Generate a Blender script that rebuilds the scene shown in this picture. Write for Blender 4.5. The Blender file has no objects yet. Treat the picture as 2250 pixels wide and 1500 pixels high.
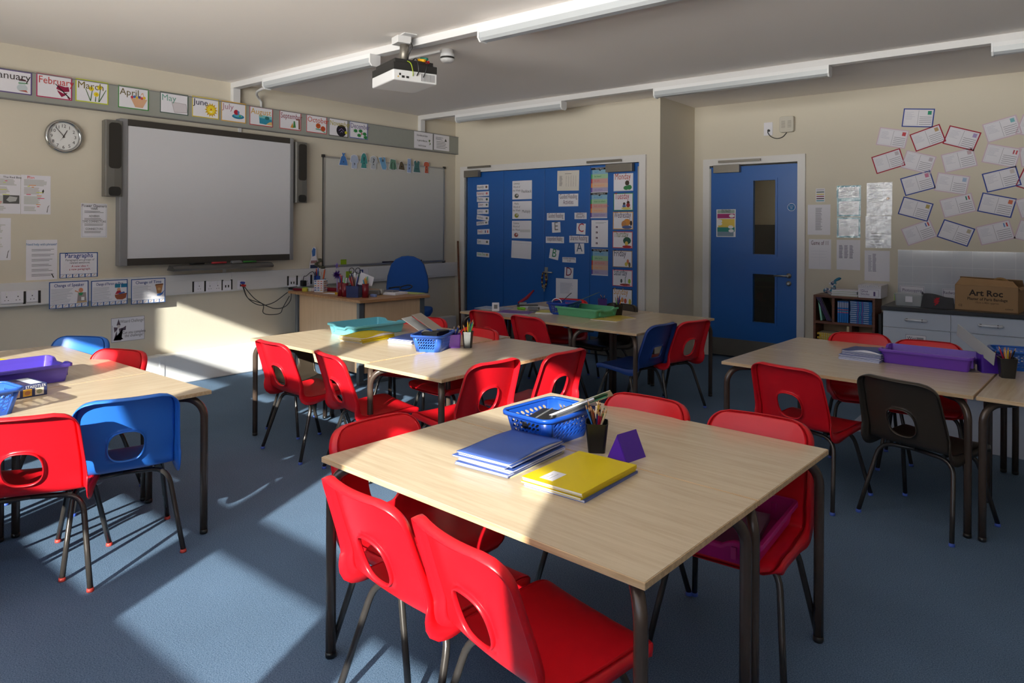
import bpy, bmesh, math, random
from mathutils import Vector, Matrix
random.seed(7)
SC = bpy.context.scene
COL = SC.collection
PI = math.pi
# ------------------------------------------------------------ camera
F_PX, YAW, PITCH, ROLL, CY, HC = 1531.0, 0.6785, 0.0013, 0.0052, 502.73, 1.3937
_f = Vector((-math.sin(YAW) * math.cos(PITCH), math.cos(YAW) * math.cos(PITCH), -math.sin(PITCH)))
_r0 = Vector((math.cos(YAW), math.sin(YAW), 0.0))
_u0 = _r0.cross(_f)
_r = _r0 * math.cos(ROLL) + _u0 * math.sin(ROLL)
_u = -_r0 * math.sin(ROLL) + _u0 * math.cos(ROLL)
CAMP = Vector((0.0, 0.0, HC))
cam_data = bpy.data.cameras.new('camera')
cam = bpy.data.objects.new('camera', cam_data)
COL.objects.link(cam)
cam_data.sensor_width = 36.0
cam_data.lens = F_PX / 2250 * 36.0
cam_data.shift_y = (CY - 750) / 2250
cam_data.clip_start = 0.05
_m = Matrix((_r, _u, -_f)).transposed().to_4x4()
_m.translation = CAMP
cam.matrix_world = _m
SC.camera = cam
# ------------------------------------------------------------ world, sun, exposure
SC.view_settings.view_transform = 'Standard'
SC.view_settings.look = 'None'
SC.view_settings.gamma = 1
SC.view_settings.use_curve_mapping = False
SC.view_settings.exposure = EXPOSURE = 0.0
SUN_STRENGTH, SKY_STRENGTH = 13.0, 3.1
world = bpy.data.worlds.new('sky')
SC.world = world
world.use_nodes = True
_nt = world.node_tree
_bg = _nt.nodes['Background']
_geo = _nt.nodes.new('ShaderNodeTexCoord')
_sep = _nt.nodes.new('ShaderNodeSeparateXYZ')
_ramp = _nt.nodes.new('ShaderNodeValToRGB')
_nt.links.new(_geo.outputs['Generated'], _sep.inputs[0])
_mp = _nt.nodes.new('ShaderNodeMapRange')
_mp.inputs['From Min'].default_value = -1
_mp.inputs['From Max'].default_value = 1
_nt.links.new(_sep.outputs['Z'], _mp.inputs['Value'])
_nt.links.new(_mp.outputs['Result'], _ramp.inputs['Fac'])
_nt.links.new(_ramp.outputs['Color'], _bg.inputs['Color'])
_cr = _ramp.color_ramp
_cr.elements[0].position = 0.0
_cr.elements[0].color = (9.0, 8.4, 7.9, 1)
_cr.elements[1].position = 1.0
_cr.elements[1].color = (0.30, 0.48, 0.8, 1)
for p_, c_ in ((0.49, (9.0, 8.5, 8.1, 1)), (0.51, (0.70, 0.80, 1.0, 1)), (0.7, (0.38, 0.54, 0.80, 1))):
    e_ = _cr.elements.new(p_)
    e_.color = c_
_bg.inputs['Strength'].default_value = SKY_STRENGTH
sun_data = bpy.data.lights.new('sun', 'SUN')
sun_data.energy = SUN_STRENGTH
sun_data.angle = math.radians(0.6)
sun_data.color = (1.0, 0.95, 0.86)
sun = bpy.data.objects.new('sun', sun_data)
COL.objects.link(sun)
_k1, _k2 = 0.4517, 0.4424                      # metres sideways and downwards per metre into the room
sun.rotation_euler = Vector((-_k1, 1.0, -_k2)).to_track_quat('-Z', 'Y').to_euler()
sun.location = (3, -6, 4)
SC.cycles.use_denoising = True
SC.cycles.sample_clamp_indirect = 8.0
SC.cycles.max_bounces = 10
SC.cycles.diffuse_bounces = 6
SC.cycles.glossy_bounces = 3
SC.cycles.transmission_bounces = 4
SC.cycles.transparent_max_bounces = 8
SC.cycles.caustics_reflective = False
SC.cycles.caustics_refractive = False
# ------------------------------------------------------------ room numbers (metres)
XW, YB, YR, ZC, RX = -6.2413, 6.5664, 7.4074, 2.7586, -3.3337
YS, XE = -1.3, 2.4
HT = 0.65
# ------------------------------------------------------------ picking points of the real planes
def ray(u, v):
    return _f + _r * ((u - 1125) / F_PX) - _u * ((v - CY) / F_PX)
def on(axis, val, u, v):
    d = ray(u, v)
    return CAMP + d * ((val - CAMP[axis]) / d[axis])
def onX(val, u, v): return on(0, val, u, v)
def onY(val, u, v): return on(1, val, u, v)
def onZ(val, u, v): return on(2, val, u, v)
# ------------------------------------------------------------ materials
def lin(c):
    if isinstance(c, str):
        c = tuple(int(c[i:i + 2], 16) for i in (0, 2, 4))
    o = []
    for x in c[:3]:
        x = x / 255.0
        o.append(x / 12.92 if x <= 0.04045 else ((x + 0.055) / 1.055) ** 2.4)
    return tuple(o) + (1.0,)
_mats = {}
def mat(name, col, rough=0.5, spec=0.5, metal=0.0, vary=0.04, scale=30.0, bump=0.0, bscale=200.0, coat=0.0, trans=0.0, alpha=1.0, sheen=0.0, sss=0.0):
    key = (name, col, rough, metal)
    if key in _mats:
        return _mats[key]
    m = bpy.data.materials.new(name)
    m.use_nodes = True
    nt = m.node_tree
    b = nt.nodes['Principled BSDF']
    c = lin(col)
    b.inputs['Roughness'].default_value = rough
    b.inputs['Metallic'].default_value = metal
    b.inputs['Specular IOR Level'].default_value = spec
    b.inputs['Coat Weight'].default_value = coat
    b.inputs['Transmission Weight'].default_value = trans
    b.inputs['Alpha'].default_value = alpha
    if sheen:
        b.inputs['Sheen Weight'].default_value = sheen
    tc = nt.nodes.new('ShaderNodeTexCoord')
    n = nt.nodes.new('ShaderNodeTexNoise')
    n.inputs['Scale'].default_value = scale
    n.inputs['Detail'].default_value = 3
    nt.links.new(tc.outputs['Object'], n.inputs['Vector'])
    mx = nt.nodes.new('ShaderNodeMix')
    mx.data_type = 'RGBA'
    mx.inputs[6].default_value = tuple(x * (1 - vary) for x in c[:3]) + (1,)
    mx.inputs[7].default_value = tuple(min(1, x * (1 + vary)) for x in c[:3]) + (1,)
    nt.links.new(n.outputs['Fac'], mx.inputs[0])
    nt.links.new(mx.outputs[2], b.inputs['Base Color'])
    if bump:
        n2 = nt.nodes.new('ShaderNodeTexNoise')
        n2.inputs['Scale'].default_value = bscale
        n2.inputs['Detail'].default_value = 2
        nt.links.new(tc.outputs['Object'], n2.inputs['Vector'])
        bp = nt.nodes.new('ShaderNodeBump')
        bp.inputs['Strength'].default_value = bump
        bp.inputs['Distance'].default_value = 0.01
        nt.links.new(n2.outputs['Fac'], bp.inputs['Height'])
        nt.links.new(bp.outputs['Normal'], b.inputs['Normal'])
    _mats[key] = m
    return m
def ink(col, rough=0.6):
    return mat('print_' + (col if isinstance(col, str) else '%02x%02x%02x' % tuple(col)), col, rough, 0.3, vary=0.01)
M = {}
def carpet_mat():
    m = bpy.data.materials.new('carpet')
    m.use_nodes = True
    nt = m.node_tree
    b = nt.nodes['Principled BSDF']
    b.inputs['Roughness'].default_value = 0.95
    b.inputs['Specular IOR Level'].default_value = 0.1
    tc = nt.nodes.new('ShaderNodeTexCoord')
    n = nt.nodes.new('ShaderNodeTexNoise'); n.inputs['Scale'].default_value = 230; n.inputs['Detail'].default_value = 4; n.inputs['Roughness'].default_value = 0.8
    n2 = nt.nodes.new('ShaderNodeTexNoise'); n2.inputs['Scale'].default_value = 1.6; n2.inputs['Detail'].default_value = 4
    for q in (n, n2): nt.links.new(tc.outputs['Object'], q.inputs['Vector'])
    r = nt.nodes.new('ShaderNodeValToRGB')
    r.color_ramp.elements[0].position = 0.36; r.color_ramp.elements[0].color = lin((62, 88, 118))
    r.color_ramp.elements[1].position = 0.66; r.color_ramp.elements[1].color = lin((126, 150, 178))
    nt.links.new(n.outputs['Fac'], r.inputs['Fac'])
    mx = nt.nodes.new('ShaderNodeMix'); mx.data_type = 'RGBA'; mx.blend_type = 'MULTIPLY'; mx.inputs[0].default_value = 0.5
    r2 = nt.nodes.new('ShaderNodeValToRGB')
    r2.color_ramp.elements[0].position = 0.35; r2.color_ramp.elements[0].color = (0.72, 0.72, 0.72, 1)
    r2.color_ramp.elements[1].position = 0.65; r2.color_ramp.elements[1].color = (1, 1, 1, 1)
    nt.links.new(n2.outputs['Fac'], r2.inputs['Fac'])
    nt.links.new(r.outputs['Color'], mx.inputs[6]); nt.links.new(r2.outputs['Color'], mx.inputs[7])
    nt.links.new(mx.outputs[2], b.inputs['Base Color'])
    bp = nt.nodes.new('ShaderNodeBump'); bp.inputs['Strength'].default_value = 0.6; bp.inputs['Distance'].default_value = 0.006
    nt.links.new(n.outputs['Fac'], bp.inputs['Height']); nt.links.new(bp.outputs['Normal'], b.inputs['Normal'])
    return m
def wood_mat(name, c1, c2, rough=0.3, axis=0, sc=7.0, coat=0.0):
    m = bpy.data.materials.new(name)
    m.use_nodes = True
    nt = m.node_tree
    b = nt.nodes['Principled BSDF']
    b.inputs['Roughness'].default_value = rough
    b.inputs['Coat Weight'].default_value = coat
    tc = nt.nodes.new('ShaderNodeTexCoord')
    mp = nt.nodes.new('ShaderNodeMapping')
    s = [sc * 6, sc * 6, sc * 6]; s[axis] = sc * 0.35
    mp.inputs['Scale'].default_value = s
    n = nt.nodes.new('ShaderNodeTexNoise'); n.inputs['Scale'].default_value = 1.0; n.inputs['Detail'].default_value = 6; n.inputs['Roughness'].default_value = 0.65
    nt.links.new(tc.outputs['Object'], mp.inputs['Vector']); nt.links.new(mp.outputs['Vector'], n.inputs['Vector'])
    r = nt.nodes.new('ShaderNodeValToRGB')
    r.color_ramp.elements[0].position = 0.34; r.color_ramp.elements[0].color = lin(c2)
    r.color_ramp.elements[1].position = 0.62; r.color_ramp.elements[1].color = lin(c1)
    nt.links.new(n.outputs['Fac'], r.inputs['Fac']); nt.links.new(r.outputs['Color'], b.inputs['Base Color'])
    return m
M['carpet'] = carpet_mat()
M['wall'] = mat('cream_wall_paint', (210, 202, 186), 0.7, 0.3, vary=0.02, scale=2, bump=0.05, bscale=60)
M['ceiling'] = mat('ceiling_paint', (244, 238, 233), 0.75, 0.3, vary=0.02, scale=1)
M['wood_top'] = wood_mat('beech_laminate', (204, 186, 160), (192, 172, 146), 0.22, 0, 9.0)
M['wood_topy'] = wood_mat('beech_laminate_crosswise', (204, 186, 160), (192, 172, 146), 0.22, 1, 9.0)
M['wood_edge'] = wood_mat('beech_edge', (216, 186, 146), (186, 152, 112), 0.45, 0, 12.0)
M['desk_wood'] = wood_mat('desk_laminate', (212, 180, 146), (203, 170, 136), 0.4, 2, 5.0)
M['desk_top'] = wood_mat('desk_top_laminate', (184, 140, 98), (150, 108, 72), 0.4, 1, 5.0)
M['teak'] = wood_mat('brown_shelf_wood', (120, 70, 44), (86, 46, 28), 0.45, 0, 5.0)
M['leg'] = mat('brown_black_steel', (84, 70, 62), 0.25, 0.6, 0.3, vary=0.1)
M['legc'] = mat('dark_steel_tube', (72, 68, 66), 0.25, 0.6, 0.5, vary=0.1)
M['white'] = mat('white_plastic', (226, 226, 228), 0.35, 0.5, vary=0.01)
M['trunk'] = mat('white_trunking', (214, 213, 214), 0.4, 0.5, vary=0.01)
M['paper'] = mat('white_paper', (226, 224, 232), 0.7, 0.2, vary=0.01)
M['frame'] = mat('white_gloss_frame', (216, 213, 212), 0.35, 0.5, vary=0.02)
M['door'] = mat('blue_door_laminate', (32, 92, 168), 0.32, 0.5, vary=0.03, scale=3)
M['steel'] = mat('brushed_steel', (176, 174, 170), 0.35, 0.5, 0.9)
M['alu'] = mat('aluminium', (168, 168, 168), 0.35, 0.5, 0.8, vary=0.03)
M['grey'] = mat('grey_plastic', (120, 120, 122), 0.45, 0.5)
M['dark'] = mat('dark_plastic', (38, 37, 36), 0.45, 0.5)
M['black'] = mat('black_plastic', (20, 20, 22), 0.35, 0.5)
# ------------------------------------------------------------ mesh builder
class MB:
    def __init__(s): s.v = []; s.f = []; s.m = []; s.s = []
    def add(s, vs, fs, mi=0, smooth=False):
        o = len(s.v)
        s.v += [tuple(v) for v in vs]
        for f in fs:
            s.f.append(tuple(i + o for i in f)); s.m.append(mi); s.s.append(smooth)
        return s
    def box(s, x0, x1, y0, y1, z0, z1, mi=0, mtx=None):
        vs = [Vector((x, y, z)) for z in (z0, z1) for y in (y0, y1) for x in (x0, x1)]
        if mtx is not None: vs = [mtx @ v for v in vs]
        return s.add(vs, [(0, 2, 3, 1), (4, 5, 7, 6), (0, 1, 5, 4), (2, 6, 7, 3), (0, 4, 6, 2), (1, 3, 7, 5)], mi)
    def tube(s, pts, r, n=10, mi=0, cap=True, smooth=True):
        pts = [Vector(p) for p in pts]
        rs = r if isinstance(r, (list, tuple)) else [r] * len(pts)
        vs = []; fs = []
        up = None
        for i, p in enumerate(pts):
            t = (pts[min(i + 1, len(pts) - 1)] - pts[max(i - 1, 0)]).normalized()
            if up is None:
                up = Vector((0, 0, 1)) if abs(t.z) < 0.9 else Vector((1, 0, 0))
            a = t.cross(up)
            if a.length < 1e-6: a = t.orthogonal()
            a.normalize(); up = a.cross(t).normalized()
            b = up
            for k in range(n):
                th = 2 * PI * k / n
                vs.append(p + (a * math.cos(th) + b * math.sin(th)) * rs[i])
        for i in range(len(pts) - 1):
            for k in range(n):
                k2 = (k + 1) % n
                fs.append((i * n + k, i * n + k2, (i + 1) * n + k2, (i + 1) * n + k))
        s.add(vs, fs, mi, smooth)
        if cap:
            o = len(s.v) - len(vs)
            s.f.append(tuple(o + k for k in reversed(range(n)))); s.m.append(mi); s.s.append(False)
            o2 = o + (len(pts) - 1) * n
            s.f.append(tuple(o2 + k for k in range(n))); s.m.append(mi); s.s.append(False)
        return s
    def prism(s, pts, z0, z1, mi=0, mtx=None, smooth=False):
        n = len(pts)
        vs = [Vector((p[0], p[1], z0)) for p in pts] + [Vector((p[0], p[1], z1)) for p in pts]
        if mtx is not None: vs = [mtx @ v for v in vs]
        s.add(vs, [tuple(reversed(range(n))), tuple(range(n, 2 * n))], mi)
        o = len(s.v) - 2 * n
        for k in range(n):
            k2 = (k + 1) % n
            s.f.append((o + k, o + k2, o + n + k2, o + n + k)); s.m.append(mi); s.s.append(smooth)
        return s
    def poly(s, pts, z, mi=0):
        return s.add([(p[0], p[1], z) for p in pts], [tuple(range(len(pts)))], mi)
    def lathe(s, prof, n=24, mi=0, mtx=None, smooth=True, caps=True):
        vs = []; fs = []
        for (r, z) in prof:
            for k in range(n):
                th = 2 * PI * k / n
                v = Vector((r * math.cos(th), r * math.sin(th), z))
                vs.append(mtx @ v if mtx is not None else v)
        for i in range(len(prof) - 1):
            for k in range(n):
                k2 = (k + 1) % n
                fs.append((i * n + k, i * n + k2, (i + 1) * n + k2, (i + 1) * n + k))
        s.add(vs, fs, mi, smooth)
        if not caps: return s
        o = len(s.v) - len(vs)
        s.f.append(tuple(o + k for k in reversed(range(n)))); s.m.append(mi); s.s.append(False)
        o2 = o + (len(prof) - 1) * n
        s.f.append(tuple(o2 + k for k in range(n))); s.m.append(mi); s.s.append(False)
        return s
    def mesh(s, name, mats):
        me = bpy.data.meshes.new(name)
        me.from_pydata(s.v, [], s.f)
        for m in (mats if isinstance(mats, (list, tuple)) else [mats]): me.materials.append(m)
        me.polygons.foreach_set('material_index', s.m)
        me.polygons.foreach_set('use_smooth', s.s)
        me.update()
        return me
    def build(s, name, mats, parent=None, bevel=0.0, loc=None, seg=2):
        o = bpy.data.objects.new(name, s.mesh(name, mats))
        COL.objects.link(o)
        if parent is not None: o.parent = parent
        if loc is not None: o.location = loc
        if bevel:
            b = o.modifiers.new('bevel', 'BEVEL'); b.width = bevel; b.segments = seg; b.limit_method = 'ANGLE'
        return o
def tag(o, label=None, cat=None, group=None, kind=None):
    if label: o['label'] = label
    if cat: o['category'] = cat
    if group: o['group'] = group
    if kind: o['kind'] = kind
    return o
def thing(name, label, cat, loc=(0, 0, 0), rz=0.0, group=None, mtx=None):
    o = bpy.data.objects.new(name, None)
    o.empty_display_size = 0.05
    COL.objects.link(o)
    if mtx is not None: o.matrix_world = mtx
    else:
        o.location = loc; o.rotation_euler = (0, 0, rz)
    return tag(o, label, cat, group)
def struct(name, mb, mats, parent=None, bevel=0.0):
    o = mb.build(name, mats, parent, bevel)
    if parent is None: o['kind'] = 'structure'
    return o
def copy_tree(o, parent=None):
    c = o.copy(); COL.objects.link(c)
    if parent is not None: c.parent = parent
    for ch in list(o.children): copy_tree(ch, c)
    return c
def arc(cx, cy, r, a0, a1, n):
    return [(cx + r * math.cos(math.radians(a0 + (a1 - a0) * i / n)), cy + r * math.sin(math.radians(a0 + (a1 - a0) * i / n))) for i in range(n + 1)]
def rrect(x0, x1, y0, y1, r, n=5):
    return arc(x1 - r, y1 - r, r, 0, 90, n) + arc(x0 + r, y1 - r, r, 90, 180, n) + arc(x0 + r, y0 + r, r, 180, 270, n) + arc(x1 - r, y0 + r, r, 270, 360, n)
def ell(cx, cy, a, b, n=20):
    return [(cx + a * math.cos(2 * PI * i / n), cy + b * math.sin(2 * PI * i / n)) for i in range(n)]
def bez(p0, p1, p2, p3, n=12):
    p0, p1, p2, p3 = map(Vector, (p0, p1, p2, p3))
    return [p0 * (1 - t) ** 3 + p1 * 3 * t * (1 - t) ** 2 + p2 * 3 * t * t * (1 - t) + p3 * t ** 3 for t in [i / n for i in range(n + 1)]]
def catmull(pts, n=6):
    P = [Vector(p) for p in pts]
    P = [P[0] * 2 - P[1]] + P + [P[-1] * 2 - P[-2]]
    out = []
    for i in range(1, len(P) - 2):
        a, b, c, d = P[i - 1], P[i], P[i + 1], P[i + 2]
        for k in range(n):
            t = k / n
            out.append(0.5 * ((2 * b) + (c - a) * t + (2 * a - 5 * b + 4 * c - d) * t * t + (3 * b - a - 3 * c + d) * t ** 3))
    out.append(P[-2])
    return out
# ============================================================ ROOM SHELL
T = 0.15
struct('floor', MB().box(XW - T, XE + T, YS - T, YR + T, -0.1, 0.0), M['carpet'])
M['vinyl'] = mat('grey_blue_vinyl', (150, 164, 190), 0.55, 0.4, vary=0.05, scale=40)
struct('floor_vinyl', MB().box(-1.24, XE, 5.25, YR, 0.0, 0.004), M['vinyl'])
struct('ceiling', MB().box(XW - T, XE + T, YS - T, YR + T, ZC, ZC + 0.1), M['ceiling'])
struct('wall_left', MB().box(XW - T, XW, YS - T, YR + T, 0, ZC), M['wall'])
struct('wall_right', MB().box(XE, XE + T, YS - T, YR + T, 0, ZC), M['wall'])
# back wall of the store block, with the double door opening
DX0, DX1, DZ = -6.085, -3.535, 2.125
w = MB()
w.box(XW, DX0, YB, YB + T, 0, ZC).box(DX1, RX, YB, YB + T, 0, ZC).box(DX0, DX1, YB, YB + T, DZ, ZC)
struct('wall_back', w, M['wall'])
struct('wall_return', MB().box(RX - T, RX, YB + T, YR, 0, ZC), M['wall'])
SX0, SX1 = -3.165, -2.185
w = MB()
w.box(RX - T, SX0, YR, YR + T, 0, ZC).box(SX1, XE, YR, YR + T, 0, ZC).box(SX0, SX1, YR, YR + T, DZ, ZC)
struct('wall_recess', w, M['wall'])
# sunny window wall behind the camera: five glazed bays, and unseen bays with lowered blinds, added further right for fill light
panes = [(-4.96, -4.30), (-4.13, -3.38), (-3.16, -2.40), (-2.165, -1.38), (-1.15, -0.40)]
panes = [(a - _k1 * YS, b - _k1 * YS) for a, b in panes]
rows = [(0.471, 0.703), (0.817, 1.44), (1.57, 2.054)]
rows = [(a - _k2 * YS, b - _k2 * YS) for a, b in rows]
fill_blind = [(0.55, 1.25), (1.50, 2.20)]
allp = panes + fill_blind
w = MB()
ZB, ZT = rows[0][0], rows[-1][1]
y0, y1 = YS - 0.06, YS
w.box(XW, XE, y0 - 0.09, y1, 0, ZB - 0.03).box(XW, XE, y0 - 0.09, y1, ZT + 0.03, ZC)
w.box(XW, panes[0][0] - 0.03, y0, y1, ZB - 0.03, ZT + 0.03)
w.box(panes[-1][1] + 0.03, fill_blind[0][0] - 0.03, y0, y1, ZB - 0.03, ZT + 0.03)
w.box(fill_blind[-1][1] + 0.03, XE, y0, y1, ZB - 0.03, ZT + 0.03)
struct('wall_front', w, M['wall'])
def glass_mat():
    m = bpy.data.materials.new('window_glass'); m.use_nodes = True
    nt = m.node_tree; nt.nodes.clear()
    o = nt.nodes.new('ShaderNodeOutputMaterial'); mx = nt.nodes.new('ShaderNodeMixShader')
    t = nt.nodes.new('ShaderNodeBsdfTransparent'); g = nt.nodes.new('ShaderNodeBsdfGlossy'); g.inputs['Roughness'].default_value = 0.02
    f = nt.nodes.new('ShaderNodeFresnel'); f.inputs['IOR'].default_value = 1.3
    t.inputs['Color'].default_value = (0.96, 0.98, 0.97, 1)
    nt.links.new(f.outputs[0], mx.inputs[0]); nt.links.new(t.outputs[0], mx.inputs[1]); nt.links.new(g.outputs[0], mx.inputs[2]); nt.links.new(mx.outputs[0], o.inputs[0])
    return m
M['glass'] = glass_mat()
def fill_blind_mat():
    m = bpy.data.materials.new('fill_blind_fabric'); m.use_nodes = True
    nt = m.node_tree; nt.nodes.clear()
    o = nt.nodes.new('ShaderNodeOutputMaterial'); mx = nt.nodes.new('ShaderNodeMixShader'); mx.inputs[0].default_value = 0.6
    a = nt.nodes.new('ShaderNodeBsdfDiffuse'); b = nt.nodes.new('ShaderNodeBsdfTranslucent')
    a.inputs['Color'].default_value = b.inputs['Color'].default_value = (0.62, 0.66, 0.72, 1)
    nt.links.new(a.outputs[0], mx.inputs[1]); nt.links.new(b.outputs[0], mx.inputs[2]); nt.links.new(mx.outputs[0], o.inputs[0])
    return m
M['fill_blind'] = fill_blind_mat()
groups_ = [panes, fill_blind]
wn = 0
for gp in groups_:
    for i, (a, b) in enumerate(gp):
        wn += 1
        la = a - 0.03 if i == 0 else (gp[i - 1][1] + a) / 2
        lb = b + 0.03 if i == len(gp) - 1 else (b + gp[i + 1][0]) / 2
        fr = MB()
        fr.box(la, a, YS - 0.06, YS - 0.01, ZB - 0.03, ZT + 0.03).box(b, lb, YS - 0.06, YS - 0.01, ZB - 0.03, ZT + 0.03)
        zz = ZB - 0.03
        for (r0, r1) in rows + [(ZT + 0.03, 9)]:
            fr.box(a, b, YS - 0.06, YS - 0.01, zz, min(r0, ZT + 0.03)); zz = r1
        wo = struct('window_%d' % wn, fr, M['frame'])
        g = MB()
        for (r0, r1) in rows: g.box(a, b, YS - 0.037, YS - 0.033, r0, r1)
        g.build('pane', M['glass'], wo)
        if gp is fill_blind:
            MB().box(a - 0.02, b + 0.02, YS - 0.008, YS - 0.005, ZB, ZT + 0.03).build('fill_blind', M['fill_blind'], wo)  # added and unseen; lets soft fill light in without sun patches
        L = bpy.data.lights.new('window_portal', 'AREA')
        L.shape = 'RECTANGLE'; L.size = b - a; L.size_y = ZT - ZB; L.cycles.is_portal = True
        lo = bpy.data.objects.new('window_portal', L); COL.objects.link(lo)
        lo.location = ((a + b) / 2, YS - 0.09, (ZB + ZT) / 2); lo.rotation_euler = (PI / 2, 0, 0)
        lo.rotation_euler = Vector((0, 1, 0)).to_track_quat('-Z', 'Z').to_euler()
# ============================================================ CLASSROOM CHAIRS
def chair_profile():
    pts = [(0.186, 0.350), (0.183, 0.364), (0.168, 0.376), (0.13, 0.382), (0.06, 0.378), (-0.02, 0.372), (-0.09, 0.369), (-0.14, 0.372),
           (-0.178, 0.388), (-0.202, 0.425), (-0.221, 0.48), (-0.245, 0.55), (-0.268, 0.62), (-0.288, 0.68), (-0.298, 0.705)]
    return catmull([(0, a, b) for a, b in pts], 4)
def chair_shell(square=False):
    prof = chair_profile()
    s = [0.0]
    for a, b in zip(prof, prof[1:]): s.append(s[-1] + (b - a).length)
    L = s[-1]
    def at(d):
        d = max(0, min(L, d))
        for i in range(len(s) - 1):
            if d <= s[i + 1]:
                t = (d - s[i]) / (s[i + 1] - s[i]); return prof[i].lerp(prof[i + 1], t)
        return prof[-1]
    N, Mc = 62, 34
    ds = []
    for i in range(N + 1):
        t = i / N
        ds.append(L * (t + 0.35 * math.sin(2 * PI * t) / (-2 * PI)))
    sh = next(d for d in [L * k / 400 for k in range(401)] if at(d).z > 0.497 and at(d).y < -0.2)
    def halfw(d):
        t = d / L
        w = 0.194 - 0.006 * math.sin(PI * min(1, max(0, (t - 0.25) / 0.45))) - 0.021 * max(0, (t - 0.5) / 0.5)
        for (e, r) in ((L - d, 0.062), (d, 0.045)):
            if e < r: w = w - r + math.sqrt(max(0, r * r - (r - e) ** 2))
        return w
    def surf(x, d):
        p = at(d); t = x / 0.195
        back = min(1, max(0, (d / L - 0.5) / 0.12))
        tp = max(0, (d / L - 0.55) / 0.45)
        y = p.y + back * (0.034 + 0.004 * tp) * t * t
        z = p.z + (1 - back) * 0.007 * abs(t) ** 3
        return Vector((x, y, z))
    def nrm(x, d):
        e = 0.004
        a = surf(x + e, d) - surf(x - e, d); b = surf(x, min(L, d + e)) - surf(x, max(0, d - e))
        n = a.cross(b); n.normalize()
        return -n if n.dot(Vector((0, 1, 1))) < 0 else n      # towards the sitter
    uv = {}
    for i in range(N + 1):
        w = halfw(ds[i])
        for j in range(Mc + 1): uv[(i, j)] = [w * (2 * j / Mc - 1), ds[i]]
    ha, hb, ex = (0.068, 0.072, 2.6) if not square else (0.066, 0.048, 7.0)
    def inside(x, d): return (abs(x) / ha) ** ex + (abs(d - sh) / hb) ** ex
    faces = []
    for i in range(N):
        for j in range(Mc):
            q = [(i, j), (i, j + 1), (i + 1, j + 1), (i + 1, j)]
            cx = sum(uv[k][0] for k in q) / 4; cd = sum(uv[k][1] for k in q) / 4
            if inside(cx, cd) > 1: faces.append(q)
    from collections import Counter
    ec = Counter()
    for q in faces:
        for k in range(4): ec[tuple(sorted((q[k], q[(k + 1) % 4])))] += 1
    bnd = [e for e, c in ec.items() if c == 1]
    onb = {}
    for a, b in bnd: onb.setdefault(a, []).append(b); onb.setdefault(b, []).append(a)
    hole = [v for v in onb if 0 < v[0] < N and 0 < v[1] < Mc]
    for v in hole:
        x, d = uv[v]; k = inside(x, d) ** (-1 / ex)
        uv[v] = [x * k, sh + (d - sh) * k]
    idx = {}; vs = []
    for q in faces:
        for k in q:
            if k not in idx:
                idx[k] = len(vs); vs.append(surf(*uv[k]))
    mb = MB()
    mb.add(vs, [tuple(idx[k] for k in q) for q in faces], 0, True)
    # outer flange, turned away from the sitter
    def loop(start):
        out = [start]; prev = None; cur = start
        while True:
            nx = [n for n in onb[cur] if n != prev]
            nxt = nx[0]
            if nxt == start: break
            out.append(nxt); prev, cur = cur, nxt
            if len(out) > 2000: break
        return out
    outer = loop((0, 0)); inner = loop(hole[0])
    for lp, steps in ((outer, None), (inner, 'h')):
        n = len(lp); rows_ = []
        base = [uv[k] for k in lp]
        nseg = 3
        for st in range(1, nseg + 1):
            row = []
            for k in range(n):
                x, d = base[k]; p = surf(x, d); nn = nrm(x, d)
                tg = surf(*base[(k + 1) % n]) - surf(*base[k - 1]); tg.normalize()
                o = tg.cross(nn); o.normalize()
                # outward: away from the middle of the sheet (or of the hole)
                ref = p - (surf(0, sh) if steps else surf(0, min(max(d, 0.08), L - 0.08)))
                if o.dot(ref) < 0: o = -o
                if steps: o = -o
                t = st / nseg
                if steps: dep, ou = 0.013, 0.002
                else:
                    td = d / L
                    dep = 0.030 + 0.018 * math.exp(-((td - 0.5) / 0.13) ** 2)
                    ou = 0.007 + 0.006 * math.exp(-((td - 0.5) / 0.13) ** 2)
                    if lp[k][0] == 0: dep = 0.012
                a = t * PI / 2
                row.append(p - nn * dep * (1 - math.cos(a)) * 1.0 * 1.0 - nn * dep * 0.0 + o * ou * math.sin(a))
            rows_.append(row)
        prevrow = [idx[k] for k in lp]
        cur = prevrow
        for row in rows_:
            o0 = len(mb.v); mb.v += [tuple(p) for p in row]
            new = list(range(o0, o0 + n))
            for k in range(n):
                mb.f.append((cur[k], cur[(k + 1) % n], new[(k + 1) % n], new[k])); mb.m.append(0); mb.s.append(True)
            cur = new
    return mb
def half_leg(sx, sy):
    # from the foot up the splayed leg, round the bend and along to the middle of the crossbar
    top_y, foot_y = (0.085, 0.195) if sy > 0 else (-0.11, -0.215)
    zt = 0.352
    foot = Vector((sx * 0.218, foot_y, 0.012)); knee = Vector((sx * 0.172, top_y, zt - 0.01)); mid = Vector((0, top_y * 0.98, zt))
    kn = foot.lerp(knee, 0.80)
    c0 = knee.lerp(mid, 0.42)
    return [foot, foot.lerp(knee, 0.4), kn] + bez(kn, kn.lerp(knee, 0.75), knee.lerp(c0, 0.4), c0, 7)[1:] + [mid]
CH = {}
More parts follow.
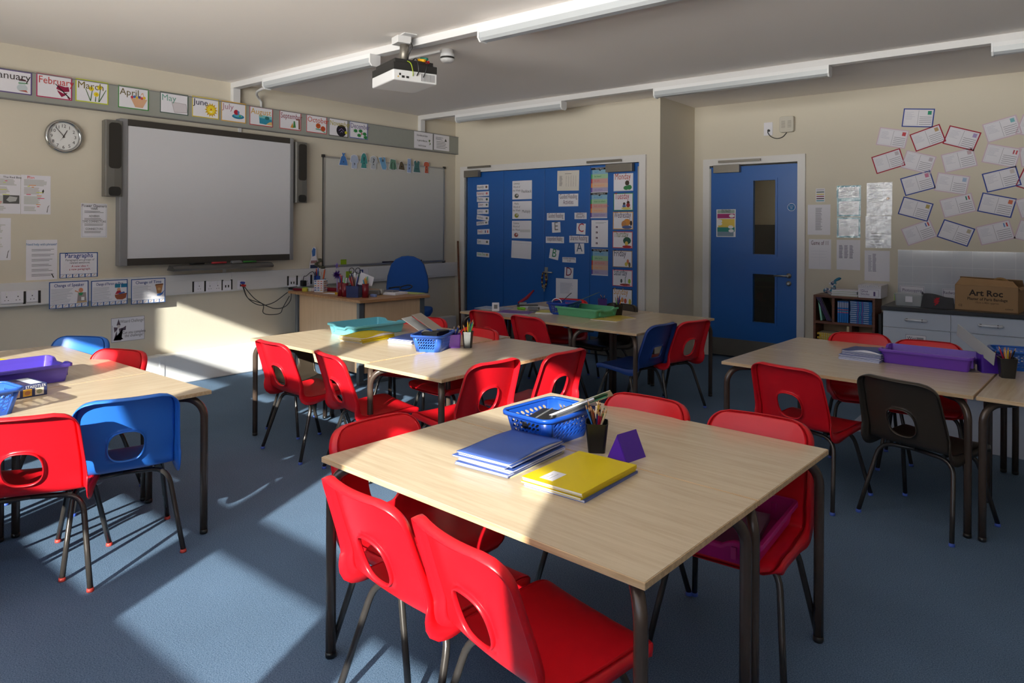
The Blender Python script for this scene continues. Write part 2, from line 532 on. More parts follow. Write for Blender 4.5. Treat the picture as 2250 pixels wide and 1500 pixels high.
def make_chair(col, name_col, caps='4060c0', square=False):
    root = thing('classroom_chair', 'x', 'chair')
    me_key = 'sq' if square else 'ov'
    if me_key not in CH: CH[me_key] = chair_shell(square)
    m = mat(name_col + '_polypropylene', col, 0.34, 0.45, vary=0.03, scale=8, bump=0.03, bscale=500)
    sh = CH[me_key].build('seat_shell', m, root)
    so = sh.modifiers.new('thickness', 'SOLIDIFY'); so.thickness = 0.0042; so.offset = 0
    for sx in (-1, 1):
        MB().tube([(sx * 0.13, 0.085, 0.354), (sx * 0.13, -0.115, 0.354)], 0.009, 8).build('side_rail', M['legc'], root)
    for sx in (-1, 1):
        for sy in (-1, 1):
            lg = MB().tube(half_leg(sx, sy), 0.0105, 10).build('leg', M['legc'], root)
            p = half_leg(sx, sy)[0]
            MB().lathe([(0.0125, 0.0), (0.0135, 0.003), (0.0115, 0.014)], 12).build('foot_cap', mat('blue_foot_cap' if caps == '4060c0' else 'red_foot_cap', caps, 0.5), lg, loc=(p.x, p.y, 0.0))
    return root
CHAIR_SRC = {}
def chair(kind, p1, p2, label, flip=False, z=0.70, push=0.0, group='moulded plastic classroom chairs'):
    """p1, p2: picture points of the left and right ends of the backrest's top edge as seen by the viewer."""
    a, b = onZ(z, *p1), onZ(z, *p2)
    c = (a + b) / 2; d = (b - a); d.z = 0; d.normalize()
    fwd = Vector((-d.y, d.x, 0))                      # viewer looks at the back of the rest: the sitter faces away
    if flip: fwd = -fwd
    if (kind not in CHAIR_SRC):
        col, nm, caps, sq = {'red': ((214, 20, 34), 'red', '4060c0', False), 'red_r': ((214, 20, 34), 'red', 'c04038', False),
                             'blue': ((44, 112, 208), 'blue', 'c04038', False), 'navy': ((30, 62, 132), 'navy', '4060c0', True), 'brown': ((58, 50, 42), 'brown', '4060c0', False)}[kind]
        CHAIR_SRC[kind] = make_chair(col, nm, caps, sq); o = CHAIR_SRC[kind]
    else: o = copy_tree(CHAIR_SRC[kind])
    base = c + fwd * (0.298 - 0.022 + push)
    o.location = (base.x, base.y, 0.0); o.scale = (1, 1, 1)
    o.rotation_euler = (0, 0, math.atan2(fwd.y, fwd.x) - PI / 2)
    tag(o, label, 'chair', group)
    return o
def chair_at(kind, x, y, deg, label):
    """deg: facing direction, 0 = +x."""
    if kind not in CHAIR_SRC:
        o = chair(kind, (900, 900), (950, 900), label)
    else: o = copy_tree(CHAIR_SRC[kind])
    o.location = (x, y, 0); o.rotation_euler = (0, 0, math.radians(deg - 90))
    tag(o, label, 'chair', 'moulded plastic classroom chairs')
    return o
# ============================================================ TABLES
def table(x, y, rot, Lx, Ly, label, legs=True, long='x'):
    """corner (x, y) is the one with least local x and y"""
    t = thing('classroom_table', label, 'table', (x, y, 0), rot, 'rectangular classroom tables')
    th = 0.018
    MB().box(0.001, Lx - 0.001, 0.001, Ly - 0.001, HT - th, HT - 0.0012).build('edge_band', M['wood_edge'], t, 0.0015)
    MB().prism(rrect(0.0028, Lx - 0.0028, 0.0028, Ly - 0.0028, 0.004, 2), HT - 0.0012, HT).build('tabletop', M['wood_top'] if long == 'x' else M['wood_topy'], t)
    r = 0.0165; e = 0.024; zt = HT - th - r - 0.001; rb = 0.085
    for ix in (0, 1):
        for iy in (0, 1):
            px = e if ix == 0 else Lx - e; py = e if iy == 0 else Ly - e
            dx, dy = (0.7 if ix == 0 else -0.7), (0.7 if iy == 0 else -0.7)
            pts = [(px, py, 0.012), (px, py, 0.3), (px, py, zt - rb)]
            for k in range(1, 9):
                a = PI / 2 * k / 8
                q = rb * (1 - math.cos(a)); zz = zt - rb + rb * math.sin(a)
                pts.append((px + dx * q, py + dy * q, zz))
            pts.append((px + dx * (rb + 0.07), py + dy * (rb + 0.07), zt))
            lg = MB().tube(pts, r, 14).build('leg', M['leg'], t)
            MB().lathe([(r * 0.9, 0), (r * 1.06, 0.004), (r * 1.02, 0.02)], 14).build('foot_cap', M['black'], lg, loc=(px, py, 0))
    fr = MB()
    c, s_ = 0.05, 0.045
    q = 0.135
    fr.box(q, Lx - q, q, q + 0.025, HT - th - 0.026, HT - th - 0.001).box(q, Lx - q, Ly - q - 0.025, Ly - q, HT - th - 0.026, HT - th - 0.001)
    fr.box(q, q + 0.025, q, Ly - q, HT - th - 0.025, HT - th - 0.001).box(Lx - q - 0.025, Lx - q, q, Ly - q, HT - th - 0.025, HT - th - 0.001)
    fr.build('under_frame', M['leg'], t)
    return t
A_ROT = -0.0458
def off(x, y, rot, lx, ly):
    c, s_ = math.cos(rot), math.sin(rot)
    return (x + c * lx - s_ * ly, y + s_ * lx + c * ly)
AX, AY = -1.8956, 1.371
table(AX, AY, A_ROT, 1.2, 0.597, 'near half of the foreground table pair, under the blue and yellow exercise books')
x_, y_ = off(AX, AY, A_ROT, 0, 0.602)
table(x_, y_, A_ROT, 1.2, 0.598, 'far half of the foreground table pair, under the blue basket and purple triangle')
B_ROT = -0.018
table(-3.005, 2.45, B_ROT, 0.6, 1.2, 'middle group table with the sunlit blue basket, beside two red chairs', long='y')
table(-4.275, 2.525, B_ROT, 1.255, 0.6, 'middle group table behind the two sunlit red chairs, with yellow books on it')
table(-4.262, 3.135, B_ROT, 1.25, 0.6, 'middle group table farthest back, under the pale blue tray')
table(-3.65, 0.41, 0.0, 0.602, 1.203, 'left table behind the bright blue chair, with the pencil box on it', long='y')
table(-4.94, 1.012, 0.0, 1.285, 0.6, 'left table nearest the whiteboard wall, beside the small blue chair back')
table(-4.94, 0.40, 0.0, 1.285, 0.6, 'left table at the edge of the photo, behind the purple tray')
D_ROT = -0.062
x_, y_ = off(-2.403, 4.391, D_ROT, -0.6, 0)
table(x_, y_, D_ROT, 0.6, 1.2, 'back group table at the right end, beside the navy chair', long='y')
x_, y_ = off(-2.403, 4.391, D_ROT, -1.85, 0.03)
table(x_, y_, D_ROT, 1.245, 0.6, 'back group table nearest the camera, under the green tray')
x_, y_ = off(-2.403, 4.391, D_ROT, -1.85, 0.635)
table(x_, y_, D_ROT, 1.245, 0.6, 'back group table against the blue double doors')
E_ROT = -0.052
EX, EY = -1.545, 3.802
table(EX, EY, E_ROT, 1.2, 0.6, 'right group table behind the brown chair, under the purple tray')
x_, y_ = off(EX, EY, E_ROT, 0.0, 0.604)
table(x_, y_, E_ROT, 1.2, 0.6, 'right group table nearest the white cupboards')
x_, y_ = off(EX, EY, E_ROT, 1.208, -0.0)
table(x_, y_, E_ROT, 0.6, 1.2, 'right group table at the edge of the photo, under the black pencil pot', long='y')
# ---- chairs
chair('red', (703, 1030), (897, 1125), 'red chair tucked at the near edge of the foreground table, left of two')
chair('red', (915, 1120), (1110, 1238), 'red chair nearest the camera, its whole seat in view')
chair('red', (728, 950), (915, 905), 'red chair at the left end of the foreground table', True)
chair('red', (1338, 862), (1508, 892), 'red chair behind the foreground table, a sunlit stripe on its left', True)
A5 = chair('red', (1563, 900), (1780, 935), 'red chair with a magenta tray on its seat', True)
chair('red', (546, 740), (655, 764), 'red chair at the far left of the middle group, sun stripes across its back')
chair('red', (678, 760), (775, 797), 'red chair in the middle group between the leftmost chair and the table corner')
chair('red', (1035, 803), (1135, 785), 'red chair on the right of the middle group, nearer of two')
chair('red', (1198, 781), (1285, 763), 'red chair on the right of the middle group, farther of two')
chair('red', (895, 697), (972, 701), 'red chair between the teacher desk and the middle group', True)
chair('red', (1018, 718), (1090, 729), 'red chair tucked at the far right of the middle group', True)
o = chair('brown', (1330, 665), (1402, 673), 'brown chair at the whiteboard end of the middle group', True)
o.scale = (0.89, 0.89, 0.89); o.location = (-4.135, 2.88, 0); o.rotation_euler = (0, 0, math.radians(-90))
chair('red', (1033, 680), (1103, 688), 'red chair at the front of the back group, left of two')
chair('red', (1121, 690), (1198, 701), 'red chair at the front of the back group, right of two')
chair('navy', (1400, 717), (1477, 704), 'navy blue chair with a square opening at the back group', push=-0.06)
chair('red', (1484, 710), (1565, 700), 'red chair right of the navy chair at the back group')
chair('red', (1215, 656), (1290, 660), 'red chair against the double doors behind the blue basket', True)
chair('brown', (1330, 665), (1402, 673), 'dark brown chair against the double doors behind the pencil pot', True)
chair('red', (1651, 792), (1805, 818), 'red chair at the near side of the right group, left of the brown one')
chair('brown', (1884, 818), (2062, 852), 'brown chair at the near side of the right group')
chair('red', (1828, 731), (1950, 737), 'red chair in front of the bookcase at the right group', True)
chair('red', (1968, 746), (2112, 758), 'red chair in front of the white cupboards at the right group', True)
chair('blue', (168, 888), (386, 862), 'bright blue chair in the sun at the left group')
chair('red_r', (-70, 925), (146, 908), 'red chair at the left edge beside the bright blue chair')
chair('blue', (140, 741), (217, 743), 'pale sunlit blue chair by the wizard poster', True)
chair('red', (215, 768), (312, 775), 'red chair on the far side of the left group next to the pale blue one', True)
# ============================================================ DOORS
def door_closer(parent, x0, x1, xa, y, z0):
    """box on the leaf, slide arm above it on the frame"""
    MB().box(x0, x1, y - 0.085, y - 0.03, z0 - 0.085, z0).build('closer_body', M['alu2'], parent, 0.003)
    MB().box(min(x0, xa) + 0.05, xa, y - 0.075, y - 0.05, z0 + 0.025, z0 + 0.05).build('closer_arm', M['alu2'], parent, 0.002)
M['alu2'] = mat('bronze_grey_metal', (132, 126, 118), 0.4, 0.5, 0.6)
M['kick'] = mat('kick_plate_steel', (120, 118, 114), 0.4, 0.5, 0.7)
M['vision'] = mat('dark_vision_glass', (20, 18, 16), 0.06, 0.6, 0.0, vary=0.0)
def frame3(x0, x1, y, zt, w_, d=0.03):
    m = MB()
    m.box(x0 - w_, x0, y - d, y + 0.1, 0, zt + w_).box(x1, x1 + w_, y - d, y + 0.1, 0, zt + w_).box(x0, x1, y - d, y + 0.1, zt, zt + w_)
    return m
# single door
lx0, lx1, lz = -3.138, -2.206, 2.072
yd = YR + 0.002
d1 = struct('door_1', frame3(SX0 + 0.022, SX1 - 0.018, YR, DZ - 0.035, 0.075), M['frame'])
MB().box(lx0 - 0.004, lx0 + 0.014, YR - 0.03, YR, 0.0, 2.06).build('hinge_strip', M['steel'], d1)
lf = MB()
vx0, vx1 = -2.655, -2.425
yf, yb_ = YR - 0.022, YR + 0.022
zs = [(0.02, 0.41), (0.92, 1.13), (1.91, lz)]
lf.box(lx0, vx0, yf, yb_, 0.02, lz).box(vx1, lx1, yf, yb_, 0.02, lz)
for a, b in zs: lf.box(vx0, vx1, yf, yb_, a, b)
leaf = lf.build('door_leaf', M['door'], d1)
def bead(m, a, b, c, d, wd=0.022):
    m.box(a - wd, a, yf - 0.008, yf, c - wd, d + wd).box(b, b + wd, yf - 0.008, yf, c - wd, d + wd).box(a, b, yf - 0.008, yf, d, d + wd).box(a, b, yf - 0.008, yf, c - wd, c)
for (c, d) in ((0.41, 0.92), (1.13, 1.91)):
    m_ = MB(); bead(m_, vx0, vx1, c, d); m_.build('glazing_bead', M['door'], leaf)
    MB().box(vx0, vx1, YR - 0.003, YR + 0.003, c, d).build('vision_pane', M['glass'], leaf)
MB().box(lx0 + 0.02, lx1 - 0.005, yf - 0.0025, yf, 0.02, 0.205).build('kick_plate', M['kick'], leaf)
hd = MB()
my = Matrix.Translation((-2.285, yf, 0.915)) @ Matrix.Rotation(PI / 2, 4, 'X')
hd.lathe([(0.026, 0), (0.026, 0.006), (0.012, 0.008), (0.011, 0.05)], 20, mtx=my)
hd.tube([(-2.285, yf - 0.048, 0.915), (-2.30, yf - 0.052, 0.915), (-2.33, yf - 0.053, 0.915), (-2.42, yf - 0.05, 0.913)], 0.0095, 12)
hd.build('door_handle', M['steel'], leaf)
m2 = Matrix.Translation((-2.285, yf, 0.835)) @ Matrix.Rotation(PI / 2, 4, 'X')
MB().lathe([(0.026, 0), (0.026, 0.006), (0.014, 0.008), (0.012, 0.02)], 20, mtx=m2).build('lock_rose', M['steel'], leaf)
door_closer(d1, -3.08, -2.79, -2.57, YR + 0.005, 2.09)
# the unlit lobby seen through the panes
lb = MB()
lb.box(-3.6, -1.8, YR + 1.6, YR + 1.65, 0, 2.4).box(-3.65, -3.6, YR + 0.16, YR + 1.65, 0, 2.4).box(-1.8, -1.75, YR + 0.16, YR + 1.65, 0, 2.4)
lb.box(-3.6, -1.8, YR + 0.15, YR + 1.6, 2.35, 2.4).box(-3.6, -1.8, YR + 0.15, YR + 1.6, -0.05, 0)
lb.box(-3.6, -2.0, YR + 1.3, YR + 1.6, 0, 1.45, 1)
struct('wall_lobby', lb, [M['wall'], M['dark']])
# double doors: four blue panels
d2 = struct('door_2', frame3(-6.055, -3.56, YB, DZ - 0.03, 0.075), M['frame'])
edges = [-6.03, -5.427, -4.807, -4.182, -3.575]
for i in range(4):
    a, b = edges[i] + 0.0025, edges[i + 1] - 0.0025
    lf = MB().box(a, b, YB - 0.0, YB + 0.04, 0.01, DZ - 0.035).build('door_panel', M['door'], d2, 0.002)
    MB().box(a + 0.01, b - 0.01, YB - 0.003, YB, 0.01, 0.20).build('kick_plate', M['kick'], lf)
MB().box(-6.06, -3.55, YB + 0.05, YB + 0.06, 0, DZ).build('backing', M['dark'], d2)
MB().box(-3.578, -3.560, YB - 0.025, YB, 0.01, 2.05).build('hinge_strip', M['steel'], d2)
MB().box(-6.047, -6.033, YB - 0.025, YB, 0.01, 2.05).build('hinge_strip', M['steel'], d2)
hd = MB()
my = Matrix.Translation((-4.772, YB, 0.885)) @ Matrix.Rotation(PI / 2, 4, 'X')
hd.box(-4.795, -4.752, YB - 0.008, YB, 0.79, 0.94)
hd.lathe([(0.012, 0), (0.011, 0.05)], 16, mtx=my)
hd.tube([(-4.772, YB - 0.05, 0.885), (-4.75, YB - 0.053, 0.885), (-4.66, YB - 0.05, 0.885)], 0.009, 12)
hd.build('door_handle', M['steel'], d2)
door_closer(d2, -6.02, -5.78, -5.60, YB + 0.005, 2.115)
# right closer body sits on the last panel, its arm runs left
MB().box(-3.94, -3.62, YB - 0.08, YB - 0.02, 2.0, 2.085).build('closer_body', M['alu2'], d2, 0.003)
MB().box(-4.19, -3.76, YB - 0.07, YB - 0.045, 2.11, 2.135).build('closer_arm', M['alu2'], d2, 0.002)
# bead lanyard with keys on the double door handle
kt = thing('key_lanyard', 'yellow and black beaded lanyard with keys on the double door handle', 'lanyard')
pts = [(-4.79 + 0.035 * math.sin(a) * (1.0 if k < 20 else 0.8), YB - 0.03, 0.79 + 0.095 * math.cos(a)) for k, a in enumerate([2 * PI * i / 32 for i in range(33)])]
for k, cc in ((0, (34, 28, 26)), (1, (196, 166, 60)), (2, (120, 40, 50))):
    b_ = MB()
    for j in range(k, 32, 3):
        b_.tube([pts[j], pts[j + 1]], 0.0075, 6)
    b_.build('cord', ink(cc), kt)
ky = MB().box(-4.79, -4.775, YB - 0.035, YB - 0.03, 0.66, 0.71).box(-4.80, -4.765, YB - 0.036, YB - 0.028, 0.70, 0.74)
ky.build('key', M['steel'], kt)
# ============================================================ CEILING RUNS AND LAMPS
T1, T2 = 3.47, 5.90
for i, ty in enumerate((T1, T2)):
    m_ = MB().box(XW, XE, ty, ty + 0.075, ZC - 0.055, ZC).box(XW, XW + 0.05, ty, ty + 0.075, 2.565, ZC - 0.055)
    struct('trim_%d' % (i + 1), m_, M['trunk'], bevel=0.003)
struct('trim_3', MB().box(-5.9, -3.8, 3.82, 3.845, ZC - 0.016, ZC), M['trunk'])
def batten(x0, x1, y, label, capleft=True):
    zt = ZC - 0.056
    t = thing('ceiling_light', label, 'light fitting', (x0, y, zt), 0, 'fluorescent batten lights on the ceiling')
    L_ = x1 - x0; w2 = 0.048
    MB().prism([(-w2, 0), (w2, 0), (w2, -0.03), (-w2, -0.03)], 0.012, L_ - 0.012, mtx=Matrix(((0, 0, 1, 0), (1, 0, 0, 0), (0, 1, 0, 0), (0, 0, 0, 1)))).build('housing', M['white'], t)
    MB().prism([(-w2, -0.030), (w2, -0.030), (w2 - 0.004, -0.066), (w2 - 0.022, -0.082), (-w2 + 0.022, -0.082), (-w2 + 0.004, -0.066)], 0.012, L_ - 0.012, mtx=Matrix(((0, 0, 1, 0), (1, 0, 0, 0), (0, 1, 0, 0), (0, 0, 0, 1)))).build('diffuser', M['diff'], t)
    for a, b in ((0, 0.013), (L_ - 0.013, L_)):
        MB().prism([(-w2 - 0.003, 0), (w2 + 0.003, 0), (w2 + 0.003, -0.064), (w2 - 0.02, -0.089), (-w2 + 0.02, -0.089), (-w2 - 0.003, -0.064)], a, b, mtx=Matrix(((0, 0, 1, 0), (1, 0, 0, 0), (0, 1, 0, 0), (0, 0, 0, 1)))).build('end_cap', M['white'], t)
    return t
M['diff'] = mat('grey_prismatic_diffuser', (176, 180, 184), 0.3, 0.5, vary=0.02)
batten(-5.60, -4.13, 3.46, 'unlit batten light on the left, above the month cards')
batten(-3.05, -1.45, 3.46, 'unlit batten light at the top edge, right of the projector')
batten(-5.60, -4.10, 5.93, 'short looking batten light above the blue double doors')
batten(-3.06, -1.52, 5.93, 'batten light in front of the recess with the single door')
batten(-0.455, 1.05, 5.93, 'batten light cut off by the right edge of the photo')
# conduit drop on the whiteboard wall
struct('trim_4', MB().tube([(-5.62, 3.50, 2.655)] + bez((-5.64, 3.50, 2.655), (-6.0, 3.55, 2.655), (XW + 0.02, 3.72, 2.69), (XW + 0.02, 3.78, 2.62), 10) + [(XW + 0.02, 3.78, 2.56)], 0.012, 10), M['trunk'])
# projector
zp = 2.40
n_, l_, r_, f_ = (onZ(zp, *q) for q in ((873, 171.5), (825.5, 192), (951, 189), (906, 207)))
cen = (l_ + r_) / 2
ex = (n_ - l_); sx_ = ex.length; ex.normalize()
a_ = math.atan2(ex.y, ex.x)
sy_ = (r_ - n_).length
pj = thing('projector', 'white and black projector hanging from the ceiling on a grey pole', 'projector', (cen.x, cen.y, zp), a_)
HX, HY = sx_ / 2, sy_ / 2
if (r_ - n_).dot(Vector((-math.sin(a_), math.cos(a_), 0))) < 0: HYs = -1
else: HYs = 1
MB().box(-HX, HX, -HY, HY, 0, 0.075).build('body', M['white'], pj, 0.008)
MB().box(-HX, HX, -HY, HY, 0.075, 0.125).box(-HX + 0.02, HX - 0.02, -HY + 0.02, HY - 0.02, 0.125, 0.155).build('mounting_cradle', M['dark'], pj, 0.004)
pp = MB()
yy = HYs * 0 - HY * 0 
gx = MB()
for k in range(12):                                   # vents on the rear face
    y_s = -HY + 0.02 + k * 0.009
    gx.box(HX - 0.0005, HX + 0.0015, y_s if HYs < 0 else -y_s - 0.004, (y_s + 0.004) if HYs < 0 else -y_s, 0.012, 0.062)
gx.build('vent', M['grey'], pj)
for k, (ya, yb2, za, zb, c_) in enumerate(((0.5, 0.62, 0.02, 0.035, 'd'), (0.3, 0.42, 0.02, 0.034, 'd'), (0.66, 0.74, 0.035, 0.05, 'd'), (0.76, 0.80, 0.02, 0.03, 'g'))):
    s_ = -HYs
    MB().box(HX, HX + 0.002, s_ * HY * ya if s_ > 0 else s_ * HY * yb2, s_ * HY * yb2 if s_ > 0 else s_ * HY * ya, za, zb).build('socket', M['dark'] if c_ == 'd' else ink((196, 160, 60)), pj)
MB().tube([(0, 0, 0.155), (0, 0, ZC - zp - 0.03)], 0.032, 18).lathe([(0.07, 0.155), (0.07, 0.162)], 18).build('pole', M['alu2'], pj)
MB().box(-0.11, 0.11, -0.05, 0.05, ZC - zp - 0.008, ZC - zp).box(-0.055, 0.055, -0.075, 0.03, ZC - zp - 0.06, ZC - zp - 0.008).build('ceiling_plate', M['trunk'], pj, 0.004)
cb = MB()
cb.tube(catmull([(0.03, 0.02, 0.33), (0.07, 0.03, 0.28), (0.05, 0.02, 0.24), (0.035, 0, 0.17), (0.08, 0.02, 0.17), (HX + 0.01, 0.0, 0.16), (HX + 0.03, 0.01, 0.08), (HX, 0.01, 0.045)]), 0.004, 6)
cb.tube(catmull([(0, 0.03, 0.17), (-0.05, 0.05, 0.17), (0.0, 0.09, 0.165), (HX, 0.08, 0.15), (HX + 0.03, 0.07, 0.1), (HX, 0.06, 0.04)]), 0.003, 6)
cb.build('black_cable', M['black'], pj)
MB().tube(catmull([(-0.12, -0.03, 0.165), (-0.03, -0.05, 0.175), (0.05, -0.06, 0.17), (HX + 0.01, -0.05, 0.13), (HX + 0.02, -0.03, 0.07), (HX, -0.02, 0.04)]), 0.003, 6).build('green_cable', ink((156, 178, 40)), pj)
for k, (c_, dz, dy) in enumerate((((30, 110, 92), 0.02, 0.01), ((230, 170, 30), 0.008, -0.01), ((190, 40, 40), 0.0, 0.02))):
    MB().tube([(HX - 0.06, HYs * (0.03 + dy) + 0.03, 0.165 + dz), (HX + 0.0, HYs * (0.03 + dy) + 0.05, 0.150 + dz)], 0.010, 8).build('plug', ink(c_), pj)
# smoke detector
sd = thing('smoke_detector', 'round white smoke detector with a black band beside the projector', 'detector', (-3.75, 3.85, ZC - 0.10))
MB().lathe([(0.020, 0.0), (0.040, 0.004), (0.052, 0.016), (0.056, 0.028)], 28).build('dome', M['white'], sd)
MB().lathe([(0.054, 0.028), (0.054, 0.042)], 28).build('sensor_band', M['dark'], sd)
MB().lathe([(0.056, 0.042), (0.052, 0.068), (0.044, 0.075), (0.044, 0.10)], 28).build('base', M['white'], sd)
# ============================================================ WHITEBOARD WALL
def wl(y, z, x=0.0): return (XW + x, y, z)
sm = thing('interactive_whiteboard', 'large white interactive board in a grey frame with a pen tray below', 'whiteboard', (XW, 0, 0))
y0, y1, z0, z1 = 2.455, 4.108, 1.06, 2.288
for a_, b_ in ((y0, y0 + 0.062), (y1 - 0.04, y1)): MB().box(0.0, 0.085, a_, b_, z0, z1).build('side_frame', mat('grey_frame', (140, 140, 144), 0.4, 0.5, 0.3), sm, 0.004)
for a_, b_ in ((z1 - 0.055, z1), (z0, z0 + 0.06)): MB().box(0.0, 0.083, y0 + 0.062, y1 - 0.04, a_, b_).build('cross_frame', mat('dark_frame', (58, 54, 50), 0.4), sm, 0.003)
MB().box(0.0, 0.078, y0 + 0.06, y1 - 0.038, z0 + 0.058, z1 - 0.053).build('board_surface', mat('board_surface', (206, 206, 212), 0.34, 0.5, vary=0.01), sm)
ty0, ty1 = 2.86, 3.83
tr = MB().prism([(0.04, 1.005), (0.17, 1.0), (0.18, 1.02), (0.15, 1.045), (0.083, 1.05)], ty0, ty1, mtx=Matrix(((1, 0, 0, 0), (0, 0, 1, 0), (0, 1, 0, 0), (0, 0, 0, 1))))
tr.build('pen_tray', mat('tray_grey', (84, 82, 80), 0.4), sm, 0.004)
for (ya, yb2, c_, nm) in ((3.02, 3.15, (28, 26, 26), 'black'), (3.22, 3.36, (170, 50, 56), 'red'), (3.53, 3.66, (50, 120, 50), 'green')):
    o = MB().tube([(XW + 0.14, ya, 1.062), (XW + 0.14, yb2, 1.062)], 0.009, 10).build('board_pen', ink(c_))
    tag(o, nm + ' pen lying in the tray under the interactive board', 'pen', 'pens in the interactive board tray')
o = MB().box(XW + 0.115, XW + 0.155, 3.41, 3.51, 1.05, 1.075).build('board_eraser', M['grey'], None, 0.008)
tag(o, 'grey eraser lying between the pens in the interactive board tray', 'eraser')
def speaker(y0, y1, z0, z1, label):
    t = thing('wall_speaker', label, 'speaker', (XW, y0, z0), 0, 'tall slim speakers beside the interactive board')
    w_, h_ = y1 - y0, z1 - z0
    MB().prism([(0.0, 0.012), (0.085, 0.0), (0.10, 0.008), (0.106, w_ / 2), (0.10, w_ - 0.008), (0.085, w_), (0.0, w_ - 0.012)], 0, h_).build('cabinet', mat('speaker_grey', (112, 110, 106), 0.4, 0.5, 0.3), t, 0.003)
    mt = Matrix(((0, 0, 1, 0), (1, 0, 0, 0), (0, 1, 0, 0), (0, 0, 0, 1)))
    MB().prism(rrect(0.028, w_ - 0.018, h_ * 0.37, h_ - 0.02, 0.028), 0.1, 0.109, mtx=mt).build('grille', mat('speaker_cloth', (48, 44, 40), 0.9, bump=0.3, bscale=800), t)
    MB().prism(rrect(0.028, w_ - 0.022, 0.006, h_ * 0.13, 0.025), 0.1, 0.112, mtx=mt).build('control_panel', M['dark'], t)
    return t
speaker(2.335, 2.475, 1.635, 2.262, 'tall grey speaker left of the interactive board, right of the clock')
speaker(4.125, 4.262, 1.64, 2.258, 'tall grey speaker between the interactive board and the plain whiteboard')
wb = thing('whiteboard', 'plain whiteboard in a thin aluminium frame above the teacher chair', 'whiteboard', (XW, 0, 0))
a, b, c, d = 4.515, 6.347, 0.963, 2.153
MB().box(0.004, 0.016, a, b, c, d).build('board_surface', mat('enamel_board', (192, 191, 186), 0.28, 0.5, vary=0.01), wb)
m_ = MB().box(0, 0.022, a, a + 0.018, c, d).box(0, 0.022, b - 0.018, b, c, d).box(0, 0.022, a, b, d - 0.018, d).box(0, 0.03, a, b, c, c + 0.022)
m_.build('frame', M['alu'], wb)
for yy_, zz_ in ((a, d), (b, d), (b, c), (a, c)):
    MB().box(0, 0.028, yy_ - 0.014, yy_ + 0.014, zz_ - 0.014, zz_ + 0.014).build('corner_cap', M['dark'], wb)
for k, (ya, c_) in enumerate(((5.32, (40, 40, 60)), (5.45, (60, 30, 30)), (5.58, (60, 60, 80)), (5.70, (40, 40, 90)), (5.82, (24, 24, 26)))):
    o = MB().tube([(XW + 0.036, ya, c + 0.030), (XW + 0.036, ya + 0.12, c + 0.030)], 0.008, 8).build('marker_pen', ink(c_))
    tag(o, ('dark blue marker at the left of the row on the plain whiteboard ledge', 'dark red marker second on the plain whiteboard ledge', 'grey violet marker in the middle of the plain whiteboard ledge', 'bright blue marker fourth along the plain whiteboard ledge', 'black marker nearest the blue chair on the plain whiteboard ledge')[k], 'pen', 'marker pens along the whiteboard ledge')
# display strip above the boards
ds = thing('display_strip', 'long grey pinboard strip under the ceiling carrying the month cards', 'pinboard', (XW, 0, 0))
sp = MB().box(0, 0.05, -0.3, 6.60, 2.344, 2.555)
sp.build('panel', mat('grey_green_felt', (150, 152, 146), 0.8, 0.2, bump=0.1, bscale=300), ds)
MB().box(0.0, 0.054, -0.3, 6.60, 2.555, 2.562).box(0.0, 0.054, -0.3, 6.60, 2.337, 2.344).build('edging', M['grey'], ds)
# dado trunking and pipe casing
struct('trim_5', MB().box(XW, XW + 0.05, -0.5, 4.98, 0.785, 0.96).box(XW, XW + 0.052, -0.5, 4.98, 0.788, 0.80).box(XW, XW + 0.05, 4.98, 6.56, 0.775, 0.95).box(XW + 0.05, XW + 0.058, 5.10, 6.50, 0.80, 0.93).box(XW, XW + 0.053, 3.46, 3.50, 0.783, 0.962)
       .box(XW + 0.05, XW + 0.0515, -0.5, 4.98, 0.905, 0.908), M['trunk'], bevel=0.002)
struct('trim_6', MB().box(XW, XW + 0.10, 1.0, 6.5, 0.0, 0.27).box(XW, XW + 0.105, 2.77, 2.83, 0.0, 0.275), M['white'], bevel=0.012)
struct('trim_7', MB().box(XW, XW + 0.012, 3.40, 3.43, 0.96, 1.06).box(XW, XW + 0.012, 3.55, 3.58, 2.288, 2.34), M['trunk'])
struct('baseboard_back', MB().box(RX + 0.002, SX0 - 0.055, YR - 0.012, YR, 0, 0.1).box(SX1 + 0.06, XE, YR - 0.012, YR, 0, 0.1), M['frame'])
def socket(y0, y1, z0, z1, kind, label):
    t = thing('wall_socket', label, 'socket', (XW + 0.05, y0, z0), 0, 'power and data sockets in the dado trunking')
    w_, h_ = y1 - y0, z1 - z0
    MB().box(0, 0.009, 0, w_, 0, h_).build('plate', M['paper'], t, 0.002)
    h = MB()
    n = {'double': 2, 'single': 1, 'data': 0}[kind]
    for i in range(n):
        cx = w_ * (i + 0.5) / n
        for dy, dz, hh in ((0, 0.012, 0.009), (-0.011, -0.014, 0.005), (0.011, -0.014, 0.005)):
            h.box(0.009, 0.0095, cx + dy - 0.003, cx + dy + 0.003, h_ * 0.42 + dz - hh / 2, h_ * 0.42 + dz + hh / 2)
    if n == 0:
        for i in range(2): h.box(0.009, 0.0095, w_ * (0.25 + 0.35 * i), w_ * (0.4 + 0.35 * i), h_ * 0.3, h_ * 0.55)
    h.build('pin_slot', M['dark'], t)
    if n:
        sw = MB()
        for i in range(n): sw.box(0.009, 0.012, w_ * (i + 0.5) / n - 0.006, w_ * (i + 0.5) / n + 0.006, h_ * 0.68, h_ * 0.9)
        sw.build('switch', M['white'], t)
    return t
def dark_bar(y0, y1):
    return MB().box(XW + 0.0505, XW + 0.056, y0, y1, 0.80, 0.90)
def wall_rect(q0, q1, x=0.06):
    a, b = onX(XW + x, *q0), onX(XW + x, *q1)
    return a.y, b.y, b.z, a.z
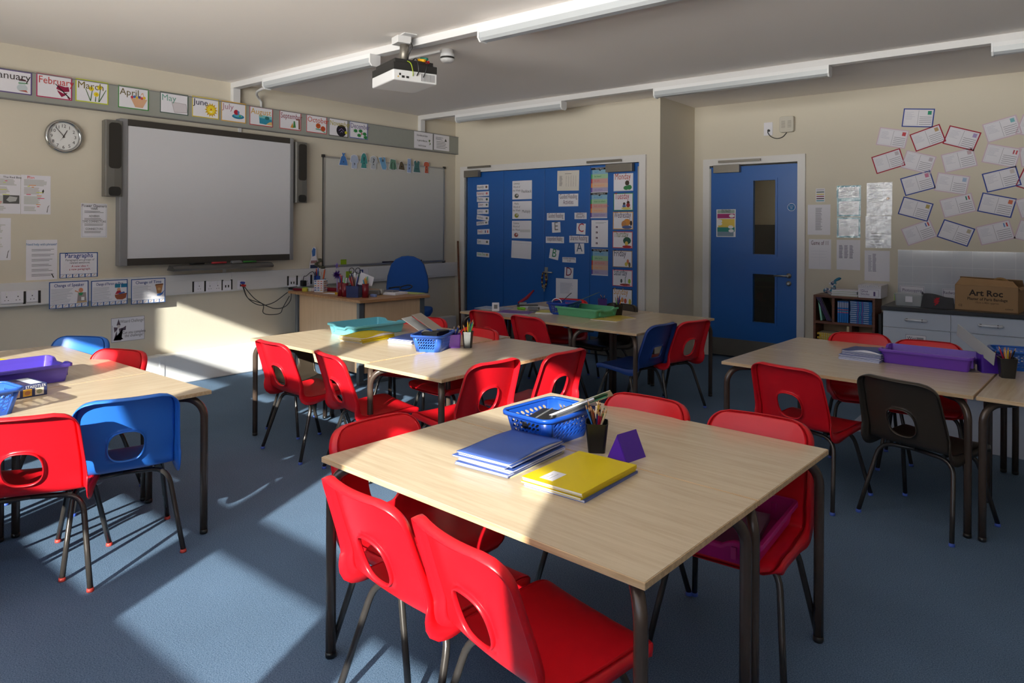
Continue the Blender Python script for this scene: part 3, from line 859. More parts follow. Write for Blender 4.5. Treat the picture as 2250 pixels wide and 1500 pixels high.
for (q0, q1, kd, lb_) in (((2, 641), (52, 665), 'double', 'white double socket at the far left under the wall papers'), ((58, 639), (84, 662), 'single', 'white single plate beside the far left double socket'),
                          ((427, 619), (449, 640), 'single', 'first white socket right of the change of time poster'), ((453, 618), (487, 639), 'double', 'double socket in the trunking below the interactive board'),
                          ((490, 617), (508, 637), 'data', 'data socket left of the white trunking joint'), ((523, 616), (540, 634), 'data', 'projector input plate with plugged in cables'),
                          ((635, 610), (651, 629), 'data', 'white control plate with small buttons above the desk corner'), ((655, 609), (682, 628), 'double', 'double socket with a black plug in it above the desk')):
    ya, yb2, za, zb = wall_rect(q0, q1)
    socket(ya, yb2, za, zb, kd, lb_)
bm_ = MB()
for u_ in (54, 87, 425, 451, 489, 509, 633, 653, 684):
    p = onX(XW + 0.055, u_, 628); bm_.box(XW + 0.05, XW + 0.056, p.y - 0.008, p.y + 0.008, 0.80, 0.895)
bm_ = bm_.build('trim_8', M['dark']); bm_['kind'] = 'structure'
# black plug, its lead, and the projector leads
pl = thing('plug_lead', 'black plug with its thin lead rising from the double socket above the desk', 'cable')
p = onX(XW + 0.08, 666, 622)
MB().box(p.x - 0.02, p.x + 0.03, p.y - 0.025, p.y + 0.025, p.z - 0.03, p.z + 0.03).build('plug', M['black'], pl, 0.008)
def lead(pts, x, r=0.004):
    return [onX(XW + xx, u, v) for (u, v), xx in zip(pts, x)]
MB().tube(catmull(lead([(666, 616), (668, 607), (673, 606), (681, 599), (688, 597), (692, 607), (695, 622)], [0.08] * 4 + [0.09, 0.12, 0.2])), 0.0035, 6).build('lead', M['black'], pl)
pl = thing('projector_leads', 'black cables looping from the wall plate to the desk', 'cable')
for i_, pts in enumerate(([(532, 622), (545, 640), (565, 660), (600, 677), (625, 674), (638, 660), (640, 645)], [(532, 626), (545, 655), (577, 668), (578, 686), (592, 691), (615, 688), (622, 675), (636, 650)], [(534, 627), (545, 655), (570, 670), (600, 665), (632, 642)])):
    MB().tube(catmull([onX(XW + 0.07 + 0.25 * k / (len(pts) - 1), *q) for k, q in enumerate(pts)]), 0.004, 6).build('lead', M['black'], pl)
for i_, (q, c_) in enumerate((((531, 621), (60, 70, 150)), ((533, 627), (190, 40, 40)))):
    p = onX(XW + 0.07, *q); MB().tube([(p.x - 0.015, p.y, p.z), (p.x + 0.03, p.y + 0.01, p.z)], 0.011, 8).build('plug', ink(c_), pl)
# clock
p = onX(XW, 138, 300)
ck = thing('wall_clock', 'round white wall clock with a chrome rim showing about seven minutes to one', 'clock', mtx=Matrix.Translation(p) @ Matrix(((0, 0, 1, 0), (1, 0, 0, 0), (0, 1, 0, 0), (0, 0, 0, 1))))
MB().lathe([(0.125, 0.0), (0.132, 0.012), (0.130, 0.03), (0.120, 0.038), (0.108, 0.028), (0.106, 0.016)], 40, caps=False).build('rim', mat('chrome', (190, 190, 190), 0.12, 0.5, 1.0), ck)
MB().prism(ell(0, 0, 0.112, 0.112, 40), 0.005, 0.0155).build('face', mat('clock_face', (222, 222, 222), 0.5), ck)
# text and card helpers
_tm = {}
def text(parent, s, size, x, y, z, col, align='LEFT', cond=1.0, name='lettering', bold=0.0, rot=0.0):
    key = (s, align, round(bold, 3))
    if key not in _tm:
        cu = bpy.data.curves.new(name, 'FONT'); cu.body = s; cu.size = 1.0; cu.align_x = align; cu.resolution_u = 2
        cu.offset = bold * 0.3 if (bold >= 0.02 and 'M' not in s) else 0.0; cu.extrude = 0.0
        o = bpy.data.objects.new(name, cu); COL.objects.link(o)
        me = bpy.data.meshes.new_from_object(o)
        _tm[key] = [tuple(v.co) for v in me.vertices], [tuple(p.vertices) for p in me.polygons]
        bpy.data.objects.remove(o); bpy.data.curves.remove(cu); bpy.data.meshes.remove(me)
    vs, fs = _tm[key]
    me = bpy.data.meshes.new(name)
    me.from_pydata([(v[0] * size, v[1] * size, 0) for v in vs], [], fs)
    me.materials.append(ink(col) if not hasattr(col, 'node_tree') else col)
    o = bpy.data.objects.new(name, me); COL.objects.link(o)
    o.parent = parent; o.location = (x, y, z); o.scale = (cond, 1, 1); o.rotation_euler = (0, 0, rot)
    return o
for k in range(12):
    a = PI / 2 - 2 * PI * (k + 1) / 12
    text(ck, str(k + 1), 0.036, 0.083 * math.cos(a), 0.083 * math.sin(a) - 0.013, 0.016, (30, 30, 30), 'CENTER', bold=0.008, name='numeral')
def hand(ang, L_, w_, c_, z_):
    a = PI / 2 - ang
    d = Vector((math.cos(a), math.sin(a))); n = Vector((-d.y, d.x)) * w_ / 2; s_ = -d * 0.012; e = d * L_
    MB().prism([(s_ + n)[:], (s_ - n)[:], (e - n * 0.5)[:], (e + n * 0.5)[:]], z_, z_ + 0.001).build('hand', ink(c_), ck)
hand(2 * PI * 0.89, 0.088, 0.005, (34, 28, 28), 0.020)
hand(2 * PI * (0.89 / 12 + 0.0), 0.058, 0.007, (34, 28, 28), 0.018)
hand(2 * PI * 0.60, 0.045, 0.0015, (90, 70, 70), 0.022)
# door sensor and its plug on the recess wall
q = [onY(YR, *t) for t in ((1679, 270), (1698, 297), (1716, 258), (1747, 290))]
so_ = thing('cable_outlet', 'square white outlet plate with a black lead above the single door', 'socket')
MB().box(q[0].x, q[1].x, YR - 0.01, YR, q[1].z, q[0].z).build('plate', M['paper'], so_, 0.002)
MB().tube([(q[0].x + 0.055, YR - 0.01, 2.43), (q[0].x + 0.055, YR - 0.03, 2.43)], 0.012, 10).build('plug', M['black'], so_)
MB().tube(catmull([onY(YR - 0.02, *t) for t in ((1689, 284), (1687, 291), (1694, 300), (1706, 304), (1719, 301), (1729, 290), (1732, 282))]), 0.004, 6).build('lead', M['black'], so_)
sn = thing('wall_sounder', 'cream alarm sounder box mounted on the wall above the single door', 'alarm')
MB().prism(rrect(q[2].x, q[3].x, q[3].z, q[2].z, 0.02), -0.055, 0, mtx=Matrix.Translation((0, YR, 0)) @ Matrix(((1, 0, 0, 0), (0, 0, 1, 0), (0, 1, 0, 0), (0, 0, 0, 1)))).build('housing', mat('cream_plastic', (196, 190, 178), 0.5), sn, 0.006)
gx = MB()
cx_, cz_ = (q[2].x + q[3].x) / 2, (q[2].z + q[3].z) / 2
for k in range(7):
    gx.box(cx_ - 0.05, cx_ - 0.012, YR - 0.057, YR - 0.0545, cz_ - 0.035 + k * 0.011, cz_ - 0.031 + k * 0.011).box(cx_ + 0.012, cx_ + 0.05, YR - 0.057, YR - 0.0545, cz_ - 0.035 + k * 0.011, cz_ - 0.031 + k * 0.011)
gx.build('grille', mat('grille_shadow', (150, 144, 134), 0.7), sn)
# ============================================================ PAPERS, CARDS, POSTERS
BL, TEAL = (44, 86, 150), (40, 132, 150)
WM = Matrix(((0, 0, 1, 0), (1, 0, 0, 0), (0, 1, 0, 0), (0, 0, 0, 1)))      # card space -> left wall
BM = Matrix(((1, 0, 0, 0), (0, 0, -1, 0), (0, 1, 0, 0), (0, 0, 0, 1)))     # card space -> back wall
rc = random.Random(3)
class Card:
    def __init__(s, name, label, cat, wall, tl, br, off=0.001, rot=0.0, group=None, wh=None, base=None, th=0.0012):
        """tl, br: opposite picture corners of the sheet"""
        if wall == 'L':
            a, b = onX(XW + off, *tl), onX(XW + off, *br); w, h = b.y - a.y, a.z - b.z
        else:
            pl = {'B': YB, 'R': YR, 'D': YR - 0.022}[wall] - off
            a, b = onY(pl, *tl), onY(pl, *br); w, h = b.x - a.x, a.z - b.z
        c = (a + b) / 2
        if wh: w, h = wh
        s.w, s.h = w, h
        s.m = MB(); s.mats = [base if base is not None else M['paper']]
        s.m.box(-w / 2, w / 2, -h / 2, h / 2, 0, th)
        s.z = th + 0.0004
        s.root = thing(name, label, cat, group=group, mtx=Matrix.Translation(c) @ (WM if wall == 'L' else BM) @ Matrix.Rotation(math.radians(rot), 4, 'Z'))
        s.pic = None
    def ci(s, col):
        m = ink(col) if not hasattr(col, 'node_tree') else col
        if m not in s.mats: s.mats.append(m)
        return s.mats.index(m)
    def border(s, col, t=0.012, inset=0.0):
        w, h, i = s.w / 2 - inset, s.h / 2 - inset, s.ci(col)
        z = s.z
        for q in ((-w, w, h - t, h), (-w, w, -h, -h + t), (-w, -w + t, -h + t, h - t), (w - t, w, -h + t, h - t)):
            s.m.add([(q[0], q[2], z), (q[1], q[2], z), (q[1], q[3], z), (q[0], q[3], z)], [(0, 1, 2, 3)], i)
        return s
    def rect(s, x0, x1, y0, y1, col, dz=0.0003):
        """fractions of the half width and height"""
        w, h = s.w / 2, s.h / 2
        s.m.add([(x0 * w, y0 * h, s.z + dz), (x1 * w, y0 * h, s.z + dz), (x1 * w, y1 * h, s.z + dz), (x0 * w, y1 * h, s.z + dz)], [(0, 1, 2, 3)], s.ci(col))
        return s
    def lines(s, x0, x1, y0, y1, n, col=(120, 120, 128), fill=0.45, ragged=0.3):
        for k in range(n):
            y = y1 - (y1 - y0) * (k + 0.5) / n
            dh = (y1 - y0) / n * fill / 2
            s.rect(x0, x1 - (x1 - x0) * ragged * rc.random(), y - dh, y + dh, col)
        return s
    def poly(s, pts, col, dz=0.0006):
        """picture polygon in fractions of half width / height"""
        if s.pic is None: s.pic = (MB(), [])
        m, ms = s.pic
        k = ink(col)
        if k not in ms: ms.append(k)
        s.k = getattr(s, 'k', 0) + 1
        m.poly([(p[0] * s.w / 2, p[1] * s.h / 2) for p in pts], s.z + dz + s.k * 0.00004, ms.index(k))
        return s
    def blob(s, cx, cy, a, b, col, n=14):
        r = s.w / s.h
        return s.poly([(cx + a * math.cos(2 * PI * i / n), cy + b * math.sin(2 * PI * i / n)) for i in range(n)], col)
    def text(s, t, size, x, y, col, align='LEFT', cond=1.0, bold=0.0, rot=0.0):
        text(s.root, t, size, x * s.w / 2, y * s.h / 2, s.z + 0.001, col, align, cond, bold=bold, rot=rot)
        return s
    def done(s):
        s.m.build('sheet', s.mats, s.root)
        if s.pic: s.pic[0].build('picture', s.pic[1], s.root)
        return s.root
# ---- month cards
def hol(cx, cy, rx, ry):
    return [(cx + rx * (1.0 if i % 2 == 0 else 0.62) * math.cos(2 * PI * i / 14), cy + ry * (1.0 if i % 2 == 0 else 0.62) * math.sin(2 * PI * i / 14)) for i in range(14)]
months = [('January', (-17, 147), (69.8, 210), (92, 74, 130), (60, 56, 56), 'a snowman'), ('February', (79.6, 159), (158, 221.6), (176, 50, 96), (196, 66, 62), 'a red heart with an arrow'),
          ('March', (165.7, 171.3), (237.8, 230.7), (186, 196, 40), (120, 104, 50), 'yellow daffodils'), ('April', (259.3, 186.4), (326.5, 244), (70, 140, 66), (104, 92, 48), 'an egg basket'),
          ('May', (351.3, 200), (413.4, 254.7), (72, 92, 84), (110, 160, 148), 'a grey handwritten page'), ('June', (422, 209.7), (480.8, 263), (206, 184, 60), (38, 40, 66), 'a yellow sun'),
          ('July', (486, 220), (540.2, 271.6), (214, 166, 70), (176, 128, 146), 'a ball in a paddling pool'), ('August', (548, 231.6), (599.2, 280), (176, 60, 66), (206, 160, 56), 'a blue beach scene'),
          ('September', (614, 241.3), (661.2, 288), (186, 78, 80), (140, 56, 78), 'a tree and corn'), ('October', (673, 250.4), (717.8, 295.3), (186, 72, 76), (196, 84, 66), 'two pumpkins'),
          ('November', (722.4, 258), (764.5, 302.7), (74, 72, 66), (178, 164, 60), 'fireworks in a black disc'), ('December', (768, 265), (807.6, 307.3), (80, 96, 170), (96, 82, 140), 'green holly')]
for nm, tl, br, bc, tc, pic in months:
    c = Card('month_card', 'white %s card on the grey strip, its picture %s' % (nm, pic), 'card', 'L', tl, br, 0.0515, group='month cards along the pinboard strip')
    c.border(bc, 0.008)
    sz = 0.078
    wd = {'January': 3.5, 'February': 4.2, 'March': 3.0, 'April': 2.4, 'May': 2.1, 'June': 2.4, 'July': 1.9, 'August': 3.3, 'September': 5.1, 'October': 3.9, 'November': 4.8, 'December': 4.7}[nm]
    cond = min(0.9, c.w * 0.80 / (wd * 0.5 * sz + 0.02))
    c.text(nm, sz, -0.90, 0.20, tc, cond=min(c.w * (0.72 if len(nm) > 4 else 0.5) / (sz * wd[nm] if isinstance(wd, dict) else sz * wd * 0.62), 1.0), bold=0.012)
    if nm == 'January': c.blob(0.5, -0.45, 0.28, 0.35, (190, 200, 206)).blob(0.5, 0.0, 0.18, 0.25, (196, 206, 210)).poly([(0.3, 0.16), (0.75, 0.16), (0.66, 0.3), (0.42, 0.36)], (96, 60, 70)).poly([(0.3, -0.1), (0.8, -0.05), (0.8, 0.02), (0.3, 0.0)], (96, 150, 110)).poly([(0.3, -0.7), (0.8, -0.8), (0.7, -0.6)], (180, 100, 90))
    if nm == 'February': c.poly([(0.2, 0.2), (0.45, 0.15), (0.6, 0.1), (0.8, 0.15), (0.85, -0.2), (0.6, -0.62), (0.4, -0.8), (0.2, -0.4), (0.1, -0.1)], (140, 30, 66)).poly([(0.12, -0.15), (0.5, -0.35), (0.85, -0.25), (0.82, -0.33), (0.5, -0.46), (0.14, -0.24)], (226, 220, 226)).poly([(0.0, 0.3), (0.1, 0.26), (0.9, -0.8), (0.84, -0.86)], (40, 34, 34)).poly([(0.7, -0.75), (0.95, -0.78), (0.85, -0.95)], (130, 40, 66))
    if nm == 'March':
        for x_, y_ in ((-0.05, 0.25), (0.45, 0.45), (0.25, -0.2)): c.blob(x_, y_, 0.16, 0.2, (226, 204, 40)).blob(x_, y_, 0.06, 0.08, (206, 168, 30))
        for x0, x1, y1 in ((-0.1, -0.4, 0.2), (-0.1, 0.0, 0.1), (0.2, 0.22, -0.4), (0.4, 0.5, 0.3), (0.42, 0.85, 0.3)): c.poly([(x0 - 0.03, -0.85), (x0 + 0.03, -0.85), (x1 + 0.02, y1), (x1 - 0.02, y1)], (66, 104, 56))
    if nm == 'April': c.poly([(-0.2, 0.0), (0.9, 0.0), (0.6, -0.8), (0.1, -0.8)], (214, 168, 136)).poly([(0.4, 0.0), (0.5, 0.5), (0.62, 0.6), (0.72, 0.0), (0.66, 0.0), (0.6, 0.48), (0.5, 0.4), (0.46, 0.0)], (208, 164, 134))
    if nm == 'April':
        for k, cc in enumerate(((190, 60, 80), (70, 110, 170), (220, 180, 60), (90, 90, 150), (200, 80, 70), (230, 190, 60))): c.blob(-0.1 + 0.16 * k, 0.08 + 0.06 * (k % 2), 0.1, 0.13, cc, 8)
    if nm == 'May': c.poly([(-0.2, 0.15), (0.85, 0.1), (0.95, -0.75), (0.0, -0.85)], (168, 160, 166)).poly([(-0.16, 0.11), (0.82, 0.06), (0.91, -0.7), (0.02, -0.8)], (206, 200, 206)).lines(0.0, 0.85, -0.72, 0.0, 9, (96, 92, 100), 0.4)
    if nm == 'June': c.poly([(0.4 + (0.5 if i % 2 == 0 else 0.33) * math.cos(2 * PI * i / 28), -0.15 + (0.72 if i % 2 == 0 else 0.48) * math.sin(2 * PI * i / 28)) for i in range(28)], (206, 166, 40)).blob(0.4, -0.15, 0.3, 0.42, (232, 206, 50)).blob(0.4, -0.1, 0.05, 0.08, (190, 70, 40)).poly([(0.25, -0.3), (0.55, -0.28), (0.4, -0.42)], (240, 230, 210))
    if nm == 'July': c.blob(0.35, -0.4, 0.5, 0.24, (44, 124, 160)).blob(0.35, -0.33, 0.36, 0.14, (90, 170, 196)).blob(0.2, 0.0, 0.2, 0.26, (176, 40, 60)).poly([(0.3, 0.22), (0.46, 0.1), (0.44, -0.2), (0.3, -0.1)], (90, 130, 180)).blob(0.5, -0.35, 0.08, 0.1, (90, 160, 70), 8)
    if nm == 'August': c.poly([(-0.2, 0.2), (0.9, 0.1), (0.95, -0.85), (-0.15, -0.75)], (52, 140, 168)).poly([(-0.2, 0.2), (0.9, 0.1), (0.9, -0.2), (-0.2, -0.15)], (120, 190, 196)).poly([(0.4, -0.8), (0.95, -0.85), (0.9, -0.45), (0.7, -0.5)], (214, 180, 120)).blob(0.5, -0.1, 0.2, 0.18, (50, 110, 110))
    if nm == 'September': c.poly([(0.75, 0.3), (0.88, 0.3), (0.9, -0.85), (0.76, -0.85)], (120, 74, 50)).poly([(0.5, 0.2), (0.8, 0.28), (0.8, 0.18), (0.6, 0.1)], (120, 74, 50)).poly([(0.0, -0.75), (0.28, -0.78), (0.2, -0.2)], (196, 140, 60)).poly([(0.25, -0.75), (0.5, -0.7), (0.42, 0.0), (0.3, 0.0)], (66, 130, 74))
    if nm == 'October': c.poly([(-0.1, -0.6), (0.4, -0.65), (0.8, -0.9), (0.9, -0.8), (0.4, -0.5), (-0.1, -0.45)], (110, 170, 150)).blob(0.15, -0.15, 0.24, 0.3, (196, 92, 44)).blob(0.62, -0.42, 0.24, 0.3, (186, 78, 44)).blob(0.1, -0.1, 0.04, 0.05, (50, 30, 24), 6).blob(0.22, -0.12, 0.04, 0.05, (50, 30, 24), 6)
    if nm == 'November': c.blob(0.3, -0.3, 0.52, 0.68, (30, 26, 36), 20).blob(0.78, -0.45, 0.14, 0.18, (206, 200, 50)).poly([(0.0, -0.3), (0.3, 0.0), (0.6, -0.3), (0.55, -0.35), (0.3, -0.08), (0.05, -0.35)], (130, 110, 160)).poly([(0.1, -0.6), (0.35, -0.3), (0.5, -0.6), (0.35, -0.4)], (150, 140, 170))
    if nm == 'December':
        for x_, y_ in ((-0.35, -0.1), (0.2, -0.05), (0.05, -0.6), (0.65, -0.35), (0.75, -0.75)): c.poly(hol(x_, y_, 0.28, 0.26), (44, 128, 66))
        for x_, y_ in ((0.3, -0.3), (0.36, -0.38), (0.3, -0.44)): c.blob(x_, y_, 0.05, 0.06, (170, 40, 50), 8)
    c.done()
c = Card('strip_notice', 'white notice on the grey strip reading Use what you know', 'notice', 'L', (910, 287), (950.3, 329.5), 0.0515)
for i, t in enumerate(('Use what you know', 'to get to what you', 'need to know')): c.text(t, 0.036, -0.15, 0.45 - 0.6 * i, (60, 60, 64), 'CENTER', 0.62)
c.poly([(0.6, 0.2), (0.75, 0.1), (0.66, -0.1), (0.8, -0.3), (0.62, -0.5), (0.7, -0.2), (0.55, 0.0)], (96, 120, 60)).done()
c = Card('strip_notice', 'small printed notice at the right end of the grey strip', 'notice', 'L', (951.8, 294), (986.7, 332.7), 0.0515)
c.rect(-1, -0.93, -1, 1, (50, 50, 54)).lines(-0.7, 0.3, 0.3, 0.7, 3, (70, 70, 74), 0.3).lines(-0.6, 0.8, -0.8, 0.2, 5, (80, 80, 84), 0.25).poly([(0.4, 0.2), (0.7, 0.2), (0.55, 0.6)], (70, 70, 70)).done()
# ---- sheets on the left wall
def story(c, seed, pic=False):
    r = random.Random(seed)
    c.lines(-0.8, 0.75, 0.45, 0.78, 5, (196, 196, 196), 0.8, 0.15).lines(-0.8, 0.3, 0.02, 0.38, 5, (200, 196, 198), 0.8, 0.2).lines(-0.8, 0.45, -0.5, -0.08, 6, (196, 198, 196), 0.8, 0.25).lines(-0.8, 0.2, -0.85, -0.6, 3, (200, 200, 200), 0.8)
    for k in range(9):
        x = -0.8 + 0.9 * r.random(); y = 0.7 - 1.4 * r.random()
        c.rect(x, x + 0.15 + 0.4 * r.random(), y, y + 0.035, r.choice([(230, 90, 90), (212, 222, 80), (226, 150, 90), (220, 226, 120), (226, 80, 120)]), 0.0006)
    if pic: c.rect(-0.1, 0.92, -0.48, -0.05, (92, 92, 92), 0.0008).poly([(0.1, -0.3), (0.3, -0.1), (0.8, -0.15), (0.7, -0.35), (0.3, -0.4)], (180, 180, 180), 0.001)
c = Card('story_sheet', 'left page of the highlighted story sheets pinned below the clock', 'paper', 'L', (-26, 381), (45, 469.8))
story(c, 1, True); c.text('The Red Box', 0.022, -0.1, 0.82, (90, 90, 90)).done()
c = Card('story_sheet', 'right page of the highlighted story sheets, beside the clock side of the board', 'paper', 'L', (46, 383.5), (111, 471))
story(c, 2); c.text('Plan', 0.03, -0.6, 0.82, (230, 90, 90)).poly([(0.4, 0.2), (0.5, 0.3), (0.55, 0.2), (0.46, 0.06)], (60, 60, 60)).poly([(0.72, -0.9), (0.8, -0.6), (0.92, -0.5), (0.82, -0.66), (0.78, -0.9)], (100, 100, 100)).done()
c = Card('story_sheet', 'white sheet cut off by the left edge above the dado trunking', 'paper', 'L', (-45, 478), (23.5, 571))
c.lines(-0.6, 0.7, 0.3, 0.7, 6, (200, 200, 200), 0.8).lines(-0.6, 0.5, -0.5, 0.1, 6, (206, 206, 206), 0.7).poly([(0.72, -0.9), (0.8, -0.6), (0.92, -0.5), (0.82, -0.66), (0.78, -0.9)], (100, 100, 100)).done()
c = Card('power_openers_poster', 'laminated Power Openers word list left of the interactive board', 'poster', 'L', (178, 446), (235, 521.5))
c.border((180, 180, 184), 0.003, 0.006).text('Power Openers', 0.034, 0, 0.78, (52, 50, 50), 'CENTER', 0.85, bold=0.01)
for i, (t, y) in enumerate((('VERBS', 0.63), ('ADVERBS', 0.2), ('TIME CONNECTORS', -0.12), ('CONNECTORS', -0.55))):
    c.text(t, 0.024, 0, y, (70, 70, 70), 'CENTER', 0.8).lines(-0.75, 0.75, y - 0.2, y - 0.05, 2, (120, 120, 120), 0.4, 0.2)
c.done()
c = Card('spelling_help_sheet', 'pale laminated help sheet with a blue heading, left of the Paragraphs poster', 'poster', 'L', (57.2, 527), (125.4, 613))
c.text('Need help with phrases?', 0.026, -0.02, 0.72, (70, 130, 180), 'CENTER', 0.8, bold=0.008)
for i in range(6): c.lines(-0.65, 0.8, 0.42 - 0.25 * i, 0.56 - 0.25 * i, 2, (128, 130, 138), 0.35, 0.25)
c.poly([(0.6, -0.72), (0.66, -0.7), (0.8, -0.9), (0.74, -0.93)], (60, 60, 60)).done()
def pencils(c):
    for k in range(6):
        x0 = -0.97 + 1.94 * k / 6
        c.rect(x0 + 0.02, x0 + 0.29, -0.96, -0.72, (216, 218, 226), 0.0006)
        c.poly([(x0 + 0.05, -0.93), (x0 + 0.08, -0.93), (x0 + 0.22, -0.76), (x0 + 0.18, -0.76)], (190, 130, 100), 0.001)
def blueposter(name, label, tl, br, title, off, cond, sz=0.062):
    c = Card(name, label, 'poster', 'L', tl, br, off)
    c.border(BL, 0.007).rect(-0.98, 0.98, -0.98, -0.70, BL)
    pencils(c)
    c.text(title, sz, 0, 0.60, (40, 66, 140), 'CENTER', cond, bold=0.03)
    return c
c = blueposter('paragraphs_poster', 'blue bordered Paragraphs poster above the dado trunking', (130.6, 555.5), (214.7, 607.5), 'Paragraphs', 0.001, 0.9, 0.052)
for i, t in enumerate(('Paragraphs are groups of', 'related sentences.')): c.text(t, 0.023, 0.05, 0.34 - 0.22 * i, (110, 108, 120), 'CENTER', 0.9)
for i, t in enumerate(('A new idea =', 'a new paragraph.')): c.text(t, 0.024, 0.05, -0.16 - 0.24 * i, (190, 56, 90), 'CENTER', 0.95)
c.done()
c = blueposter('change_of_speaker_poster', 'blue bordered Change of Speaker poster on the dado trunking', (107.6, 620), (194.3, 672.5), 'Change of Speaker', 0.056, 0.82, 0.034)
c.lines(-0.9, 0.2, -0.65, 0.48, 14, (168, 170, 182), 0.3)
c.poly([(0.4, -0.6), (0.9, -0.6), (0.86, 0.1), (0.45, 0.1)], (150, 140, 140)).poly([(0.38, -0.68), (0.92, -0.66), (0.9, -0.55), (0.4, -0.58)], (190, 160, 120)).blob(0.6, 0.28, 0.12, 0.18, (214, 140, 110)).poly([(0.48, 0.1), (0.72, 0.1), (0.66, -0.12), (0.52, -0.12)], (60, 140, 96)).poly([(0.3, 0.3), (0.5, 0.16), (0.48, 0.1), (0.28, 0.22)], (214, 150, 120)).rect(0.62, 0.78, -0.5, -0.25, (230, 230, 230), 0.001).done()
c = blueposter('change_of_place_poster', 'blue bordered Change of Person or Place poster, middle of the three on the trunking', (200, 617), (280.2, 667), 'Change of Person or Place', 0.056, 0.60, 0.032)
c.lines(-0.9, 0.15, -0.65, 0.48, 14, (168, 170, 182), 0.3)
c.rect(0.28, 0.58, 0.36, 0.66, (40, 130, 160), 0.0008).rect(0.62, 0.95, 0.36, 0.66, (40, 120, 160), 0.0008)
c.blob(0.5, 0.2, 0.1, 0.14, (214, 160, 130)).poly([(0.3, -0.15), (0.66, -0.15), (0.6, 0.12), (0.4, 0.1)], (170, 44, 60)).poly([(0.28, -0.2), (0.95, -0.1), (0.9, -0.5), (0.7, -0.62), (0.4, -0.58), (0.3, -0.4)], (150, 84, 60)).poly([(0.5, -0.18), (0.85, -0.1), (0.8, 0.02), (0.5, -0.08)], (60, 90, 160)).done()
c = blueposter('change_of_time_poster', 'blue bordered Change of Time poster, its right half in sunlight', (288, 613.5), (363, 663), 'Change of Time', 0.056, 0.98, 0.034)
c.lines(-0.9, 0.15, -0.55, 0.48, 12, (168, 170, 182), 0.3)
c.poly([(0.4, 0.4), (0.85, 0.45), (0.8, 0.1), (0.75, -0.25), (0.5, -0.25), (0.46, 0.1)], (176, 124, 84)).poly([(0.38, 0.4), (0.88, 0.45), (0.86, 0.54), (0.4, 0.5)], (120, 76, 50)).blob(0.62, 0.1, 0.1, 0.12, (206, 166, 120)).poly([(0.5, -0.3), (0.8, -0.2), (0.95, 0.0), (0.85, -0.3), (0.7, -0.45), (0.5, -0.45)], (80, 120, 190)).done()
c = Card('wizard_poster', 'laminated Wizard Challenge card with a dark robed wizard, low on the wall', 'poster', 'L', (243.7, 699.5), (317.5, 744.5))
c.border((160, 156, 160), 0.004)
c.poly([(-0.85, -0.85), (-0.4, -0.88), (-0.5, -0.3), (-0.55, 0.1), (-0.3, 0.15), (-0.12, 0.3), (-0.14, -0.05), (-0.42, -0.1), (-0.45, -0.5), (-0.28, -0.8), (-0.85, -0.8), (-0.66, -0.4), (-0.66, 0.0), (-0.8, -0.2), (-0.84, 0.25), (-0.6, 0.2)], (98, 82, 96))
c.poly([(-0.68, 0.38), (-0.44, 0.38), (-0.56, 0.9)], (90, 76, 88)).blob(-0.56, 0.28, 0.09, 0.14, (200, 190, 190)).rect(-0.93, -0.91, -0.9, 0.4, (130, 110, 110))
c.text('Wizard Challenge!', 0.036, 0.25, 0.55, (110, 108, 112), 'CENTER', 0.72).text('Can you complete', 0.034, 0.36, -0.38, (84, 80, 88), 'CENTER', 0.75, bold=0.01).text('the challenge?', 0.034, 0.36, -0.66, (84, 80, 88), 'CENTER', 0.8, bold=0.01).done()
# ---- punctuation clothes along the whiteboard's top edge
def zc7(x, y): return (730 + x / 9.783, 320 + y / 9.783)
cl = [('hat', 240, 290, 180, 300, (70, 120, 186), '.', 'blue bobble hat'), ('shirt', 475, 330, 170, 320, (168, 180, 206), ',', 'pale blue shirt'), ('coat', 680, 320, 150, 320, (66, 140, 140), '!', 'teal hooded coat'),
      ('shirt', 888, 350, 160, 300, (176, 182, 190), '?', 'pale grey shirt'), ('gloves', 1085, 380, 170, 280, (110, 160, 200), '"', 'light blue gloves'), ('shorts', 1305, 405, 160, 230, (100, 140, 120), '( )', 'green shorts'),
      ('skirt', 1490, 430, 135, 180, (96, 84, 66), '-', 'brown skirt'), ('tie', 1652, 430, 90, 290, (150, 170, 210), ';', 'pale blue tie'), ('vest', 1815, 445, 145, 250, (74, 116, 116), '...', 'dark teal waistcoat'), ('top', 2025, 470, 125, 240, (190, 96, 72), ':', 'orange top')]
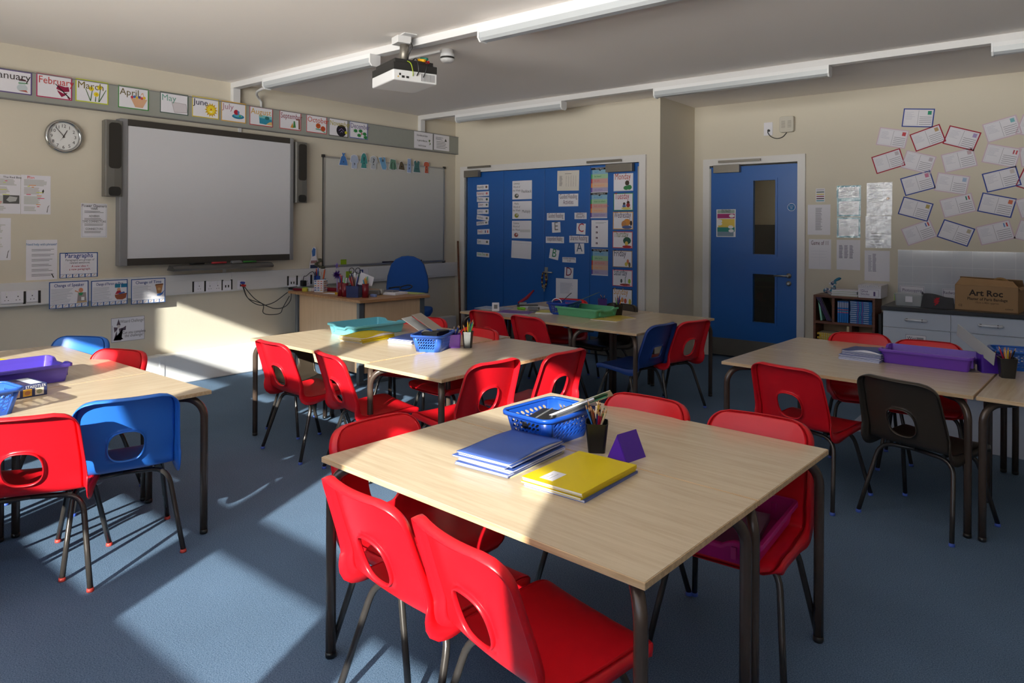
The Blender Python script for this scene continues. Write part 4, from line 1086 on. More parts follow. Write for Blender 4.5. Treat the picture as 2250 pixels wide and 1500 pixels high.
shp = {'hat': [(-1, -0.85), (1, -0.85), (0.85, -0.3), (0.5, 0.35), (0.2, 0.5), (0.4, 0.95), (0, 0.8), (-0.35, 0.95), (-0.2, 0.5), (-0.5, 0.35), (-0.8, -0.3)],
       'shirt': [(-0.7, -0.95), (-0.1, -1), (0, -0.85), (0.1, -1), (0.65, -0.9), (0.6, -0.1), (0.85, -0.25), (1, 0.0), (0.75, 0.65), (0.2, 0.8), (-0.2, 0.8), (-0.75, 0.65), (-1, 0.0), (-0.85, -0.25), (-0.6, -0.1)],
       'coat': [(-0.8, -1), (0.75, -1), (0.6, -0.3), (0.9, -0.45), (1, -0.3), (0.7, 0.6), (0.4, 0.9), (0, 1), (-0.4, 0.9), (-0.7, 0.6), (-1, -0.3), (-0.9, -0.45), (-0.6, -0.3)],
       'gloves': [(-0.2, -0.7), (0.0, -1), (0.2, -0.85), (0.35, -1), (0.5, -0.85), (0.7, -1), (0.95, -0.5), (0.7, 0.1), (0.6, 0.9), (0.1, 1), (0.05, 0.3), (-0.3, 0.9), (-1, 0.8), (-0.6, 0.0)],
       'shorts': [(-1, -0.8), (-0.2, -1), (0, -0.7), (0.2, -1), (1, -0.8), (0.65, 0.9), (-0.65, 1)], 'skirt': [(-1, -0.9), (1, -1), (0.7, 0.3), (0.3, 0.8), (0, 1), (-0.5, 0.8)],
       'tie': [(-0.9, -1), (0.9, -1), (0.8, 1), (-0.7, 1)], 'vest': [(-1, -1), (1, -1), (0.75, 0.1), (0.85, 0.85), (0.3, 1), (0, 0.5), (-0.3, 1), (-0.8, 0.8), (-0.7, 0.1)],
       'top': [(-0.6, -1), (0.6, -1), (0.5, 0.2), (1, 0.3), (0.8, 0.85), (0.3, 1), (-0.3, 1), (-0.8, 0.85), (-1, 0.3), (-0.5, 0.2)]}
for k, (sh, cx, cy, w_, h_, col, t_, lb_) in enumerate(cl):
    a, b = onX(XW + 0.026, *zc7(cx - w_ / 2, cy)), onX(XW + 0.026, *zc7(cx + w_ / 2, cy)); u = onX(XW + 0.026, *zc7(cx, cy - h_ / 2)); d = onX(XW + 0.026, *zc7(cx, cy + h_ / 2))
    W_, H_ = (b.y - a.y) / 2, (u.z - d.z) / 2
    r_ = thing('punctuation_cutout', 'paper cut-out of a %s with a punctuation mark, on the whiteboard edge' % lb_, 'cut-out', group='punctuation clothes on the whiteboard edge', mtx=Matrix.Translation(Vector((XW + 0.026, (a.y + b.y) / 2, (u.z + d.z) / 2))) @ WM)
    MB().prism([(x * W_ * 1.12, y * H_ * 1.08) for x, y in shp[sh]], 0, 0.001).build('backing_card', M['paper'], r_)
    MB().prism([(x * W_, y * H_) for x, y in shp[sh]], 0.001, 0.002).build('garment', ink(col), r_)
    text(r_, t_, 0.11 if t_ not in ('( )', '...') else 0.09, 0, -0.035, 0.003, (34, 36, 44), 'CENTER', 0.9, name='punctuation_mark', bold=0.02)
# ---- sticky notes and notices near the desk
for (tl, br, col, lb_, off) in (((748.5, 570), (761, 583.5), (150, 186, 40), 'lime sticky note on the bottom edge of the plain whiteboard', 0.018), ((760, 596), (772.5, 610), (150, 180, 40), 'lime sticky note on the trunking above the pen pots', 0.052)):
    c = Card('sticky_note', lb_, 'note', 'L', tl, br, off, base=ink(col)); c.rect(-1, 1, 0.7, 1, (136, 170, 36)); c.done()
c = Card('desk_notice', 'white notice with a blue square, on the trunking behind the pen pots', 'notice', 'L', (778, 593), (819, 624), 0.054)
c.rect(-0.45, -0.05, 0.5, 1.0, (50, 66, 130)).rect(-0.32, -0.18, 0.68, 0.86, (220, 220, 226), 0.0008).lines(-0.9, -0.55, 0.3, 0.8, 3).done()
fg = thing('notepad_card', 'tall blue and white notepad card standing on the trunking left of the whiteboard', 'card', mtx=Matrix.Translation(onX(XW + 0.02, 690, 572)) @ WM)
k_ = 0.145
MB().prism([(x * k_ * 0.42, y * k_) for x, y in ((-1, -0.9), (1, -0.85), (0.9, -0.2), (0.5, 0.2), (0.35, 0.9), (0, 1), (-0.4, 0.9), (-0.6, 0.1), (-0.9, -0.2))], 0, 0.003).build('card', M['paper'], fg)
mm = MB().poly([(-0.05, -0.10), (0.045, -0.10), (0.045, -0.045), (-0.048, -0.045)], 0.0036, 0).poly([(-0.022, 0.04), (0.012, 0.05), (0.016, 0.12), (-0.01, 0.135), (-0.03, 0.1)], 0.0036, 1).poly([(-0.045, -0.03), (0.04, -0.03), (0.038, 0.0), (-0.04, 0.0)], 0.0036, 2)
mm.build('picture', [ink((48, 60, 96)), ink((70, 120, 190)), ink((170, 130, 130))], fg)
od = thing('scrap_ornament', 'small grey green scrap metal ornament perched at the whiteboard corner', 'ornament', tuple(onX(XW + 0.03, 702, 590)))
ob = MB()
for k in range(9):
    a = k * 0.9
    ob.box(-0.012, 0.014, -0.03 + 0.03 * math.cos(a), 0.0 + 0.03 * math.cos(a), 0.0 + 0.011 * k, 0.02 + 0.011 * k)
ob.box(-0.01, 0.02, 0.0, 0.06, -0.005, 0.025)
ob.build('body', mat('dull_green_metal', (92, 92, 74), 0.6, vary=0.3, scale=90), od, 0.003)
# ---- blue double door
def z5(x, y): return (1000 + x / 4.054, 330 + y / 4.054)
lab = [('Assembly', (195, 310, 297, 350), (60, 54, 54), 0), ('Numeracy', (192, 369, 302, 407), (170, 60, 90), 1), ('Playtime', (195, 418, 302, 459), (50, 50, 50), -2), ('Library', (205, 468, 298, 508), (140, 60, 80), 0), ('Literacy', (197, 526, 298, 567), (60, 90, 140), 0),
       ('Guided Reading', (193, 582, 302, 622), (60, 60, 64), -7), ('Lunchtime', (191, 632, 296, 666), (50, 50, 50), 4), ('French', (199, 703, 307, 748), (180, 50, 60), 2), ('Gym', (196, 792, 304, 840), (110, 100, 110), -2), ('Home Time', (193, 909, 304, 952), (110, 180, 80), -2)]
for nm, (x0, y0, x1, y1), col, rt in lab:
    c = Card('timetable_label', 'small white %s label in the column on the first blue door panel' % nm, 'label', 'B', z5(x0, y0), z5(x1, y1), 0.001, rt, 'timetable labels on the blue double doors')
    c.text(nm, 0.05 if len(nm) < 12 else 0.03, -0.9, -0.35, col, cond=0.55 if len(nm) < 12 else 0.5, bold=0.015)
    if nm == 'French': c.rect(0.25, 0.4, -0.5, 0.5, (50, 70, 130)).rect(0.62, 0.78, -0.5, 0.5, (190, 60, 60))
    else: c.blob(0.65, 0.1, 0.18, 0.5, {'Assembly': (110, 80, 60), 'Numeracy': (200, 110, 120), 'Playtime': (60, 84, 76), 'Home Time': (190, 160, 110)}.get(nm, (110, 112, 104)), 8)
    c.done()
for (q, head, wd, pc, lb_) in (((511, 275, 684, 434), 'Literacy', 'Flashback', (90, 96, 90), 'Literacy Word of the Week sheet with Flashback written on it'), ((511, 455, 682, 611), 'Maths', 'Multiply', (150, 150, 60), 'Maths Word of the Week sheet with Multiply written on it'), ((507, 628, 679, 786), 'Science', '', (150, 80, 80), 'Science Word of the Week sheet with its word rubbed out')):
    c = Card('word_of_week_sheet', lb_, 'sheet', 'B', z5(*q[:2]), z5(*q[2:]))
    for i, t in enumerate((head, 'Word of', 'the Week')): c.text(t, 0.036, -0.55, 0.62 - 0.38 * i, (104, 102, 108), 'CENTER', 0.8)
    if wd: c.text(wd, 0.05, 0.45, -0.3, (84, 84, 90), 'CENTER', 0.8)
    else: c.rect(-0.15, 0.9, -0.3, 0.0, (200, 200, 204))
    c.blob(-0.55, -0.62, 0.22, 0.25, pc, 9).blob(-0.5, -0.55, 0.1, 0.1, (206, 200, 200), 6).done()
c = Card('lined_sheet', 'blank lined sheet under the Science Word of the Week', 'sheet', 'B', z5(503, 806), z5(678, 967), rot=-2); c.lines(-0.9, -0.8, -0.8, 0.8, 12, (170, 170, 190), 0.2).rect(-0.8, 0.9, 0.72, 0.74, (180, 180, 196)).done()
c = Card('group_table_sheet', 'cream reading group table pinned top of the third blue door panel', 'sheet', 'B', z5(911, 186), z5(1104, 356), base=ink((214, 208, 200)), rot=-1)
c.lines(-0.8, -0.5, -0.55, 0.5, 9, (130, 128, 128), 0.5)
for k in range(5): c.lines(-0.2 + 0.22 * k, -0.12 + 0.22 * k, -0.6, 0.5, 9, (140, 136, 136), 0.35)
c.rect(-0.3, 0.3, 0.66, 0.7, (110, 110, 110)).done()
def words(nm, q, lines_, sz, cond, label, rot=0, col=(96, 72, 96)):
    c = Card(nm, label, 'sign', 'B', z5(*q[:2]), z5(*q[2:]), 0.001, rot)
    n = len(lines_)
    for i, t in enumerate(lines_): c.text(t, sz, 0, (0.25 - 0.9 * i if n > 1 else -0.3), col, 'CENTER', cond, bold=0.004)
    c.done()
words('reading_heading', (922, 391, 1097, 498), ('Guided Reading', 'Activities'), 0.075, 0.50, 'Guided Reading Activities heading on the third blue door panel')
words('reading_label', (818, 559, 976, 623), ('Guided Reading',), 0.075, 0.44, 'Guided Reading label above the grey letter E')
words('reading_label', (1064, 556, 1172, 613), ('Spelling /', 'Research'), 0.05, 0.62, 'Spelling Research label above the red letter C')
words('reading_label', (809, 768, 970, 828), ('Independent Reading',), 0.075, 0.34, 'Independent Reading label above the green letter B')
words('reading_label', (1018, 761, 1188, 825), ('Shared Reading',), 0.085, 0.43, 'Shared Reading label above the blue letter A')
words('reading_label', (956, 951, 1076, 1002), ('Activities responding', 'to text'), 0.034, 0.55, 'small Activities label above the letter D')
for t_, q, col, rt, lb_ in (('E', (864, 640, 938, 733), (120, 118, 120), 3, 'grey letter E card'), ('C', (1082, 651, 1162, 749), (176, 40, 56), -3, 'red letter C card'), ('A', (1067, 829, 1150, 924), (70, 90, 120), 2, 'slate blue letter A card'),
                          ('B', (842, 880, 924, 972), (40, 130, 90), -10, 'green letter B card'), ('D', (975, 1042, 1052, 1142), (130, 50, 80), -3, 'maroon letter D card')):
    c = Card('letter_card', lb_ + ' on the blue double doors', 'card', 'B', z5(*q[:2]), z5(*q[2:]), 0.001, rt); c.text(t_, 0.14, 0, -0.55, col, 'CENTER', 0.85, bold=0.01).done()
c = Card('typed_sheet', 'typed sheet low on the third blue door panel behind the blue basket', 'sheet', 'B', z5(899, 1138), z5(1091, 1330)); c.lines(-0.6, 0.6, -0.5, 0.6, 14, (166, 168, 186), 0.3).done()
rb = [(60, 150, 206), (110, 190, 110), (206, 110, 100), (226, 150, 100), (140, 120, 190)]
for q, ttl, its, lb_ in (((1213, 157, 1361, 377), 'I have a right to:', ('learn', 'be heard', 'be safe', 'be respected', 'use school'), 'uppermost rainbow striped poster, its heading reads I have a right to'), ((1208, 379, 1355, 604), 'I have a responsibility to:', ('do my best', 'listen to others', 'look out for others', 'treat others', 'respect school'), 'rainbow striped responsibility poster, middle of the three'),
                          ((1217, 877, 1362, 1119), 'Class rules that will help:', ('try to listen', 'take turns', 'put hands up', 'keep calm', 'share'), 'rainbow striped class rules poster, lowest of the three')):
    c = Card('rainbow_poster', lb_, 'poster', 'B', z5(*q[:2]), z5(*q[2:]))
    c.rect(-1, 1, 0.82, 0.98, (30, 30, 34)).poly([(-0.1, 0.82), (0.25, 0.82), (0.08, 0.72)], (30, 30, 34), 0.001).text(ttl, 0.022, 0, 0.86, (230, 230, 230), 'CENTER', 0.75)
    for k in range(5):
        y1_ = 0.82 - 0.35 * k; y0_ = y1_ - 0.35
        c.rect(-0.85, 1, y0_, y1_, tuple(int(v * 0.45 + 200 * 0.55) for v in rb[k]))
        c.rect(-1, -0.85, y0_, y1_, ((50, 110, 170), (60, 150, 90), (190, 60, 50), (220, 130, 50), (110, 80, 160))[k], 0.0006)
        c.text(its[k], 0.03, -0.6, y0_ + 0.12, rb[k] if k != 1 else (60, 130, 80), cond=0.8)
    if q[0] == 1217: c.rect(-1, 1, -1, -0.93, (216, 216, 226), 0.0008)
    c.done()
c = Card('stamp_sheet', 'white sheet with four small dark squares between the rainbow posters', 'sheet', 'B', z5(1215, 622), z5(1361, 865))
for k in range(4): c.rect(-0.45, -0.22, 0.42 - 0.4 * k, 0.55 - 0.4 * k, (90, 70, 84)).rect(-0.4, -0.3, 0.45 - 0.4 * k, 0.5 - 0.4 * k, (180, 170, 180), 0.0008)
c.rect(0.02, 0.03, -0.8, 0.8, (190, 190, 200)).lines(-0.5, 0.8, 0.72, 0.86, 2, (150, 150, 160), 0.3).done()
days = [('Monday', (1413, 211, 1586, 360), (206, 208, 220), (180, 74, 50), ((0.4, -0.1, 0.22, 0.3, (70, 60, 50)), (0.3, -0.65, 0.28, 0.25, (60, 130, 80)), (0.62, -0.6, 0.26, 0.28, (60, 130, 80))), 'a green caped figure'),
        ('Tuesday', (1412, 384, 1586, 536), (60, 140, 90), (170, 44, 66), ((0.1, -0.25, 0.13, 0.2, (74, 60, 60)), (0.1, -0.5, 0.18, 0.2, (90, 110, 160)), (0.5, -0.1, 0.15, 0.2, (80, 50, 40)), (0.5, -0.4, 0.2, 0.25, (160, 56, 60)), (0.3, -0.75, 0.5, 0.14, (206, 190, 110))), 'two children at a table'),
        ('Wednesday', (1407, 549, 1586, 705), (206, 150, 60), (84, 60, 90), ((0.4, -0.2, 0.36, 0.4, (206, 140, 70)), (0.1, -0.4, 0.25, 0.4, (190, 130, 80)), (0.8, -0.3, 0.12, 0.3, (60, 50, 50)), (0.4, -0.75, 0.5, 0.2, (80, 100, 150))), 'an orange crowd'),
        ('Thursday', (1404, 723, 1581, 874), (196, 80, 80), (110, 112, 60), ((0.45, -0.1, 0.4, 0.45, (46, 90, 80)), (0.4, -0.45, 0.16, 0.3, (206, 176, 90)), (0.45, -0.8, 0.48, 0.15, (170, 50, 60))), 'a green blackboard'),
        ('Friday', (1404, 891, 1579, 1047), (150, 120, 90), (60, 62, 78), ((0.55, -0.3, 0.12, 0.3, (200, 120, 90)), (0.4, -0.6, 0.16, 0.25, (210, 190, 90)), (0.72, -0.65, 0.12, 0.3, (110, 100, 70))), 'a small running figure'),
        ('Saturday', (1403, 1061, 1580, 1217), (206, 96, 110), (56, 72, 96), ((-0.1, -0.35, 0.1, 0.25, (70, 80, 80)), (0.7, -0.35, 0.14, 0.3, (150, 180, 60)), (0.28, -0.78, 0.55, 0.13, (150, 60, 60)), (0.28, -0.3, 0.03, 0.5, (80, 140, 110))), 'two figures round a pole'),
        ('Sunday', (1402, 1229, 1580, 1392), (50, 48, 50), (206, 150, 60), ((-0.3, -0.45, 0.12, 0.3, (80, 60, 60)), (0.0, -0.3, 0.14, 0.3, (200, 140, 90)), (0.3, -0.4, 0.14, 0.3, (190, 90, 70)), (0.75, -0.5, 0.13, 0.4, (200, 190, 70))), 'a row of people')]
for nm, q, bc, tc, bl, pic in days:
    c = Card('weekday_card', '%s card on the blue double doors, showing %s' % (nm, pic), 'card', 'B', z5(*q[:2]), z5(*q[2:]), 0.001, 0, 'weekday cards on the blue double doors')
    c.border(bc, 0.008).text(nm, 0.10, -0.88, 0.32, tc, cond=0.92 * c.w / (0.10 * (0.56 * len(nm) + 0.25)), bold=0.012)
    for (cx, cy, a, b, cc) in bl: c.blob(cx, cy, a, b, cc, 10)
    c.done()
# ---- single door and the wall beside it
def z6(x, y): return (1500 + x / 3.0, 200 + y / 3.0)
c = Card('problem_solving_poster', 'colourful problem solving poster on the left of the single blue door', 'poster', 'D', z6(223, 780), z6(349, 962))
c.border((206, 210, 214), 0.004).rect(-0.9, 0.9, 0.72, 0.95, (150, 170, 160)).text('PROBLEM', 0.03, 0, 0.85, (50, 60, 60), 'CENTER', 0.8).text('SOLVING', 0.03, 0, 0.73, (50, 60, 60), 'CENTER', 0.8)
c.rect(-0.9, 0.9, 0.35, 0.68, (160, 50, 110)).rect(-0.8, 0.9, -0.3, 0.3, (220, 190, 90)).rect(-0.9, 0.9, -0.62, -0.3, (50, 130, 120)).rect(-0.9, 0.8, -0.95, -0.62, (120, 140, 160))
for (x, y) in ((0.6, 0.52), (-0.65, 0.15), (-0.65, -0.05), (0.5, -0.28), (0.55, -0.55)): c.blob(x, y, 0.28, 0.12, (222, 222, 226), 10)
c.done()
q = onY(YR - 0.022, 1739, 455)
sg = thing('fire_door_sign', 'round blue fire door sign above the lever handle', 'sign', mtx=Matrix.Translation(q) @ BM)
MB().lathe([(0.040, 0), (0.040, 0.0015)], 28).build('rim', M['paper'], sg); MB().lathe([(0.036, 0.0015), (0.036, 0.002)], 28).build('disc', ink((40, 110, 170)), sg)
for i, t in enumerate(('Fire door', 'keep', 'shut')): text(sg, t, 0.014, 0, 0.009 - 0.014 * i, 0.0025, (226, 230, 236), 'CENTER', 0.9)
def z9(x, y): return (1760 + x / 6.25, 380 + y / 6.25)
c = Card('colour_word_strip', 'small card of coloured word bars at the top beside the single door', 'card', 'R', z9(205, 215), z9(326, 396))
for k, cc in enumerate(((180, 170, 180), (50, 80, 76), (200, 180, 70), (130, 40, 70), (50, 30, 50), (70, 150, 170))): c.rect(-0.85, 0.85, 0.72 - 0.32 * k, 0.86 - 0.32 * k, cc)
c.done()
c = Card('list_sheet', 'white sheet with one narrow text column, above Game of 11', 'sheet', 'R', z9(93, 437), z9(402, 850)); c.lines(-0.3, 0.3, -0.7, 0.8, 26, (150, 148, 160), 0.5, 0.25).done()
c = Card('game_sheet', 'white Game of 11 sheet with a curled corner beside the single door', 'sheet', 'R', z9(108, 907), z9(412, 1325)); c.text('Game of 11', 0.062, 0.0, 0.62, (84, 44, 64), 'CENTER', 0.58, bold=0.01).lines(-0.8, 0.8, -0.3, 0.3, 3, (186, 186, 204), 0.05).rect(-0.02, -0.01, -0.8, 0.3, (190, 190, 206)).done()
def pocket(name, tl, br, label, col=None):
    c = Card(name, label, 'sheet', 'R', tl, br, 0.001)
    if col: c.border(col, 0.018)
    return c
M['wrinkle'] = None
def wrinkle_mat():
    m = bpy.data.materials.new('wrinkled_clear_film'); m.use_nodes = True
    nt = m.node_tree; nt.nodes.clear()
    o = nt.nodes.new('ShaderNodeOutputMaterial'); mx = nt.nodes.new('ShaderNodeMixShader')
    t = nt.nodes.new('ShaderNodeBsdfTransparent'); g = nt.nodes.new('ShaderNodeBsdfGlossy'); g.inputs['Roughness'].default_value = 0.12
    f = nt.nodes.new('ShaderNodeFresnel'); f.inputs['IOR'].default_value = 1.6
    tc = nt.nodes.new('ShaderNodeTexCoord'); n = nt.nodes.new('ShaderNodeTexNoise'); n.inputs['Scale'].default_value = 22; n.inputs['Detail'].default_value = 5; n.inputs['Distortion'].default_value = 1.5
    b = nt.nodes.new('ShaderNodeBump'); b.inputs['Strength'].default_value = 0.35; b.inputs['Distance'].default_value = 0.01
    nt.links.new(tc.outputs['Object'], n.inputs['Vector']); nt.links.new(n.outputs['Fac'], b.inputs['Height']); nt.links.new(b.outputs['Normal'], g.inputs['Normal'])
    nt.links.new(b.outputs['Normal'], f.inputs['Normal'])
    nt.links.new(f.outputs[0], mx.inputs[0]); nt.links.new(t.outputs[0], mx.inputs[1]); nt.links.new(g.outputs[0], mx.inputs[2]); nt.links.new(mx.outputs[0], o.inputs[0])
    return m
M['wrinkle'] = wrinkle_mat()
def film(c):
    r = c.done(); MB().box(-c.w / 2, c.w / 2, -c.h / 2, c.h / 2, 0.003, 0.0034).build('plastic_film', M['wrinkle'], r); return r
c = pocket('framed_sheet', z9(491, 176), z9(824, 362), 'teal bordered sheet in a shiny pocket, uppermost of three', TEAL); c.lines(-0.7, 0.7, -0.6, 0.6, 6, (140, 140, 146), 0.4); film(c)
c = pocket('framed_sheet', z9(494, 366), z9(822, 597), 'teal bordered sheet in a shiny pocket, middle of three', TEAL); c.lines(-0.7, 0.7, -0.6, 0.6, 8, (150, 146, 150), 0.4); film(c)
c = pocket('framed_sheet', z9(494, 608), z9(817, 890), 'teal bordered sheet in a shiny pocket, lowest of three', TEAL); c.lines(-0.7, 0.0, 0.1, 0.6, 4, (110, 110, 116), 0.4).lines(0.1, 0.8, -0.1, 0.3, 3, (130, 130, 136), 0.4); film(c)
c = Card('timetable_sheet', 'white three column timetable sheet under the teal bordered pockets', 'sheet', 'R', z9(491, 916), z9(812, 1335))
for k in range(3): c.lines(-0.8 + 0.45 * k, -0.45 + 0.45 * k, -0.25, 0.65, 12, (120, 120, 140), 0.5)
c.done()
c = pocket('pocketed_sheet', z9(903, 136), z9(1252, 583), 'crumpled shiny pocket with a typed sheet, upper one'); c.lines(-0.8, 0.3, -0.2, 0.85, 12, (130, 128, 128), 0.35).blob(0.66, 0.02, 0.12, 0.08, (206, 150, 90)); film(c)
c = pocket('pocketed_sheet', z9(887, 590), z9(1238, 1033), 'crumpled shiny pocket with a typed sheet, lower one'); c.lines(-0.6, 0.5, -0.9, 0.0, 5, (150, 150, 150), 0.3); film(c)
c = Card('notes_sheet', 'white sheet hanging behind the glue sticks box', 'sheet', 'R', z9(874, 1062), z9(1217, 1490)); c.lines(-0.7, -0.4, -0.4, 0.7, 12, (150, 150, 170), 0.4).lines(-0.35, -0.05, -0.4, 0.8, 14, (140, 140, 160), 0.5).done()
# ---- postcards
def zp4(x, y): return (1900 + x / 4.411, 220 + y / 4.411)
PK, RD, BU = (206, 184, 198), (160, 24, 54), (52, 72, 150)
pcs = [((380, 80), (633, 82), BU, (40, 140, 110), 'topmost, blue bordered, with a green stamp'), ((150, 260), (388, 290), PK, (196, 70, 80), 'pink bordered with a red stamp, left of the second row'), ((433, 335), (672, 248), RD, (180, 150, 110), 'red bordered, tilted up to the right, second row'),
       ((825, 243), (1072, 300), RD, (170, 150, 200), 'red bordered with a lilac stamp, second row'), ((1135, 237), (1410, 155), PK, (120, 180, 190), 'pink bordered, tilted up, right of the second row'), ((1535, 135), (1790, 185), PK, (200, 190, 190), 'cut by the photo edge, top right'),
       ((63, 553), (290, 480), RD, (190, 180, 190), 'red bordered, leftmost of all'), ((408, 482), (648, 535), PK, (190, 180, 190), 'pink bordered, beside the leftmost red one'), ((735, 530), (992, 468), PK, (196, 170, 180), 'pink bordered, tilted up, middle of the third row'),
       ((1190, 415), (1460, 460), PK, (170, 60, 80), 'pink bordered with a flag stamp, third row'), ((1490, 460), (1750, 420), PK, (190, 190, 190), 'cut by the photo edge, third row'), ((342, 760), (583, 692), BU, (196, 120, 150), 'blue bordered with a pink stamp, left of the fourth row'),
       ((710, 697), (970, 730), PK, (160, 180, 210), 'pink bordered with a pale stamp, middle of the fourth row'), ((1133, 715), (1405, 650), BU, (200, 190, 190), 'blue bordered, tilted up, right of the fourth row'), ((1545, 650), (1800, 720), RD, (190, 190, 190), 'red bordered, cut by the photo edge'),
       ((378, 932), (614, 990), BU, (180, 160, 100), 'blue bordered with an olive stamp, left of the fifth row'), ((720, 968), (975, 908), PK, (60, 130, 120), 'pink bordered with a flag stamp, fifth row'), ((1143, 893), (1415, 943), BU, (206, 110, 80), 'blue bordered with an orange stamp, fifth row'),
       ((1455, 965), (1720, 900), PK, (190, 190, 200), 'cut by the photo edge, fifth row'), ((348, 1248), (580, 1168), PK, (90, 110, 180), 'pink bordered with a flag stamp, bottom left'), ((770, 1152), (1020, 1230), BU, (180, 170, 150), 'blue bordered, tilted down, bottom row'),
       ((1072, 1228), (1340, 1168), PK, (100, 140, 200), 'pink bordered with a pale flag stamp, bottom row'), ((1510, 1153), (1780, 1215), PK, (190, 190, 200), 'cut by the photo edge, bottom row')]
for tl, tr, bc, st, lb_ in pcs:
    a, b = onY(YR - 0.001, *zp4(*tl)), onY(YR - 0.001, *zp4(*tr))
    d = b - a; L_ = min(0.285, max(0.255, d.length)); ang = math.atan2(d.z, d.x)
    hh = 0.172
    cen_ = a + Vector((math.cos(ang), 0, math.sin(ang))) * L_ / 2 + Vector((math.sin(ang), 0, -math.cos(ang))) * hh / 2
    c = Card('postcard', 'postcard on the wall, ' + lb_, 'postcard', 'R', (1900, 300), (1950, 340), 0.001, math.degrees(ang), 'postcards on the recess wall', wh=(L_, hh))
    c.root.matrix_world = Matrix.Translation(cen_) @ BM @ Matrix.Rotation(ang, 4, 'Z')
    c.border(bc, 0.010).border((190, 186, 200), 0.0015, 0.018)
    c.rect(-0.01, 0.01, -0.8, 0.8, (150, 148, 160)).rect(0.58, 0.82, 0.35, 0.75, st, 0.0006)
    if st in ((170, 60, 80), (60, 130, 120), (90, 110, 180), (100, 140, 200)): c.rect(0.66, 0.74, 0.35, 0.75, (226, 222, 226), 0.0008).rect(0.74, 0.82, 0.35, 0.75, (190, 50, 60), 0.0008)
    for k in range(5): c.rect(0.1, 0.86, 0.08 - 0.2 * k, 0.12 - 0.2 * k, (120, 116, 130))
    c.lines(-0.8, -0.15, -0.2, 0.65, 7, (176, 176, 196), 0.2, 0.5)
    c.done()
# ============================================================ THINGS ON THE TABLES
rb2 = random.Random(11)
def quad(z, left, front, right, back=None):
    """picture corners of a horizontal rectangle: nearest corner in front; local x runs front->right, y front->left"""
    l, f, r = onZ(z, *left), onZ(z, *front), onZ(z, *right)
    b = onZ(z, *back) if back else l + r - f
    lx = ((r - f).length + (b - l).length) / 2; ly = ((l - f).length + (b - r).length) / 2
    ex = ((r - f) + (b - l)).normalized(); ey = ((l - f) + (b - r)).normalized()
    ang = (math.atan2(ex.y, ex.x) + math.atan2(-ey.x, ey.y)) / 2
    c = (l + f + r + b) / 4
    return c, ang, lx, ly
# ---- exercise books
def book(c, z, ang, lx, ly, t, col, label, group=None, spine=None, name='exercise_book', wavy=0.0, cat='book', pages=None):
    o = thing(name, label, cat, (c[0], c[1], z), ang, group)
    hx, hy = lx / 2, ly / 2
    pm = pages if pages is not None else M['paper']
    if wavy:
        n = 14
        m = MB(); mp = MB()
        def zz(x, y): return wavy * (0.5 + 0.5 * math.sin(3.0 * x / hx + 0.8)) * (1 - 0.3 * y / hy)
        for (mm_, z0, z1, e) in ((mp, 0, t - 0.0012, 0.002), (m, t - 0.0012, t, 0.0)):
            vs = []; fs = []
            for k, zl in enumerate((z0, z1)):
                for i in range(n + 1):
                    for j in range(n + 1):
                        x = (-hx + e) + (2 * hx - 2 * e) * i / n; y = (-hy + e) + (2 * hy - 2 * e) * j / n
                        vs.append((x, y, zl + (zz(x, y) if not (k == 0 and mm_ is mp) else 0)))
            N_ = (n + 1) ** 2
            for k in (0, 1):
                for i in range(n):
                    for j in range(n):
                        a = k * N_ + i * (n + 1) + j; q = (a, a + n + 1, a + n + 2, a + 1)
                        fs.append(q if k else tuple(reversed(q)))
            for i in range(n):
                for (p, q_) in ((i * (n + 1), (i + 1) * (n + 1)), ((i + 1) * (n + 1) + n, i * (n + 1) + n), (i + 1, i), (n * (n + 1) + i, n * (n + 1) + i + 1)):
                    fs.append((p, q_, q_ + N_, p + N_))
            mm_.add(vs, fs, 0, True)
        mp.build('pages', pm, o); m.build('cover', ink(col, 0.45), o)
        return o
    MB().box(-hx + 0.0015, hx - 0.0015, -hy + 0.0015, hy - 0.0015, 0.0006, t - 0.0006).build('pages', pm, o)
    cv = MB().box(-hx, hx, -hy, hy, t - 0.0007, t).box(-hx, hx, -hy, hy, 0, 0.0007)
    if spine == 'y': cv.box(-hx, hx, -hy - 0.0006, -hy + 0.0008, 0, t)
    if spine == 'x': cv.box(-hx - 0.0006, -hx + 0.0008, -hy, hy, 0, t)
    cv.build('cover', ink(col, 0.45), o)
    return o
def pile(c, ang, lx, ly, n, t, cols, lab, group, spine=None, jit=0.01, z0=HT, top=None, wavy=0.0, z_extra=0.0):
    z = z0
    for k in range(n):
        tt = t * rb2.uniform(0.85, 1.15)
        col = cols[k] if k < len(cols) else cols[-1]
        last = k == n - 1
        l_ = top if (last and top) else lab(k) if callable(lab) else lab
        book((c[0] + rb2.uniform(-jit, jit), c[1] + rb2.uniform(-jit, jit)), z, ang + rb2.uniform(-1, 1) * jit * 3, lx, ly, tt, col, l_, group, spine, wavy=wavy if last else 0.0)
        z += tt + 0.0002
    return z
BOOKB, BOOKY, BOOKN = (70, 96, 168), (214, 188, 20), (52, 70, 120)
c_, a_, lx_, ly_ = quad(0.69, (1008, 988), (1112, 1022), (1236, 966), (1124, 952))
nb = 9
pile(c_, a_, 0.297, 0.206, nb, 0.0048, [(198, 190, 110), BOOKB, BOOKB, (214, 214, 220), BOOKB, (216, 216, 222), BOOKB, BOOKB, BOOKB],
     lambda k: ('lowest yellow edged exercise book under the blue pile on the foreground table' if k == 0 else 'exercise book inside the blue pile on the foreground table'),
     'blue exercise books piled on the foreground table', None, 0.012, top='curled blue exercise book on top of the pile, half in sunlight', wavy=0.006)
